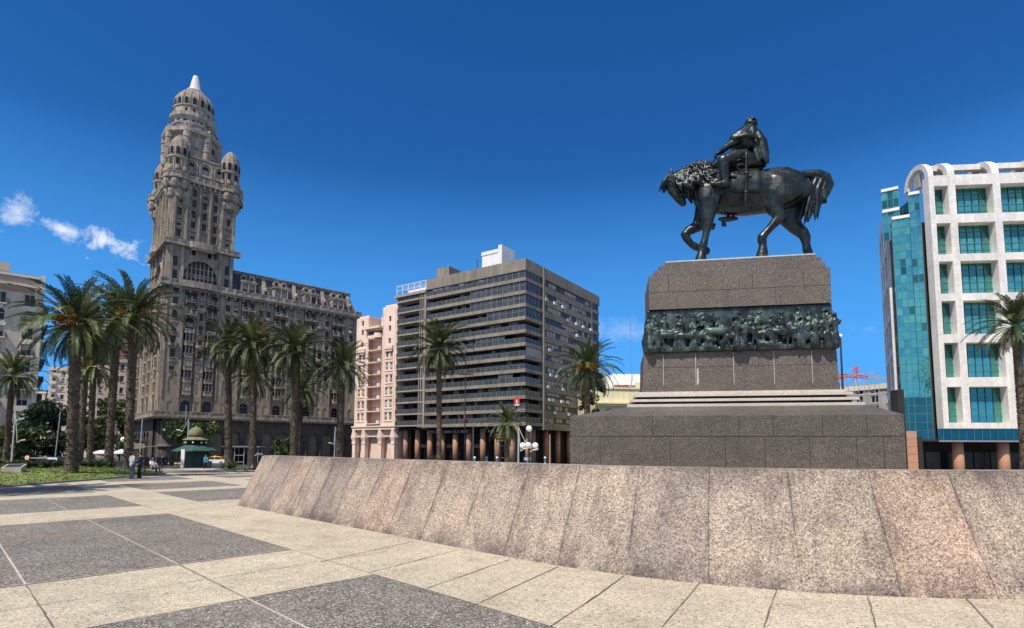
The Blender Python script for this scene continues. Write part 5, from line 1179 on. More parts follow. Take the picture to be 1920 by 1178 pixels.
# ---------------------------------------------------------------- the pink apartment house
def pink_house():
    t = Vector((math.cos(OB_RZ), math.sin(OB_RZ), 0)); org = OB_ORG - t*14.9
    root = thing('pink_apartment_house', 'narrow pink apartment house with two pylons, a recessed balcony bay and arcade', 'building', org, OB_RZ)
    W = Windows(root, ['dark_glass', 'white_frame', 'blind']); I = Matrix.Identity(4); rng = random.Random(9); P, Q = 'pink_stucco', 'pink_shade'
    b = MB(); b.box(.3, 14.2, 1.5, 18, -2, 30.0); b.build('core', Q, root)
    w = MB()
    for (a, bb, zt, c) in ((0.2, 4.6, 33.6, 2.4), (9.4, 14.4, 35.2, 11.9)):
        ops = []
        for k in range(6):
            z = 8.2 + 2.95*k
            for s in (-.75, .75): ops.append((c+s-.42, c+s+.42, z, z+1.75)); W.add(I, c+s, .25, z, .84, 1.75, 0, rng.choice(['blind_half', 'dark', 'blind_low']), (1, 1), .09)
        for z in (26.3, 29.3, 31.6): ops.append((c-.38, c+.38, z, z+1.3)); W.add(I, c, .25, z, .76, 1.3, 0, 'dark', (0, 0))
        w.wall(a, bb, 6.6, zt, ops, 0, .3); w.quad((a, 0, 6.6), (a, 0, zt), (a, 9, zt), (a, 9, 6.6)); w.quad((bb, 0, zt), (bb, 0, 6.6), (bb, 9, 6.6), (bb, 9, zt)); w.quad((a, 0, zt), (bb, 0, zt), (bb, 9, zt), (a, 9, zt))
        for k in range(6):
            z = 8.2+2.95*k; w.box(c-1.3, c+1.3, -.14, -.001, z-.32, z-.1); w.box(c-1.3, c+1.3, -.1, -.001, z+1.85, z+2.0); w.box(c-1.25, c+1.25, -.08, -.001, z+2.12, z+2.22)
        w.box(c-1.35, c+1.35, -.5, -.001, 24.9, 25.7); w.box(c-1.1, c+1.1, -.35, -.001, 24.4, 24.9)
        for x in (a+.25, c-1.7, c+1.7, bb-.25): w.box(x-.12, x+.12, -.12, -.001, 6.7, zt-.5)
        w.box(a+.5, bb-.5, .4, 8, zt, zt+.5)
    w.box(9.0, 9.4, .0, 6, 30, 33.0)
    w.build('pylon', P, root)
    c = MB(); ops = []
    for k in range(8):
        z = 7.6 + 2.95*k
        for x in (5.9, 7.9): ops.append((x-.5, x+.5, z, z+2.1)); W.add(I, x, 1.75, z, 1.0, 2.1, 0, rng.choice(['blind', 'dark', 'blind_half']), (1, 0))
    c.wall(4.6, 9.4, 6.6, 30.2, ops, 1.45, .3); c.quad((4.6, 0, 6.6), (4.6, 1.45, 6.6), (4.6, 1.45, 30.2), (4.6, 0, 30.2)); c.box(4.0, 9.7, -1.3, 3, 30.2, 30.7); c.box(4.3, 9.4, -.6, 3, 29.8, 30.199)
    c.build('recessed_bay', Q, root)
    for k in range(8):
        z = 7.5 + 2.95*k; m = MB(); m.box(4.61, 9.39, -.35, 1.44, z-.2, z, 0)
        if k == 7: m.box(4.61, 9.39, -.4, -.2, z, z+.85, 0); m.lathe([(1.0, z-.2), (1.0, z+.95)], 8.2, -.2, 14, 0)
        else:
            m.box(4.61, 9.39, -.34, -.28, z+.8, z+.86, 1)
            for j in range(22): x = 4.7+j*.21; m.box(x, x+.03, -.33, -.3, z, z+.8, 1)
            for x in (4.9, 8.6, 9.0): m.box(x-.25, x+.25, -.38, -.1, z, z+.7, 0 if rng.random() < .6 else 2)
        m.build('balcony', [P, 'dark_metal', 'white_paint'], root)
    m = MB(); m.box(-.1, 14.6, -.35, 1, 6.0, 6.62); m.box(-.2, 14.7, -.55, 1, 6.62, 6.95)
    for x in (5.6, 6.9, 8.2): m.box(x-.45, x+.45, -.38, -.351, 6.2, 6.4, 1)
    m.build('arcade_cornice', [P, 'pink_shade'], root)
    for k, x in enumerate((.5, 4.0, 9.6, 13.9)):
        m = MB(); m.box(x-.5, x+.5, -.2, .8, -1.9, 2.6); m.box(x-.6, x+.6, -.3, .9, 2.6, 3.2); m.prism([(x-.5, -.2), (x+.5, -.2), (x+.5, .8), (x-.5, .8)], 3.2, 4.2, 0, [(x-.8, -.45), (x+.8, -.45), (x+.8, .8), (x-.8, .8)]); m.prism([(x-.8, -.45), (x+.8, -.45), (x+.8, .8), (x-.8, .8)], 4.2, 6.0, 0, [(x-.25, -.45), (x+.25, -.45), (x+.25, .8), (x-.25, .8)])
        m.build('column', P, root)
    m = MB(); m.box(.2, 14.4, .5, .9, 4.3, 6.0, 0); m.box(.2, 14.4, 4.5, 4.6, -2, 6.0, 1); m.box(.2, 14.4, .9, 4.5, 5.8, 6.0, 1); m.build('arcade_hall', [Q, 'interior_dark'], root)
    m = MB(); m.box(2.8, 8.8, 7, 13, 30, 34.4); m.box(3.2, 9, 3, 8, 30.6, 32.2, 1); m.tube([(3.2, 2.9, 33), (9, 2.9, 33)], .05, 5, 2)
    for x in (3.2, 5, 7, 9): m.tube([(x, 2.9, 31.5), (x, 2.9, 33)], .04, 5, 2)
    m.build('roof_house', ['roof_white', 'grey_stucco', 'grey_metal'], root); W.finish()
pink_house()

# ---------------------------------------------------------------- the white framed glass tower
def glass_tower():
    E = at(1770, 803, 70); org = Vector((E.x, E.y, 0)); rz = math.atan2(-.096, .995)
    root = thing('glass_office_tower', 'white marble framed office tower with teal mirror glass and arched roof ribs', 'building', org, rz)
    I = Matrix.Identity(4); XR = 24.0; fr = MB(); rows = [(5.35, 9.9), (11.1, 15.55), (16.65, 21.0), (21.95, 26.2), (27.15, 31.3), (32.45, 36.35)]
    xs = [(0.65, 2.35), (3.25, 7.75), (8.65, 13.15), (14.05, 18.55), (19.45, 23.4)]; zt = 37.75
    ops = [(a, b, c, d) for a, b in xs for c, d in rows]
    fr.wall(0, XR, 4.62, zt, ops, 0, 1.25, 0); fr.quad((0, 0, 4.62), (0, 1.25, 4.62), (XR, 1.25, 4.62), (XR, 0, 4.62)); fr.quad((0, 0, 4.62), (0, 0, zt), (0, 1.25, zt), (0, 1.25, 4.62)); fr.quad((0, 0, zt), (XR, 0, zt), (XR, 1.25, zt), (0, 1.25, zt))
    for z in [4.63 + .92*k for k in range(36)]:                     # marble joints
        for a, b in ((0, .65), (2.35, 3.25), (7.75, 8.65), (13.15, 14.05)): fr.box(a, b, -.003, .02, z-.008, z+.008, 1)
    for c, d in [(4.62, 5.35)] + [(rows[k][1], rows[k+1][0]) for k in range(5)] + [(36.35, zt)]:
        x = .9
        while x < XR: fr.box(x-.008, x+.008, -.003, .02, c, d, 1); x += 1.12
    fr.build('marble_frame', ['marble', 'marble_joint'], root)
    for a, b in ((0, .65), (2.35, 3.25), (7.75, 8.65), (13.15, 14.05), (18.55, 19.45)):   # ribs that curl over the roof edge
        m = MB(); n = 12; R, r = 2.6, 1.95; zc = zt; out = [(R*math.cos(math.pi*k/n), R*math.sin(math.pi*k/n)) for k in range(n+1)]
        q0 = []
        for k in range(n): 
            a0, a1 = math.pi*k/n, math.pi*(k+1)/n
            P = lambda rr, aa, x: (x, R - rr*math.cos(aa), zc + rr*math.sin(aa))
            m.quad(P(R,a0,a), P(R,a0,b), P(R,a1,b), P(R,a1,a)); m.quad(P(r,a0,b), P(r,a0,a), P(r,a1,a), P(r,a1,b)); m.quad(P(r,a0,a), P(R,a0,a), P(R,a1,a), P(r,a1,a)); m.quad(P(R,a0,b), P(r,a0,b), P(r,a1,b), P(R,a1,b))
        m.box(a+.05, b-.05, R-.5, R+.5, zt-.5, zt+1.3, 1); m.build('roof_rib', ['marble', 'grey_stucco'], root)
    m = MB(); m.box(.65, XR, 1.9, 2.7, zt+1.55, zt+2.3); m.build('roof_beam', 'marble', root)
    for a, b in xs:
        for c, d in rows:
            g = MB(); mu = MB()
            nx = max(2, round((b-a)/.92)); nz = 5
            for i in range(nx):
                for j in range(nz):
                    x0, x1 = a+(b-a)*i/nx, a+(b-a)*(i+1)/nx; z0, z1 = c+(d-c)*j/nz, c+(d-c)*(j+1)/nz; e = random.uniform(-.004, .004); e2 = random.uniform(-.004, .004)
                    g.quad((x0, 1.22+e, z0), (x1, 1.22-e, z0), (x1, 1.22-e+e2, z1), (x0, 1.22+e+e2, z1), 1 if j >= 3 else 0)  # top rows take the deeper glass: shadow of the recess put into colour
            for i in range(1, nx): x = a+(b-a)*i/nx; mu.box(x-.035, x+.035, 1.12, 1.2, c, d)
            for j in range(1, nz): z = c+(d-c)*j/nz; mu.box(a, b, 1.14, 1.19, z-.03, z+.03)
            gg = g.build('window', ['teal_glass', 'deep_teal_glass'], root); mu.build('mullion', 'mullion_metal', gg)
    # faceted glass shaft beside the frame: main plane, narrow return, stepped head
    inv = (Matrix.Translation(org) @ Matrix.Rotation(rz, 4, 'Z')).inverted()
    def L(px, py, Y): q = inv @ at(px, py, Y); return (q.x, q.y)
    A = (-.25, 1.6); B = L(1687, 680, 73.2); Cc = L(1681, 690, 79.5)
    def facet(gm, mm, p, q, z0, z1, nx, nz, kind=lambda i, j: 0):
        p, q = Vector((*p, 0)), Vector((*q, 0)); d = (q-p).normalized(); nn = Vector((-d.y, d.x, 0)); nn = -nn
        for i in range(nx):
            for j in range(nz):
                a, b = p+(q-p)*i/nx, p+(q-p)*(i+1)/nx; c, e = z0+(z1-z0)*j/nz, z0+(z1-z0)*(j+1)/nz; k = random.uniform(-.007, .007); k2 = random.uniform(-.006, .006)
                gm.quad((a+nn*k)[:2]+(c,), (b-nn*k)[:2]+(c,), (b-nn*k+nn*k2)[:2]+(e,), (a+nn*k+nn*k2)[:2]+(e,), kind(i, j))
        def bar(a, b, z_0, z_1, w):
            s = nn*.05; mm.prism([(a-s)[:2], (b-s)[:2], (b+s)[:2], (a+s)[:2]] if (b-a).cross(nn).z < 0 else [(a+s)[:2], (b+s)[:2], (b-s)[:2], (a-s)[:2]], z_0, z_1)
        for i in range(nx+1): a = p+(q-p)*i/nx; bar(a-d*.035, a+d*.035, z0, z1, 0)
        for j in range(nz+1): z = z0+(z1-z0)*j/nz; bar(p, q, z-.03, z+.03, 0)
    g = MB(); mu = MB(); dark = lambda i, j: 1 if j < 5 or random.random() < .08 else 0
    D = Vector(B).lerp(Vector(A), .62)
    facet(g, mu, B, D, 3.3, 33.0, 3, 27, dark); facet(g, mu, D, A, 3.3, 36.0, 2, 30, dark)
    facet(g, mu, Cc, B, 3.3, 31.8, 4, 26, lambda i, j: 1)
    B2 = (B[0]+.2, B[1]+2.4); D2 = (D.x+.1, D.y+2.2); facet(g, mu, B2, D2, 31.0, 38.0, 3, 6, lambda i, j: random.choice([0, 1]))
    A2 = (-.25, 9.0); facet(g, mu, A, A2, 3.3, 36.0, 4, 30, lambda i, j: 1)
    g.build('mirror_glazing', ['teal_glass', 'deep_teal_glass'], root); mu.build('mullion', 'mullion_metal', root)
    m = MB()
    for p, q, z in ((B, D, 33.0), (D, A, 36.0), (B2, D2, 35.0), (B2, D2, 38.0)):
        p, q = Vector((*p[:2], 0)), Vector((*q[:2], 0)); d = (q-p).normalized(); nn = Vector((-d.y, d.x, 0)); m.prism([(p-nn*.3)[:2], (q-nn*.3)[:2], (q+nn*2.6)[:2], (p+nn*2.6)[:2]], z+.03, z+.42)
    m.build('white_coping', 'roof_white', root)
    m = MB(); m.prism([(B[0]+1.6, B[1]+1.2), (-.5, 2.6), (XR, 2.6), (XR, 20), (B[0]+13, 20)], 3.3, 32.5); m.prism([(.15, 1.4), (XR, 1.4), (XR, 2.55), (.8, 2.55)], 3.0, 37.3); m.build('core', 'interior_dark', root)
    # grey stone wall frame on the far left, seen almost edge on
    F0 = L(1679.5, 690, 78.6); F1 = L(1676, 690, 78.3); G1 = L(1661, 690, 93.0)
    m = MB(); dd = (Vector(G1)-Vector(F1)); Ls = dd.length; ang = math.atan2(-dd.y, -dd.x); m.M = Matrix.Translation((G1[0], G1[1], 0)) @ Matrix.Rotation(ang, 4, 'Z')
    ops = [(a, b, c, d) for a, b in ((1.2, 4.2), (5.4, 9.2), (10.4, Ls-1.6)) for c, d in rows]
    m.wall(0, Ls, 3.0, 38.2, ops, 0, 1.4); m.box(0, Ls, 1.45, 2.2, 3.0, 36.3, 1); m.box(0, Ls, .0, 1.4, 38.2, 38.25)
    m.quad((Ls, 0, 3), (Ls, 1.4, 3), (Ls, 1.4, 38.2), (Ls, 0, 38.2)); m.box(Ls-.9, Ls+.05, .0-.0, .9, 38.25, 39.0); m.build('side_frame', ['marble', 'interior_dark'], root)
    # ground floor: soffit, columns, dark lobby
    m = MB(); m.prism([(B[0]-.2, B[1]+.1), (.0, 1.0), (XR, 1.0), (XR, 16), (B[0]+9, 16)], 3.0, 3.3, 0); m.box(-.2, XR, .9, 1.0, 3.2, 4.6, 2); m.box(-.2, XR, .7, .9, 2.95, 3.15, 1)
    x = .4
    while x < XR: m.box(x-.03, x+.03, .84, .9, 3.2, 4.6, 1); x += .92
    m.build('soffit', ['interior_dark', 'grey_metal', 'deep_teal_glass'], root)
    m = MB(); m.box(-6.5, XR, 8, 8.2, -2, 3.0); m.build('lobby_wall', 'interior_dark', root)
    m = MB(); x = -6
    while x < XR: m.box(x, x+1.9, 7.9, 7.98, -1.6, 1.6, 0 if random.random() < .7 else 1); x += 2.1
    m.build('lobby_glazing', ['dark_glass', 'curtain_glass'], root)
    for x, y, r in ((-3.9, 2.6, .6), (2.9, 2.2, .62), (8.3, 2.2, .64), (13.6, 2.2, .64), (19, 2.2, .64)): m = MB(); m.lathe([(r, -2), (r, 3.0)], x, y, 16); m.build('column', 'terracotta_column', root, True)
    m = MB(); P = L(1709, 800, 68.0); m.box(P[0]-.75, P[0]+.55, P[1], P[1]+1.2, -2, 4.2, 0); m.box(P[0]-1.5, P[0]-.76, P[1]-.2, P[1]+1.4, -2, 9.3, 1); m.box(P[0]+.62, P[0]+1.1, P[1]-.1, P[1]+1.0, -2, 3.5, 1)
    for k in range(6): m.box(P[0]-.753, P[0]+.553, P[1]-.003, P[1]+.02, -1.5+.95*k, -1.47+.95*k, 1)
    m.build('entrance_pier', ['terracotta_column', 'interior_dark'], root)
glass_tower()

# ---------------------------------------------------------------- other blocks round the square
def plain_block(name, label, loc, rz, w, d, h, mwall, rows=8, cols=5, ww=1.2, wh=1.6, z_first=3.0, balc=None, trim='cream_light', side=True, z_base=-2.0, seed=1, glass_m='dark_glass', recess=.25):
    root = thing(name, label, 'building', loc, rz); rng = random.Random(seed); I = Matrix.Identity(4)
    W = Windows(root, [glass_m, 'white_frame', 'blind'], 60); m = MB(); pz = (h-z_first)/rows; W.sill = recess
    faces = [(I, w)] + ([(face_frame('left', 0, d), d), (face_frame('right', w), d)] if side else [])
    for M, L in faces:
        m.M = M; t = MB(); t.M = M; ops = []; nc = max(1, round(cols*L/w))
        for r in range(rows):
            for c in range(nc):
                x, z = L*(c+.5)/nc, z_first + pz*r + .5; ops.append((x-ww/2, x+ww/2, z, z+wh)); W.add(M, x, recess, z, ww, wh, 0, pick(rng), (1, 0))
                if balc and c % balc == 0: b = MB(); b.M = M; b.box(x-ww*.8, x+ww*.8, -.9, -.13, z-.35, z-.155); b.box(x-ww*.8, x+ww*.8, -.9, -.8, z-.155, z+.6); b.build('balcony', trim, root)
        m.wall(0, L, z_base, h, ops, 0, recess)
        t.box(-.1, L+.1, -.3, -.001, h-.7, h-.3); t.box(-.2, L+.2, -.3, -.0005, h-.3, h+.35); t.build('cornice', trim, root)
    m.M = I; m.quad((0, 0, h), (w, 0, h), (w, d, h), (0, d, h)); m.quad((w, d, z_base), (0, d, z_base), (0, d, h), (w, d, h)); m.box(.4, w-.4, .45, d-.4, z_base, h-.3)
    if not side: m.quad((0, d, z_base), (0, 0, z_base), (0, 0, h), (0, d, h)); m.quad((w, 0, z_base), (w, d, z_base), (w, d, h), (w, 0, h))
    m.build('wall', mwall, root); W.finish(); return root
# cream art-deco house on the far left
def deco_house():
    rzs = math.atan2(.674, .738); R = at(72, 700, 100); t = Vector((math.cos(rzs), math.sin(rzs), 0)); WL = 30.0; org = Vector((R.x, R.y, 0)) - t*WL
    root = thing('deco_apartment_house', 'cream corner apartment house with stepped mauve panels and small iron balconies', 'building', org, rzs)
    W = Windows(root, ['dark_glass', 'white_frame', 'blind'], 60); rng = random.Random(5); I = Matrix.Identity(4); C, D = 'cream_stucco', 'cream_light'
    m = MB(); tr = MB(); bl = MB()
    fields = [(0, 6, -1.0, 36.5), (6, 13, 0, 36.0), (13, 19.5, -1.2, 35.5), (19.5, 22.2, 0.0, 34.8), (22.2, 30, -.6, 32.5)]
    for i, (a, b, y, h) in enumerate(fields):
        ops = []; n = 2 if b-a > 5 else 1
        for k in range(10):
            z = 3.0 + 3.0*k
            if z+2 > h-1.5: break
            for j in range(n):
                x = a+(b-a)*(j+.5)/n; arch = 1 if k == 7 else 0; ops.append((x-.75, x+.75, z, z+2.1, arch)); W.add(I, x, y+.35, z, 1.5, 2.1, arch, rng.choice(['blind', 'dark', 'blind_half']), (1, 0))
                if (k+j+i) % 2 == 0:
                    bl = MB(); bl.box(x-1.0, x+1.0, y-.8, y-.001, z-.25, z-.05, 1); bl.box(x-1.0, x+1.0, y-.8, y-.75, z+.75, z+.82)
                    for q in range(12): xx = x-.97+q*.176; bl.box(xx, xx+.05, y-.79, y-.76, z-.05, z+.75)
                    bl.box(x-1.0, x-.96, y-.75, y-.01, z-.05, z+.8); bl.box(x+.96, x+1.0, y-.75, y-.01, z-.05, z+.8); bl.build('iron_balcony', ['dark_metal', D], root)
                else: tr.box(x-.95, x+.95, y-.14, y-.001, z-.95, z-.1, 0); 
                if rng.random() < .25: bl = MB(); bl.box(x-.4, x+.4, y-.45, y-.002, z-.9, z-.35); bl.build('air_conditioner', 'ac_white', root)
        m.wall(a, b, -2, h, ops, y, .4); m.quad((a, y, -2), (a, y, h), (a, 2.5, h), (a, 2.5, -2)); m.quad((b, y, h), (b, y, -2), (b, 2.5, -2), (b, 2.5, h)); m.quad((a, y, h), (b, y, h), (b, 6, h), (a, 6, h))
        for x in (a+.35, b-.35): tr.box(x-.3, x+.3, y-.25, y-.001, -1.5, h+.4)
        if b-a > 4:
            tr.box(a+.66, b-.66, y-.5, y-.001, h-2.2, h-1.9); tr.box(a+.66, b-.66, y-.12, y-.001, h-1.5, h-.5, 1); tr.box(a+.7, b-.7, y-.3, y-.001, h-.4, h)
            for x in (a+1.2, b-1.2): tr.poly([(x-.12, y-.9, h-2.2), (x+.12, y-.9, h-2.2), (x+.12, y-.01, h-4.2), (x-.12, y-.01, h-4.2)]); 
            tr.poly([(a+.7, y-1.0, h-2.2), (b-.7, y-1.0, h-2.2), (b-1.6, y-.02, h-3.2), (a+1.6, y-.02, h-3.2)], 1); tr.box(a+.66, b-.66, y-1.0, y-.501, h-2.2, h-1.95)
        for q in range(4): x = b-.62+.14*q; tr.box(x, x+.05, y-.29, y-.251, h-7, h-2.5, 1)
    m.box(.5, WL-.3, 2.6, 26, -2, 32); m.quad((WL, -.6, -2), (WL, 26, -2), (WL, 26, 32.5), (WL, -.6, 32.5)); m.box(20, 25, 3, 12, 32, 35.2)
    for k in range(8): 
        for y in (4, 10, 16): bl = MB(); bl.box(WL, WL+.9, y, y+2.4, 4+3.3*k, 5.0+3.3*k); bl.build('side_balcony', 'dark_metal', root)
    m.build('wall', C, root); tr.build('moulding', [D, 'mauve_panel'], root); W.finish()
    r = MB(); r.tube([(23, 3, 33.6), (29.5, 3, 33.6)], .05, 5); r.tube([(23, 3, 33.1), (29.5, 3, 33.1)], .03, 5)
    for k in range(7): r.tube([(23+k*1.08, 3, 32.4), (23+k*1.08, 3, 33.6)], .04, 5)
    r.tube([(13, 4, 35), (13, 4, 40)], .06, 5); r.tube([(12.2, 4, 38.6), (13.8, 4, 38.6)], .04, 5); r.tube([(12.5, 4, 39.4), (13.5, 4, 39.4)], .04, 5); r.build('roof_railing', 'grey_metal', root)
deco_house()
RZS = math.atan2(.674, .738)
def block_px(name, label, px, Y, rz, w, d, top_py, mwall, **kw):
    p = at(px, 820, Y); h = at(px, top_py, Y).z; return plain_block(name, label, (p.x, p.y, 0), rz, w, d, h, mwall, **kw)
block_px('avenue_block', 'pale cream block with blank party wall seen down the avenue between palms', 84, 175, rad(28), 14, 20, 690, 'cream_light', rows=9, cols=6, ww=.9, balc=2, seed=2)
block_px('avenue_block', 'grey modern block with blue glazed strips behind the tallest left palm', 118, 205, rad(20), 12, 20, 640, 'grey_stucco', rows=13, cols=3, ww=2.6, wh=1.5, seed=3, glass_m='curtain_glass')
block_px('avenue_block', 'tan apartment block with stacked rounded balconies behind the palm trunks', 152, 190, rad(30), 10, 18, 655, 'tan_stucco', rows=10, cols=2, ww=2.0, wh=1.7, balc=1, seed=4)
block_px('avenue_block', 'old stone fronted house with tall pilasters beside the red brick block', 172, 172, RZS-.1, 8, 15, 672, 'pink_shade', rows=7, cols=3, ww=1.0, wh=2.0, seed=5)
block_px('avenue_block', 'tall red brick block with pale window strips next to the tower palace', 196, 182, RZS, 14, 18, 575, 'brick_red', rows=14, cols=5, ww=1.8, wh=1.3, seed=6, trim='grey_stucco')
block_px('avenue_block', 'distant cream tower closing the far end of the tree lined avenue', 62, 300, rad(10), 16, 16, 735, 'tan_stucco', rows=8, cols=5, seed=7)
# low yellow house behind the pedestal
def yellow_house():
    p = at(1117, 800, 112); root = thing('yellow_house', 'low pale yellow classical house with cornice and pedimented windows', 'building', (p.x, p.y, 0), rad(8))
    W = Windows(root, ['interior_dark', 'white_frame', 'blind']); I = Matrix.Identity(4); m = MB(); zt = at(1150, 727, 112).z; ops = []
    for k in range(7): x = 2.8 + 2.9*k; ops.append((x-.75, x+.75, zt-8.0, zt-5.3)); W.add(I, x, .3, zt-8, 1.5, 2.7, 0, 'dark')
    m.wall(0, 24, -2, zt-.2, ops, 0, .35); m.quad((0, 0, -2), (0, 0, zt-.2), (0, 14, zt-.2), (0, 14, -2)); m.quad((24, 0, -2), (24, 14, -2), (24, 14, zt-.2), (24, 0, zt-.2)); m.box(.5, 23.5, .6, 14, -2, zt-.3)
    m.build('wall', 'yellow_stucco', root); m = MB(); m.box(-.3, 24.3, -.9, -.001, zt-3.3, zt-3.0); m.box(-.15, 24.2, -.5, -.001, zt-3.8, zt-3.301); m.box(-.2, 24.2, -.25, 1, zt-.2, zt+.1)
    for k in range(7):
        x = 2.8+2.9*k; m.extrude_y([(x-1.15, zt-4.9), (x+1.15, zt-4.9), (x, zt-4.1)], -.3, -.001); m.box(x-1.1, x+1.1, -.25, -.001, zt-5.2, zt-4.95); m.box(x-1.65, x-1.3, -.2, -.001, -1.5, zt-4.0)
    m.build('cornice', 'yellow_stucco', root); m = MB(); m.box(3.5, 20, 3, 13, zt-.2, zt+1.0); m.prism([(4, 3.2), (9, 2.6), (20, 3), (20, 13), (4, 13)], zt+1.0, zt+3.4, 0, [(4.8, 4), (9, 3.4), (19, 3.8), (19, 12), (5, 12)]); m.box(5, 8, 2.9, 3.0, zt+.1, zt+1.0, 1); m.box(9.4, 10.6, 2.0, 2.6, zt, zt+1.5, 2)
    m.tube([(8.6, 2.6, zt), (8.6, 2.6, zt+16)], .05, 5, 3); m.build('roof_house', ['roof_white', 'brick_red', 'yellow_stucco', 'grey_metal'], root); W.finish()
yellow_house()
block_px('far_block', 'pale half hidden block with scaffold cage just right of the pedestal', 1574, 120, rad(-60), 12, 10, 730, 'grey_stucco', rows=6, cols=4, ww=1.4, wh=1.5, seed=8)
block_px('far_block', 'cream block among the far roofs right of the monument', 1598, 160, rad(-58), 14, 12, 735, 'cream_light', rows=6, cols=5, ww=1.6, wh=1.4, seed=9)
block_px('far_block', 'small salmon pink block among the far roofs beside the glass tower', 1618, 185, rad(-50), 9, 12, 757, 'pink_stucco', rows=5, cols=3, seed=10)
block_px('far_block', 'small pale house end nearest the glass tower wall', 1632, 190, rad(-50), 8, 12, 765, 'cream_light', rows=4, cols=3, seed=11)
def scaffold(name, label, x, y, z0, w, d, h, lev, matn, cat='scaffold', plat=None, rz=0.0):
    root = thing(name, label, cat, (x, y, 0), rz); m = MB(); nx = max(1, round(w/2.0))
    for i in range(nx+1):
        for yy in (0, d): m.tube([(w*i/nx, yy, z0), (w*i/nx, yy, z0+h)], .05, 5)
    m.build('standard', matn, root); m = MB()
    for k in range(1, lev+1):
        z = z0+h*k/lev
        for yy in (0, d): m.tube([(0, yy, z-.1), (w, yy, z-.1)], .045, 5)
        for i in range(nx+1): m.tube([(w*i/nx, 0, z-.1), (w*i/nx, d, z-.1)], .04, 5)
    m.build('ledger', matn, root); m = MB()
    for k in range(lev):
        for i in range(nx): a, b = (0, 1) if (k+i) % 2 else (1, 0); m.tube([(w*(i+a)/nx, 0, z0+h*k/lev), (w*(i+b)/nx, 0, z0+h*(k+1)/lev)], .03, 5)
    m.build('brace', matn, root)
    if plat:
        m = MB(); m.box(0, w, 0, d, z0+h-1.25, z0+h-1.15); m.box(0, w, -.06, -.01, z0+h-.25, z0+h-.1); m.box(0, w, -.06, -.01, z0+h-.7, z0+h-.58); m.build('work_platform', plat, root)
    return root
p = at(1571, 830, 108); scaffold('facade_scaffold', 'tall tube scaffold on the far block right of the pedestal', p.x, p.y, -1.8, 7, 1.6, at(1575, 705, 108).z+1.8, 9, 'galvanised', rz=rad(-55))
def crane():
    b = at(1610, 800, 260); top = at(1610, 688, 260).z; jz = at(1610, 706, 260).z
    root = thing('tower_crane', 'red and white tower crane standing over the far roofs', 'crane', (b.x, b.y, 0), 0.0); m = MB()
    def lattice(mb, p, q, w, n, ma=0):
        p, q = Vector(p), Vector(q); t = (q-p).normalized(); a = t.cross(Vector((0, 1, 0.01))).normalized()*w; c = t.cross(a).normalized()*w
        cs = [a+c, a-c, -a-c, -a+c]
        for k in cs: mb.tube([p+k, q+k], .16, 4, ma)
        for i in range(n):
            u, v = p+(q-p)*i/n, p+(q-p)*(i+1)/n
            for j in range(4): mb.tube([u+cs[j], v+cs[(j+1) % 4]], .1, 4, ma)
    lattice(m, (0, 0, -2), (0, 0, jz-1), .8, 16, 1); m.build('mast', ['red_paint', 'galvanised'], root)
    m = MB(); lattice(m, (0, 0, jz-1), (0, 0, top), .7, 5); m.build('apex', 'red_paint', root)
    m = MB(); lattice(m, (0, 0, jz), (-8.5, 0, jz+.6), .55, 6); m.box(-8.5, -5.5, -.8, .8, jz-1.4, jz+.2); m.build('counter_jib', 'red_paint', root)
    m = MB(); lattice(m, (0, 0, jz), (5.5, 0, jz-.4), .5, 5, 0); lattice(m, (5.5, 0, jz-.4), (14, 0, jz-.9), .45, 8, 1); m.tube([(0, 0, top), (13, 0, jz-.4)], .07, 4, 1); m.tube([(0, 0, top), (-8, 0, jz+.9)], .07, 4, 1); m.build('jib', ['red_paint', 'galvanised'], root)
crane()

# ---------------------------------------------------------------- palms
def frond(mb, base, az, el0, L, droop, rng, m, width=1.0):
    """one feather frond: arching rib with two rows of narrow leaflets"""
    n = 16; d = Vector((math.cos(az), math.sin(az), 0)); side0 = Vector((-d.y, d.x, 0)); pts = []; p = Vector(base); el = el0; step = L/n; tw = rng.uniform(-.5, .5)
    for i in range(n+1):
        pts.append((p.copy(), el)); p = p + (d*math.cos(el) + Vector((0, 0, 1))*math.sin(el))*step; el -= droop/n*(0.4 + 1.25*i/n)
    for i in range(n):
        a, ea = pts[i]; b, eb = pts[i+1]; w = .045*(1-i/n)+.012; mb.poly([a-side0*w, b-side0*w*.9, b+side0*w*.9, a+side0*w], m)
    k = 30
    for j in range(k):
        t = .10 + .90*j/(k-1); f = t*n; i = min(int(f), n-1); a, ea = pts[i]; b, eb = pts[i+1]; q = a.lerp(b, f-i); tang = (b-a).normalized(); up = side0.cross(tang) * -1
        if up.z < 0 and abs(ea) < 1.5: up = -up
        ll = (.20 + .30*math.sin(min(1, t*1.15)*math.pi*.85))*width * L/3.2
        for s in (-1, 1):
            sd = (side0*s*.74 + tang*(.85+.3*t) + up*(.34 + tw*.2*s - .1*t) + Vector((0, 0, -.12)) + Vector((rng.uniform(-.12, .12), rng.uniform(-.12, .12), rng.uniform(-.12, .12)))).normalized()
            w = tang*.052*L/3.2; e = q+sd*ll; mid = q+sd*ll*.55+Vector((0, 0, .012)); e = e+Vector((0, 0, -.10*ll))
            mb.poly([q-w*.5, mid-w, e, mid+w, q+w*.5], m)
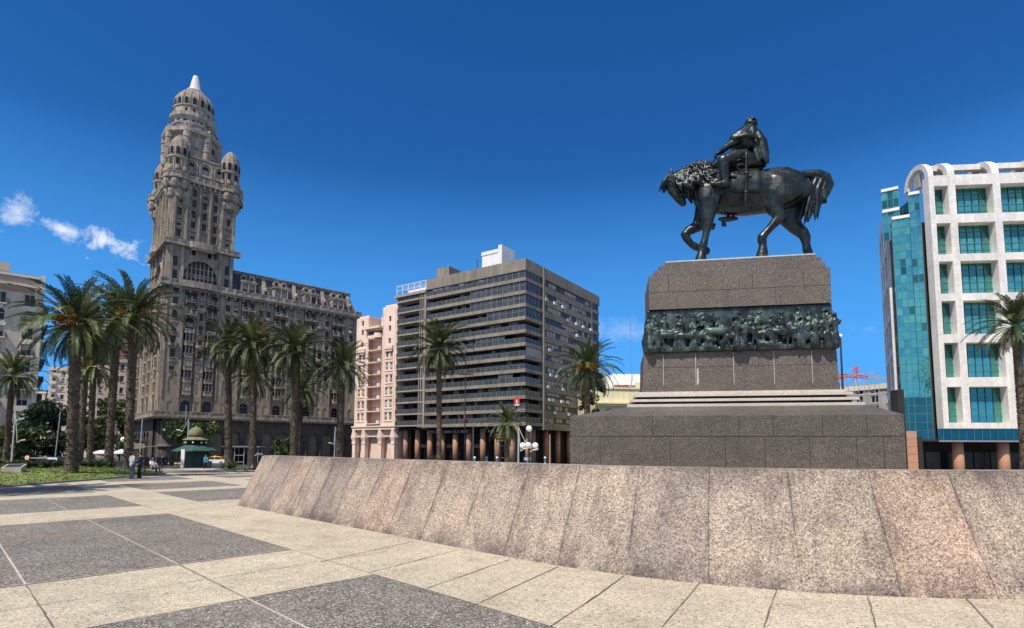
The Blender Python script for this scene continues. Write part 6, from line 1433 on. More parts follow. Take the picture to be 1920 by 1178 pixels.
def palm_proto(seed, H, R, tr, fruit=0, n_f=62, skirt=9, droopy=1.0):
    rng = random.Random(seed); tk = MB(); nz = int(H/.16); lean = rng.uniform(-.02, .02)
    prof = []
    for i in range(nz):
        z = H*i/nz; u = i/nz; r = tr*(1.28-.35*min(1, u*6) + .08*u + (.30*max(0, u-.88)/.12)); jt = rng.uniform(.97, 1.04); prof += [(r*.97*jt, z-.02), (r*1.03*jt, z+H/nz*.72)]
    tk.lathe(prof, 0, 0, 16, 0, rib=lambda a: 1+.06*math.sin(8*a)); 
    for i in range(int(H*60)):
        z = rng.uniform(.2, H-.2); a = rng.uniform(0, 6.28); u = z/H; r = tr*(1.28-.35*min(1, u*6)+.08*u+.30*max(0, u-.88)/.12)*1.02; c, s = math.cos(a), math.sin(a); h = rng.uniform(.06, .13); w = rng.uniform(.07, .12)
        tk.poly([(r*c+s*w, r*s-c*w, z), (r*c-s*w, r*s+c*w, z), ((r+.10)*c, (r+.10)*s, z+h)])
    cr = MB(); top = H-.15
    for i in range(n_f):
        u = (i+.5)/n_f; az = i*2.39996 + rng.uniform(-.15, .15)
        el = rad(84 - 118*u**1.0) + rng.uniform(-.14, .14); L = R*(.86+.26*math.sin(u*math.pi))*rng.uniform(.92, 1.08); dr = (rad(52)+rad(40)*u)*rng.uniform(.85, 1.15)*droopy
        m = rng.choices((0, 1, 2), (5, 5, 1.6 + 1.5*(u < .35)))[0]; frond(cr, (.22*math.cos(az), .22*math.sin(az), top + .55*(1-u)), az, el, L, dr, rng, m)
    for i in range(skirt):
        az = rng.uniform(0, 6.28); frond(cr, (.25*math.cos(az), .25*math.sin(az), top-.2), az, rad(rng.uniform(-55, -30)), R*rng.uniform(.6, .85), rad(50), rng, 3 if i % 2 else 0, .8)
    fr = MB()
    for i in range(fruit):
        az = rng.uniform(0, 6.28); d = Vector((math.cos(az), math.sin(az), 0)); q = [Vector((0, 0, top+.25)), d*.7+Vector((0, 0, top+.75)), d*1.15+Vector((0, 0, top+.55))]; fr.tube(q, .035, 4)
        for k in range(34):
            e = q[2]+Vector((rng.uniform(-.32, .32), rng.uniform(-.32, .32), rng.uniform(-.55, .15))); fr.tube([q[1].lerp(q[2], .7), e], .012, 3); fr.ball(e, .055, 5)
    return tk, cr, fr
FM = ['frond_dark', 'frond_mid', 'frond_pale', 'frond_dry']
PALMS = {}
def palm(key, name, label, loc, H, R, tr, fruit=0, group='date palms round the square', seed=None, rz=0.0, **kw):
    root = thing('date_palm', label, 'palm tree', loc, rz, group); tk, cr, fr = palm_proto(seed or hash(key) % 97, H, R, tr, fruit, **kw)
    tk.build('trunk', 'palm_trunk', root); cr.build('crown', FM, root)
    if fruit: fr.build('fruit_cluster', 'fruit', root)
    return root
def palm_px(label, bx, by, cy, rpx, trpx, Y=None, fruit=0, seed=1, cx=None, **kw):
    """bx,by: foot of the trunk in the photo; cy: middle of the crown; rpx: reach of the fronds"""
    if Y is None: g = gnd(bx, by)
    else: g = at(bx, by, Y); g.z = gz(Y)
    if inside((g.x, g.y), LAWN): g.z = lawn_h(g.x, g.y, LAWN, .55) - .05
    Y = g.y; top = at(cx or bx, cy, Y); H = top.z - g.z; px = Y/F_PX*1.02; r = palm('p%d' % seed, '', label, g, H, rpx*px*1.02, trpx*px/2, fruit, seed=seed, **kw)
    if cx: r.rotation_euler = (0, (top.x-g.x)/H, 0)
    return r
palm_px('tallest left palm with thick trunk and orange fruit on the lawn', 133, 888, 612, 92, 18, 36, 7, 3, cx=143, n_f=70, skirt=14, droopy=1.05)
palm_px('dark trunked tall palm standing behind the two men', 240, 876, 592, 82, 15, 46, 2, 4, cx=251, n_f=64, skirt=10)
palm_px('tall palm with leaning trunk between the two biggest lawn palms', 203, 872, 605, 74, 13, 50, 0, 5, cx=220, n_f=60)
palm_px('slender shorter palm with fruit seen between the tall lawn trunks', 168, 868, 688, 48, 9.5, 60, 4, 6, cx=176)
palm_px('second dark trunk palm close behind the tallest left palm', 149, 864, 620, 72, 10, 66, 0, 7)
palm_px('small palm at the left edge of the photo in front of the cream house', 10, 868, 706, 50, 9, 60, 0, 8, cx=24)
palm_px('palm left of the fruiting one in front of the palace arcade', 430, 864, 652, 56, 12.5, 72, 0, 9, cx=426)
palm_px('tall palm with bright orange fruit in front of the palace arcade', 476, 866, 650, 60, 10.5, 70, 6, 10, cx=475, n_f=74)
palm_px('lower palm half hidden behind the fruiting palace palm', 470, 858, 712, 46, 9, 88, 3, 11, cx=478)
palm_px('thick trunked palm over the left end of the granite wall', 551, 866, 662, 60, 15, 70, 0, 12, cx=555, n_f=74)
palm_px('lower palm tucked under the crown over the left wall end', 560, 858, 735, 44, 9, 86, 0, 13)
palm_px('palm in front of the right end of the palace wing', 636, 866, 690, 58, 12.5, 72, 0, 14, cx=641)
palm_px('solitary tall palm before the balcony block', 824, 866, 655, 60, 9.5, 74, 0, 15, cx=823, n_f=72, droopy=1.05)
palm_px('palm heavy with orange fruit left of the pedestal', 1101, 866, 692, 62, 11, 66, 10, 16, cx=1101)
palm_px('short bushy palm beside the white globe lamp', 950, 862, 796, 42, 8, 66, 0, 17, n_f=46, skirt=16)
palm_px('palm in front of the glass tower at the right edge', 1921, 866, 612, 68, 13, 52, 0, 18, cx=1905)
r_ = palm('edge', '', 'palm just outside the left edge whose shadow falls on the paving', (-26.4, 20.6, 0.1), 11.5, 3.4, .34, 0, seed=19); r_

# ---------------------------------------------------------------- broadleaf trees, hedge, shrubs
def leaf_cloud(mb, centres, n, size, rng, mats=(0, 1, 2), w=(4, 2, 3)):
    for _ in range(n):
        c, r = rng.choice(centres); d = Vector((rng.gauss(0, 1), rng.gauss(0, 1), rng.gauss(0, 1))).normalized()*r*rng.random()**.45; p = Vector(c)+Vector((d.x, d.y, d.z*.85))
        a = Vector((rng.gauss(0, 1), rng.gauss(0, 1), rng.gauss(0, 1))).normalized(); b = a.cross(Vector((rng.gauss(0, 1), rng.gauss(0, 1), rng.gauss(0, 1)))).normalized(); s = size*rng.uniform(.6, 1.3)
        mb.poly([p-a*s, p+b*s*.5, p+a*s, p-b*s*.5], rng.choices(mats, w)[0])
def tree(name, label, loc, H, R, seed, n=3600, size=.28, trunk_h=.35, w=(4, 2, 3), tall=1.0, tr=.18):
    rng = random.Random(seed); root = thing(name, label, 'tree', loc, 0, 'broadleaf street trees'); t = MB(); cs = []
    hb = H*trunk_h; t.tube([(0, 0, -.1), (.05, 0, hb*.6), (0, .05, hb)], [tr*1.3, tr, tr*.85], 8)
    for k in range(9):
        a = rng.uniform(0, 6.28); rr = R*rng.uniform(.35, .85); z = H*rng.uniform(trunk_h+.1, .92); e = (rr*math.cos(a), rr*math.sin(a), z); t.tube([(0, 0, hb*.95), (e[0]*.5, e[1]*.5, (hb+z)/2+.2), e], [tr*.6, tr*.35, .03], 5)
        cs.append((e, R*rng.uniform(.28, .48)))
        for j in range(3): cs.append(((e[0]+rng.uniform(-.4, .4)*R, e[1]+rng.uniform(-.4, .4)*R, e[2]+rng.uniform(-.22, .25)*H*.5), R*rng.uniform(.16, .3)))
    cs.append(((0, 0, H*.75), R*.5)); t.build('trunk', 'bark', root); c = MB(); leaf_cloud(c, cs, n, size, rng, w=w); c.build('crown', ['leaf_green', 'leaf_light', 'leaf_dark'], root); return root
def tree_px(name, label, px, py, Y, top, R, seed, **kw):
    g = at(px, py, Y); g.z = gz(Y); H = at(px, top, Y).z - g.z; return tree(name, label, g, H, R, seed, **kw)
tree_px('street_tree', 'round green tree behind the kiosk', 362, 862, 98, 792, 4.3, 31, n=4200, trunk_h=.2)
tree_px('street_tree', 'small light green tree under the palace arcade', 535, 860, 100, 822, 1.9, 32, n=1500, trunk_h=.35, w=(3, 4, 1))
tree_px('street_tree', 'tall narrow bright green tree beside the palace corner', 224, 860, 95, 742, 3.4, 33, n=5200, trunk_h=.12, w=(4, 3, 2))
tree_px('street_tree', 'light green tree between the slender palm and the brick block', 176, 860, 100, 788, 3.0, 34, n=2600, trunk_h=.25, w=(3, 4, 1))
tree_px('street_tree', 'big dark tree shading the avenue behind the tallest palm', 98, 860, 92, 752, 4.6, 35, n=5200, w=(1, .2, 8), trunk_h=.15)
tree_px('street_tree', 'dark spreading tree on the left of the avenue', 62, 860, 88, 782, 4.2, 36, n=4200, w=(1, .2, 8), trunk_h=.15)
tree_px('street_tree', 'yellowish green tree in front of the cream house', 25, 860, 80, 800, 3.3, 37, n=3600, w=(5, 2, 2), trunk_h=.15)
tree_px('street_tree', 'thin young tree by the hotdog stand corner', 196, 862, 105, 805, 2.4, 38, n=1800, w=(3, 3, 2), trunk_h=.25)
tree_px('street_tree', 'tall dark green tree between the balcony block and the yellow house', 1112, 860, 100, 705, 2.6, 39, n=5200, w=(3, 1, 5), trunk_h=.1)
tree_px('street_tree', 'low bright tree far down the avenue behind the sign', 108, 852, 120, 815, 2.6, 40, n=1500, w=(2, 6, 1), trunk_h=.3)
def shrub(name, label, loc, w, h, seed, n=700, size=.09, group=None):
    rng = random.Random(seed); root = thing(name, label, 'shrub', loc, 0, group); t = MB()
    for k in range(5): a = rng.uniform(0, 6.28); t.tube([(0, 0, -.05), (w*.3*math.cos(a), w*.3*math.sin(a), h*.7)], [.025, .01], 4)
    t.build('stem', 'bark', root); c = MB(); cs = [((rng.uniform(-.35, .35)*w, rng.uniform(-.35, .35)*w, h*rng.uniform(.25, .72)), min(w, h)*rng.uniform(.25, .4)) for _ in range(7)]
    leaf_cloud(c, cs, n, size, rng, w=(4, 1.2, 4)); c.build('foliage', ['leaf_green', 'leaf_light', 'leaf_dark'], root); return root
for i, (px, py, w) in enumerate(((8, 894, 1.3), (24, 893, 1.2), (40, 896, 1.1), (54, 895, 1.2), (68, 894, 1.1), (81, 893, 1.2), (95, 892, 1.2), (108, 891, 1.3), (118, 890, .9))):
    g = gnd(px, py); g.z = lawn_h(g.x, g.y, LAWN, .55) - .05; shrub('clipped_shrub', 'low dark green shrub in the hedge row beside the stone plaque', g, w, .58, 50+i, group='hedge shrubs on the lawn')
g = gnd(164, 888); g.z = lawn_h(g.x, g.y, LAWN, .55) - .05; shrub('lawn_shrub', 'low leafy shrub right of the tallest palm trunk', g, 1.4, .62, 61, 900)
g = gnd(188, 887); g.z = lawn_h(g.x, g.y, LAWN, .55) - .05; shrub('lawn_shrub', 'taller pointed dark shrub on the lawn left of the two men', g, 1.5, .85, 62, 1300)
g = at(430, 868, 62); g.z = gz(62)+.1; shrub('bed_shrub', 'dark low bush at the edge of the far grass bed', g, 1.6, .9, 63, 700)
g = at(815, 870, 100); g.z = gz(100); shrub('portico_shrub', 'green potted bush left of the solitary palm foot', g, 1.5, 3.0, 64, 900, .16)

# ---------------------------------------------------------------- street furniture
def place(px, Y, py=None): g = at(px, 860, Y); g.z = gz(Y); return g
def lamp_post(label, px, Y, top, arms, group='forked steel lamp posts'):
    g = place(px, Y); H = at(px, top[0], Y).z - g.z; root = thing('street_lamp', label, 'street lamp', g, 0, group); m = MB()
    m.tube([(0, 0, -.05), (0, 0, .9)], .14, 8); m.tube([(0, 0, .9), (0, 0, H)], [.10, .07], 8); m.build('post', 'galvanised', root)
    k = Y/F_PX
    for dx, dy in arms:
        m = MB(); e = Vector((dx*k, 0, H+dy*k)); m.tube([(0, 0, H-.1), e*.5+Vector((0, 0, H*.5)), e], [.06, .05, .045], 6); s = 1 if dx > 0 else -1; m.tube([e, e+Vector((s*.35, 0, .25)), e+Vector((s*.95, 0, .34))], [.05, .07, .09], 6); m.build('arm', 'galvanised', root)
    return root
lamp_post('forked steel lamp post rising behind the green kiosk', 350, 92, (786,), ((-11, -24), (2, -27)))
lamp_post('forked steel lamp post in front of the palace wing end', 627, 100, (800,), ((-2, -34), (5, -16)))
lamp_post('forked steel lamp post above the short bushy palm', 972, 62, (800,), ((4, -46), (21, -48)))
lamp_post('thin lamp post leaning at the left of the lawn', 22, 66, (770,), ((8, -60), (3, -20)))
def pole(label, px, Y, top, r=.07, m='grey_metal', cat='pole', lean=0, name='steel_pole', ball=False, mast=None):
    g = at(px, (top+860)/2, Y); g.z = gz(Y); H = at(px, top, Y).z - g.z; root = thing(name, label, cat, g); mb = MB(); mb.tube([(0, 0, -.05), (lean*.5*Y/F_PX, 0, H*.5), (lean*Y/F_PX, 0, H)], [r*1.3, r, r*.8], 8); mb.build('shaft', m, root)
    if ball: b = MB(); b.ball((0, 0, H+r), r*1.9, 10); b.build('finial', 'white_paint', root, True)
    if mast: b = MB(); b.box(-mast, mast, -.1, .1, H-.1, H+.08); b.build('lamp_arm', m, root)
    return root
pole('tall grey flagpole with a pale ball right of the pedestal', 1581, 38, 632, .075, 'dark_metal', 'flagpole', 0, 'flagpole', True)
pole('dark lamp mast with a short crossbar by the cream house', 70, 90, 733, .1, 'dark_metal', 'street lamp', 14, 'street_lamp', mast=1.3)
pole('pale thin mast between the kiosk post and palm', 347, 96, 760, .06, 'galvanised')
pole('thin light pole near the palace corner pillar', 264, 86, 785, .08, 'galvanised', lean=1)
pole('bare pale pole in front of the avenue trees', 106, 84, 772, .07, 'galvanised', lean=4)
pole('black lamp mast before the balcony block portico', 872, 84, 702, .09, 'dark_metal', 'street lamp', 0, 'street_lamp', mast=1.2)
pole('pale straight post among the portico columns', 887, 82, 797, .11, 'concrete_pale')
pole('rusty orange post right of the globe lamp', 1031, 86, 815, .13, 'terracotta_column')
def globe_lamp(label, px, Y, top):
    g = place(px, Y); H = at(px, top, Y).z - g.z; root = thing('globe_lamp', label, 'street lamp', g); m = MB()
    m.lathe([(.32, -.05), (.32, .25), (.2, .45), (.14, .9), (.1, 1.0), (.085, H-1.6), (.14, H-1.5), (.07, H-1.4), (.06, H-.35)], 0, 0, 10); m.build('post', 'black_paint', root)
    for i, (dx, dy, z) in enumerate(((0, 0, H-.05), (-.62, .1, H-1.75), (.62, -.1, H-1.75), (-.1, -.62, H-1.72), (.1, .62, H-1.78))):
        if i: a = MB(); a.tube([(0, 0, H-1.35), (dx*.6, dy*.6, H-1.1), (dx, dy, H-1.25), (dx, dy, z+.25)], .04, 6); a.build('arm', 'black_paint', root)
        b = MB(); b.ball((dx, dy, z), .31, 14); b.build('globe', 'globe', root, True)
    return root
globe_lamp('black five globe lamp beside the short bushy palm', 992, 56, 803)
globe_lamp('globe lamp half hidden behind the dark palm trunk on the lawn', 236, 75, 800)
m_root = place(475, 60); m_root.z = gz(60); lp = thing('cast_iron_post', 'short black cast iron post on a heavy foot before the far bed', 'bollard', m_root); m = MB(); m.lathe([(.42, -.02), (.42, .3), (.3, .45), (.22, .6), (.12, .9), (.1, 2.0), (.13, 2.1), (.001, 2.2)], 0, 0, 10); m.build('column', 'black_paint', lp); m = MB(); m.tube([(0, 0, 1.55), (.7, 0, 1.75)], .05, 6); m.box(.3, 1.0, -.1, .1, 1.68, 1.86); m.build('arm', 'grey_metal', lp)
def kiosk():
    Y = 84.0; g = place(365, Y); g.z = gz(Y)-.3; k = Y/F_PX; root = thing('kiosk', 'octagonal dark green kiosk with broad eaves and olive dome', 'kiosk', g); m = MB(); oct_ = lambda r: [(r*math.cos(math.pi/8+math.pi*i/4), r*math.sin(math.pi/8+math.pi*i/4)) for i in range(8)]
    m.prism(oct_(1.65), 0, 2.7); m.prism(oct_(1.75), 0, .35)
    for i in range(8): a = math.pi/8+math.pi*i/4; m.tube([(1.68*math.cos(a), 1.68*math.sin(a), 0), (1.68*math.cos(a), 1.68*math.sin(a), 2.7)], .09, 6)
    m.build('body', 'green_paint', root); m = MB()
    for i in range(8): m.M = Matrix.Rotation(math.pi*i/4+math.pi/4, 4, 'Z'); m.box(1.5, 1.58, -.48, .48, 1.0, 2.2); m.box(1.51, 1.6, -.48, .48, .5, .9, 1)
    m.build('shutter', ['green_roof', 'green_paint'], root); m = MB(); m.prism(oct_(3.1), 2.68, 2.82); m.prism(oct_(3.1), 2.82, 3.65, 0, oct_(1.25)); m.build('roof', 'green_roof', root)
    m = MB(); m.prism(oct_(1.15), 3.65, 4.35, 1); m.prism(oct_(1.75), 4.35, 4.42); m.prism(oct_(1.75), 4.42, 4.85, 0, oct_(.95)); m.lathe([(.85, 4.85), (.85, 5.05), (1.05, 5.1), (1.02, 5.5), (.85, 5.9), (.55, 6.2), (.15, 6.36), (.1, 6.5), (.001, 6.65)], 0, 0, 16); m.build('dome', ['olive_dome', 'interior_dark'], root)
    for i in range(8): a = math.pi*i/4+.3; m = MB(); m.ball((1.45*math.cos(a), 1.45*math.sin(a), 4.0), .16, 8); m.build('globe', 'globe', root, True)
kiosk()
def sign(name, label, px, Y, w, h, z, face, post='galvanised', draw=None, cat='sign', posts=1):
    g = place(px, Y); root = thing(name, label, cat, g); m = MB()
    for s in ((0,) if posts == 1 else (-w*.4, w*.4)): m.tube([(s, 0, -.05), (s, 0, z+h*.5)], .04, 6)
    m.build('post', post, root); m = MB(); m.box(-w/2, w/2, -.06, -.02, z, z+h); m.build('panel', face, root)
    if draw: m = MB(); draw(m, w, h, z); m.build('marking', draw.__defaults__[0] if draw.__defaults__ else 'white_paint', root)
    return root
def info_sign():
    g = at(969, 752, 85); root = thing('pointed_red_sign', 'red pointed sign with a pale upright bar above the lamp posts', 'sign', (g.x, g.y, gz(85))); z = g.z; m = MB(); m.tube([(0, .1, -.05), (0, .1, z-gz(85)-.5)], .05, 6); m.build('post', 'dark_metal', root); z -= gz(85)
    m = MB(); m.extrude_y([(-.42, z-.5), (.42, z-.5), (.42, z+.25), (0, z+.75), (-.42, z+.25)], -.05, .05); m.build('panel', 'red_paint', root); m = MB(); m.box(-.07, .07, -.07, -.051, z-.32, z+.2); m.box(-.13, -.07, -.07, -.051, z+.05, z+.13); m.box(-.15, .15, -.07, -.051, z-.4, z-.32); m.box(-.4, .4, -.06, .04, z-.72, z-.55, 0); m.build('marking', 'white_paint', root)
info_sign()
sign('street_sign', 'dark blue direction plate on a pole under the globe lamp', 989, 60, .8, .42, 1.15, 'sign_blue', draw=lambda m, w, h, z, c='white_paint': [m.box(-w*.4+i*.17, -w*.4+i*.17+.11, -.07, -.061, z+.24, z+.33) for i in range(4)] + [m.box(-w*.4+i*.15, -w*.4+i*.15+.1, -.07, -.061, z+.09, z+.16) for i in range(4)])
def disc_sign():
    g = place(51, 78); root = thing('road_sign', 'round white road sign with red rim at the lawn edge', 'sign', g); m = MB(); m.tube([(0, 0, -.05), (0, 0, 1.4)], .04, 6); m.build('post', 'galvanised', root); n = 20
    for nm, r, y, mt in (('panel', .38, 0, 'red_paint'), ('face', .27, -.03, 'white_paint'), ('marking', .1, -.05, 'black_paint')): m = MB(); m.extrude_y([(r*math.cos(2*math.pi*k/n), 1.3+r*math.sin(2*math.pi*k/n)) for k in range(n)], y-.02, y+.01); m.build(nm, mt, root)
    m = MB(); m.box(.5, 3.6, -.04, .04, 1.22, 1.34); m.tube([(3.6, 0, 0), (3.6, 0, 1.3)], .05, 6); m.build('barrier_arm', 'galvanised', root)
disc_sign()
sign('notice_board', 'white notice panel with violet figure shapes on the lawn', 99, 60, 1.0, .95, .35, 'white_paint', draw=lambda m, w, h, z, c='notice_violet': [m.lathe([(.001, z+.58), (.2, z+.62), (.2, z+.75), (.001, z+.85)], s*.24, -.1, 10) for s in (-1, 1)] + [m.box(s*.24-.2, s*.24+.2, -.075, -.061, z+.06, z+.5) for s in (-1, 1)]) if 'notice_violet' in MATS else (mat('notice_violet', (.2, .17, .45), .6), sign('notice_board', 'white notice panel with violet figure shapes on the lawn', 99, 60, 1.0, .95, .35, 'white_paint', draw=lambda m, w, h, z, c='notice_violet': [m.lathe([(.001, z+.58), (.2, z+.62), (.2, z+.75), (.001, z+.85)], s*.24, -.1, 10) for s in (-1, 1)] + [m.box(s*.24-.2, s*.24+.2, -.075, -.061, z+.06, z+.5) for s in (-1, 1)]))
def plaque_stone():
    g = gnd(28, 900); g.z = lawn_h(g.x, g.y, LAWN, .55) - .08; root = thing('memorial_plaque', 'low pale stone block with a slanted dark plate on the lawn', 'memorial', g, rad(22)); m = MB()
    i = [m.vert(p) for p in ((-.85,-.5,0),(.55,-.5,0),(.55,.6,0),(-.85,.6,0),(-.85,-.5,.38),(.55,-.5,.38),(.55,.6,.62),(-.85,.6,.62))]
    for q in ((4,5,6,7),(0,1,5,4),(1,2,6,5),(2,3,7,6),(3,0,4,7)): m.face([i[k] for k in q])
    m.build('stone', 'plaque', root); m = MB(); m.poly([(-.72, -.4, .408), (.42, -.4, .408), (.42, .5, .604), (-.72, .5, .604)]); m.build('plate', 'dark_metal', root); root.scale = (.68, .68, .85)
plaque_stone()
def shelter():
    g = place(452, 100); root = thing('bus_shelter', 'open bus shelter with pale frame under the palace arcade', 'shelter', g); m = MB()
    for x in (-3, -1.2, .5, 3): m.tube([(x, 0, -.05), (x, 0, 3.4)], .08, 6); m.tube([(x, 1.5, -.05), (x, 1.5, 3.4)], .08, 6)
    for y in (0, 1.5): m.tube([(-3, y, 3.35), (3, y, 3.35)], .07, 5)
    for x in (-3, 3): m.tube([(x, 0, 3.3), (x, 1.5, 3.3)], .06, 5)
    m.build('frame', 'galvanised', root); m = MB(); m.box(-3.4, 3.4, -.5, 1.9, 3.4, 3.6); m.build('roof', 'grey_metal', root); m = MB(); m.box(-1.2, .5, -.05, .0, 1.9, 2.0); m.box(-1.2, .5, -.05, 0, .7, .8); m.box(-3, 3, 1.5, 1.54, .2, 3.2, 1); m.build('panel', ['concrete_pale', 'dark_glass'], root)
shelter()
p = place(930, 97); scaffold('work_scaffold', 'green tube scaffold with yellow platform round a portico column', p.x, p.y, -1.8, 2.8, 1.6, 6.2, 3, 'green_paint', plat='yellow_paint', rz=OB_RZ)
def bollard(label, px, Y, h=.9, dark=False):
    g = place(px, Y); root = thing('bollard', label, 'bollard', g, 0, 'white and blue bollards along the far kerb'); m = MB(); m.lathe([(.13, -.05), (.13, h*.55), (.1, h*.6)], 0, 0, 10); m.build('shaft', 'white_paint', root); m = MB(); m.lathe([(.11, h*.6), (.11, h*.85)], 0, 0, 10, 1); m.ball((0, 0, h*.95), .13, 8, 0 if not dark else 1); m.build('head', ['white_paint', 'sign_blue'], root)
for px, d in ((912.5, True), (932, False), (1022, False), (890, False)): 
    Y = 60; bollard({912.5: 'blue topped white bollard in front of a portico column', 932: 'white bollard right below the scaffold', 1022: 'small white bollard left of the rusty post', 890: 'broad white bollard at the pale straight post'}[px], px, Y, at(px, 857, Y).z - gz(Y), d)
def litter_bin(label, px, Y, m_='dark_metal'):
    g = place(px, Y); root = thing('litter_bin', label, 'bin', g); m = MB(); m.lathe([(.26, .1), (.3, .85), (.33, .9), (.33, .95), (.25, .95), (.24, .3)], 0, 0, 12); m.tube([(0, 0, 0), (0, 0, .2)], .05, 6); m.build('drum', m_, root)
litter_bin('small dark litter bin in front of the taxi', 393, 72)
def banner():
    g = place(343, 80); root = thing('advert_column', 'slim white and pink advertising post left of the kiosk', 'sign', g); m = MB(); m.box(-.22, .22, -.08, .08, 0, 1.1, 1); m.box(-.25, .25, -.1, .1, 1.1, 2.6); m.build('board', ['white_paint', 'pink_stucco'], root)
banner()
# food stall with a white awning and its frame under the palace corner
def stall(label, px, Y, w):
    g = place(px, Y); root = thing('market_stall', label, 'stall', g); m = MB()
    for x in (-w/2, w/2):
        for y in (0, 1.6): m.tube([(x, y, 0), (x, y, 2.4)], .04, 5)
        m.tube([(x, 0, 2.25), (x, 1.6, 2.4)], .04, 5)
    for y in (0, 1.6): m.tube([(-w/2, y, 2.3), (w/2, y, 2.3)], .04, 5)
    m.build('frame', 'grey_metal', root); m = MB(); m.poly([(-w/2-.2, -.3, 2.25), (w/2+.2, -.3, 2.25), (w/2+.2, 1.8, 2.7), (-w/2-.2, 1.8, 2.7)]); m.box(-w/2-.2, w/2+.2, -.32, -.3, 2.0, 2.25); m.build('awning', 'white_paint', root); m = MB(); m.box(-w/2+.1, w/2-.1, .05, .1, 0, .8); m.build('counter', 'cloth_navy', root)
stall('white awning street stall behind the leaning palm trunk', 190, 92, 2.4)
stall('small white canopy stall left of the dark lawn palm', 222, 88, 1.5)
def hoarding():
    g = place(283, 88); root = thing('slanted_awning', 'grey slanted awning on thin posts at the palace corner', 'awning', g); m = MB()
    for x in (-3, -1, 1.2, 3): m.tube([(x, 0, 0), (x, 0, 3.0)], .05, 5); m.tube([(x, 2, 0), (x, 2, 3.0)], .05, 5)
    m.build('post', 'dark_metal', root); m = MB(); m.poly([(-2.9, -.4, 2.95), (2.8, -.4, 3.35), (2.8, 1.2, 3.45), (-2.9, 1.2, 3.1)]); m.poly([(-2.9, -.42, 2.7), (-.8, -.42, 2.95), (-.8, -.42, 3.6), (-2.9, -.42, 3.8)]); m.build('sheet', 'concrete_brown', root); m = MB()
    for k in range(6): m.box(-3+k, -2.2+k, 1.4, 1.5, .1, 1.5)
    m.build('fence_panel', 'dark_metal', root)
hoarding()
def bench(label, loc, rz):
    root = thing('park_bench', label, 'bench', loc, rz); m = MB()
    for k in range(5): m.box(-.8, .8, -.05+.1*k, .03+.1*k, .43, .46)
    m.build('seat', 'dark_metal', root); m = MB()
    for k in range(5): y = .48+.045*k; m.box(-.8, .8, y, y+.03, .52+.085*k, .59+.085*k)
    m.build('backrest', 'dark_metal', root)
    for s in (-.72, .72):
        m = MB(); m.tube([(s, -.04, 0), (s, .0, .43), (s, .5, .45), (s, .72, .98)], .03, 6); m.tube([(s, .5, .45), (s, .55, 0)], .03, 6); m.tube([(s, -.03, .43), (s, -.03, .66), (s, .55, .68)], .025, 6); m.build('leg', 'dark_metal', root)
    return root

# ---------------------------------------------------------------- vehicles
def car(name, label, loc, rz, paint, roof=None, group=None, taxi=False):
    root = thing(name, label, 'car' if not taxi else 'taxi', loc, rz, group); m = MB(); W = .84
    low = [(-2.1, .32), (-2.12, .62), (-1.95, .82), (-1.1, .93), (1.45, .95), (2.05, .86), (2.12, .55), (2.05, .3)]
    def loft(out, y0, y1, inset, mi=0):
        a = [m.vert((x, y0, z)) for x, z in out]; b = [m.vert((x, y1, z)) for x, z in out]; n = len(out)
        for k in range(n): m.face((a[k], a[(k+1) % n], b[(k+1) % n], b[k]), mi)
        m.face(a[::-1], mi); m.face(b, mi)
    loft(low, -W, W, 0); m.build('body', paint, root); m = MB()
    cab = [(-1.1, .93), (-.45, 1.38), (.75, 1.42), (1.5, .95)]; top = [(-.5, 1.35), (-.42, 1.40), (.72, 1.44), (.8, 1.40)]
    a = [m.vert((x, -W+.03, z)) for x, z in cab]; b = [m.vert((x, W-.03, z)) for x, z in cab]; a2 = [m.vert((x, -W+.2, z)) for x, z in cab[1:3]]; b2 = [m.vert((x, W-.2, z)) for x, z in cab[1:3]]
    for q in ((a[0], a[3], a2[1], a2[0]), (b[3], b[0], b2[0], b2[1]), (a[0], a2[0], b2[0], b[0]), (a[3], b[3], b2[1], a2[1])): m.face(q)
    m.build('cabin_glass', 'dark_glass', root); m = MB(); m.prism([(-.5, -W+.17), (.82, -W+.17), (.82, W-.17), (-.5, W-.17)], 1.38, 1.45, 0, [(-.4, -W+.25), (.7, -W+.25), (.7, W-.25), (-.4, W-.25)])
    for y in (-W+.1, W-.1):
        s = 1 if y > 0 else -1; m.tube([(-1.1, y+s*.06, .93), (-.45, y-s*.1, 1.4)], .04, 5); m.tube([(1.5, y+s*.06, .95), (.75, y-s*.1, 1.42)], .04, 5); m.tube([(.15, y+s*.07, .93), (.15, y-s*.1, 1.42)], .04, 5)
    m.build('roof', roof or paint, root)
    for x in (-1.3, 1.3):
        for y in (-W, W): m = MB(); m.M = Matrix.Translation((x, y, .31)) @ Matrix.Rotation(rad(90), 4, 'X'); m.lathe([(.31, -.1), (.31, .1)], 0, 0, 16); m.M = Matrix.Translation((x, y, .31)) @ Matrix.Rotation(rad(90), 4, 'X'); m.lathe([(.18, -.11), (.18, .11)], 0, 0, 12, 1); m.build('wheel', ['tyre', 'grey_metal'], root)
    for y in (-.6, .6): m = MB(); m.box(-2.13, -2.05, y-.18, y+.18, .6, .74); m.build('headlight', 'globe', root); m = MB(); m.box(2.06, 2.14, y-.16, y+.16, .62, .78); m.build('tail_light', 'red_paint', root)
    if taxi: m = MB(); m.prism([(-.1, -.3), (.1, -.3), (.1, .3), (-.1, .3)], 1.45, 1.62, 0, [(-.05, -.25), (.05, -.25), (.05, .25), (-.05, .25)]); m.build('roof_sign', 'yellow_paint', root)
    return root
g = place(404, 96); g.z = gz(96)+.9-.55; car('taxi', 'white taxi with yellow roof behind the man in blue', (g.x, g.y, gz(96)+.25), rad(6), 'white_paint', 'yellow_paint', taxi=True)
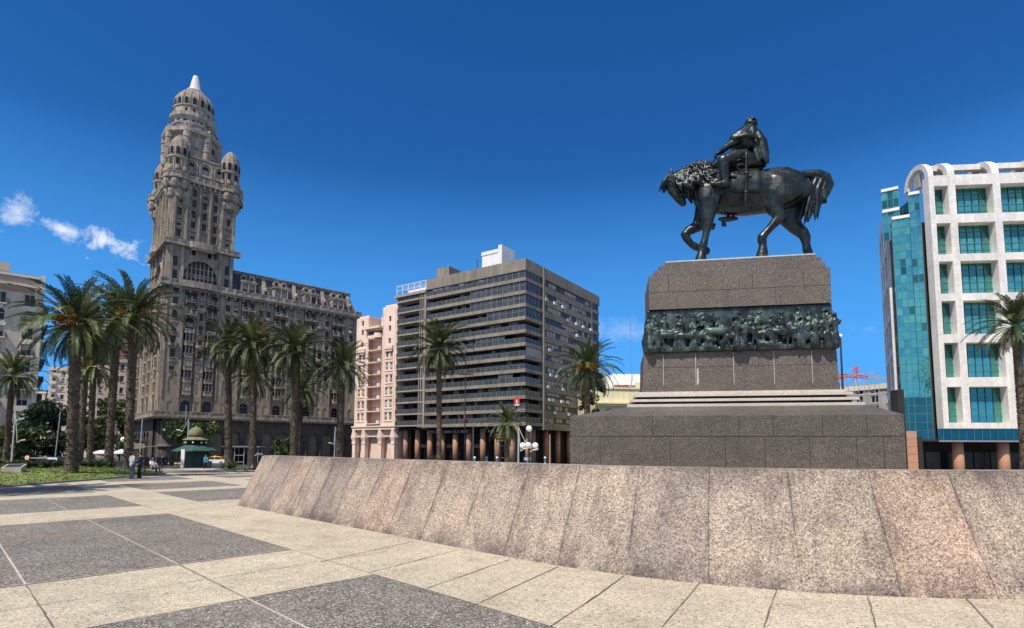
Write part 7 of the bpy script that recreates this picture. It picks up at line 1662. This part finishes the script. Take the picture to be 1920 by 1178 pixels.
g = place(123, 78); car('parked_car', 'dark blue car parked behind the violet notice board', g, rad(8), 'car_dark', group='dark cars parked behind the lawn')
g = place(86, 80); car('parked_car', 'black car parked left of the violet notice board', g, rad(8), 'black_paint', group='dark cars parked behind the lawn')
g = place(62, 84); car('parked_car', 'dark car parked near the round red rimmed sign', g, rad(8), 'car_dark', group='dark cars parked behind the lawn')

# ---------------------------------------------------------------- people
def person(label, loc, rz, shirt, trousers, pose, h=1.72, hair='hair', sleeve='short', bag=None):
    """one body mesh with clothes as parts; joints in body axes, facing -y"""
    root = thing('person', label, 'person', loc, rz); k = h/1.72; S = lambda *p: tuple(c*k for c in p)
    if pose == 'sit': hip, sh, hd = (0, .08, .52), (0, .22, 1.0), (0, .2, 1.22); legs = [((-.1, .05, .5), (-.13, -.38, .52), (-.12, -.42, .08)), ((.1, .05, .5), (.13, -.40, .53), (.14, -.50, .08))]; arms = [((-.19, .2, .96), (-.24, .02, .74), (-.12, -.22, .62)), ((.19, .2, .96), (.24, .02, .74), (.1, -.24, .62))]
    elif pose == 'walk': hip, sh, hd = (0, 0, .93), (0, -.03, 1.42), (0, -.05, 1.62); legs = [((-.09, 0, .9), (-.1, -.16, .5), (-.1, -.16, .08)), ((.09, 0, .9), (.1, .02, .48), (.1, .28, .12))]; arms = [((-.2, -.02, 1.38), (-.25, .12, 1.12), (-.24, .1, .86)), ((.2, -.02, 1.38), (.25, -.12, 1.12), (.22, -.26, .92))]
    else: hip, sh, hd = (0, 0, .94), (0, .0, 1.43), (0, -.03, 1.63); legs = [((-.1, 0, .9), (-.11, -.03, .5), (-.12, .02, .08)), ((.1, 0, .9), (.12, -.02, .5), (.14, -.02, .08))]; arms = [((-.21, 0, 1.39), (-.27, .04, 1.12), (-.22, -.12, .92)), ((.21, 0, 1.39), (.29, .02, 1.14), (.3, -.16, 1.0))]
    b = MB(); LAT = (1, 0, 0)
    chain(b, [(*S(*hip), .13*k, .16*k), (*S(*((Vector(hip)+Vector(sh))/2)), .11*k, .145*k), (*S(*sh), .10*k, .18*k)], 12, LAT); chain(b, [(*S(*sh), .06*k), (*S(hd[0], hd[1]+.02, hd[2]-.09), .055*k)], 8, LAT)
    chain(b, [(*S(hd[0], hd[1]-.01, hd[2]-.06), .075*k, .065*k), (*S(*hd), .098*k, .076*k), (*S(hd[0], hd[1]+.01, hd[2]+.04), .095*k, .074*k)], 12, LAT)
    chain(b, [(*S(hd[0], hd[1]-.09, hd[2]+.0), .016*k), (*S(hd[0], hd[1]-.115, hd[2]-.025), .016*k)], 6, LAT)
    for s in (-1, 1): chain(b, [(*S(hd[0]+s*.078, hd[1]+.01, hd[2]), .022*k, .012*k), (*S(hd[0]+s*.08, hd[1]+.01, hd[2]-.03), .016*k, .01*k)], 6, LAT)
    for leg in legs: chain(b, [(*S(*leg[0]), .085*k), (*S(*leg[1]), .06*k), (*S(*leg[2]), .04*k)], 10, LAT)
    for a in arms:
        chain(b, [(*S(*a[0]), .052*k), (*S(*a[1]), .042*k), (*S(*a[2]), .03*k)], 8, LAT); w = Vector(a[2]); d = (Vector(a[2])-Vector(a[1])).normalized(); q = d.cross(Vector((1, 0, 0))).normalized()
        chain(b, [(*S(*w), .028*k, .034*k), (*S(*(w+d*.07)), .02*k, .042*k)], 8, LAT)
        for j, ln in enumerate((.07, .085, .08, .06)): f0 = w+d*.08+Vector((-.032+.021*j, 0, 0)); chain(b, [(*S(*f0), .0095*k), (*S(*(f0+d*ln*.6-q*.01)), .009*k), (*S(*(f0+d*ln-q*.035)), .0075*k)], 6, LAT)
        t0 = w+d*.03+Vector((.035, 0, 0)); chain(b, [(*S(*t0), .011*k), (*S(*(t0+d*.05+Vector((.022, 0, 0)))), .009*k)], 6, LAT)
    o = b.build('body', 'skin', root); remesh(o, .014, 2, .4)
    c = MB(); chain(c, [(*S(hip[0], hip[1], hip[2]-.06), .135*k, .185*k), (*S(*((Vector(hip)*.5+Vector(sh)*.5))), .135*k, .172*k), (*S(sh[0], sh[1], sh[2]-.03), .118*k, .205*k), (*S(sh[0], sh[1], sh[2]+.02), .075*k, .12*k)], 14, LAT)
    for a in arms: e = Vector(a[1]) if sleeve == 'short' else Vector(a[2]); pts = [(*S(*a[0]), .074*k)] + ([(*S(*a[1]), .058*k)] if sleeve != 'short' else []) + [(*S(*(e if sleeve != 'short' else Vector(a[0]).lerp(e, .8))), .062*k if sleeve == 'short' else .046*k)]; chain(c, pts, 10, LAT)
    o = c.build('shirt', shirt, root); remesh(o, .018, 2, .4)
    c = MB(); chain(c, [(*S(hip[0], hip[1], hip[2]+.05), .125*k, .17*k), (*S(hip[0], hip[1], hip[2]-.06), .135*k, .18*k)], 12, LAT)
    for leg in legs: chain(c, [(*S(*leg[0]), .105*k), (*S(*leg[1]), .078*k), (*S(*leg[2]), .066*k)], 10, LAT)
    o = c.build('trousers', trousers, root); remesh(o, .018, 2, .4)
    for leg in legs: c = MB(); f = Vector(leg[2]); chain(c, [(*S(f.x, f.y+.06, f.z-.03), .045*k), (*S(f.x, f.y-.05, f.z-.04), .042*k), (*S(f.x, f.y-.17, f.z-.05), .034*k)], 8, LAT); c.build('shoe', 'shoe', root, True)
    c = MB(); chain(c, [(*S(hd[0], hd[1]+.03, hd[2]-.02), .085*k, .078*k), (*S(hd[0], hd[1]+.02, hd[2]+.05), .102*k, .084*k)], 10, LAT); o = c.build('hair', hair, root, True)
    if bag: c = MB(); chain(c, [(*S(0, .17, 1.1), .09*k, .14*k), (*S(0, .17, 1.35), .09*k, .13*k)], 10, LAT); c.build('backpack', bag, root, True)
    return root
g = gnd(246, 898); person('man in pale grey shirt and jeans standing with his back turned at the lawn edge', (g.x, g.y, 0), rad(150), 'cloth_grey', 'cloth_jeans', 'stand', 1.66)
g = gnd(261, 897); person('man in dark clothes standing close beside the grey shirted man', (g.x, g.y, 0), rad(-70), 'cloth_navy', 'cloth_black', 'stand', 1.64, sleeve='long')
BL = gnd(294, 889); bench('black slatted bench with the seated man', (BL.x-.3, BL.y, gz(BL.y)), rad(70)); person('man in white shirt and dark trousers sitting on the black bench', (BL.x-.3+.05, BL.y+.0, gz(BL.y)-.02), rad(70), 'cloth_white', 'cloth_navy', 'sit', 1.72)
bl2 = gnd(202, 876); bl2.z = lawn_h(bl2.x, bl2.y, LAWN, .55) if inside((bl2.x, bl2.y), LAWN) else gz(bl2.y); bench('dark bench half hidden behind the lawn between palm trunks', bl2, rad(10))
g = place(386, 68); person('walking figure in a bright blue top in front of the kiosk', (g.x, g.y, g.z), rad(15), 'cloth_blue', 'cloth_black', 'walk', 1.7)
g = place(305, 82); person('distant figure in dark clothes near the palace corner', (g.x, g.y, g.z), rad(60), 'cloth_black', 'cloth_black', 'stand', 1.7, sleeve='long')
g = place(212, 84); person('distant figure in a red top by the street stall', (g.x, g.y, g.z), rad(-30), 'cloth_red', 'cloth_navy', 'walk', 1.7)
g = place(668, 116); person('figure in a red jacket at the foot of the pink house', (g.x, g.y, g.z), rad(-20), 'cloth_red', 'cloth_black', 'stand', 1.75, sleeve='long')
def pigeon(loc):
    root = thing('pigeon', 'small grey pigeon on the paving in front of the kiosk', 'bird', loc, rad(200)); m = MB(); chain(m, [(.11, 0, .11, .02, .03), (.03, 0, .13, .055, .05), (-.05, 0, .16, .05, .045), (-.09, 0, .22, .025), (-.11, 0, .25, .028)], 8); chain(m, [(-.13, 0, .25, .012), (-.16, 0, .24, .005)], 6); chain(m, [(.1, 0, .12, .03, .03), (.2, 0, .09, .012, .03)], 6)
    for s in (-.025, .025): chain(m, [(0, s, .1, .012), (0, s, .01, .008)], 6)
    m.build('body', 'grey_stucco', root, True)
pigeon(gnd(389, 876))
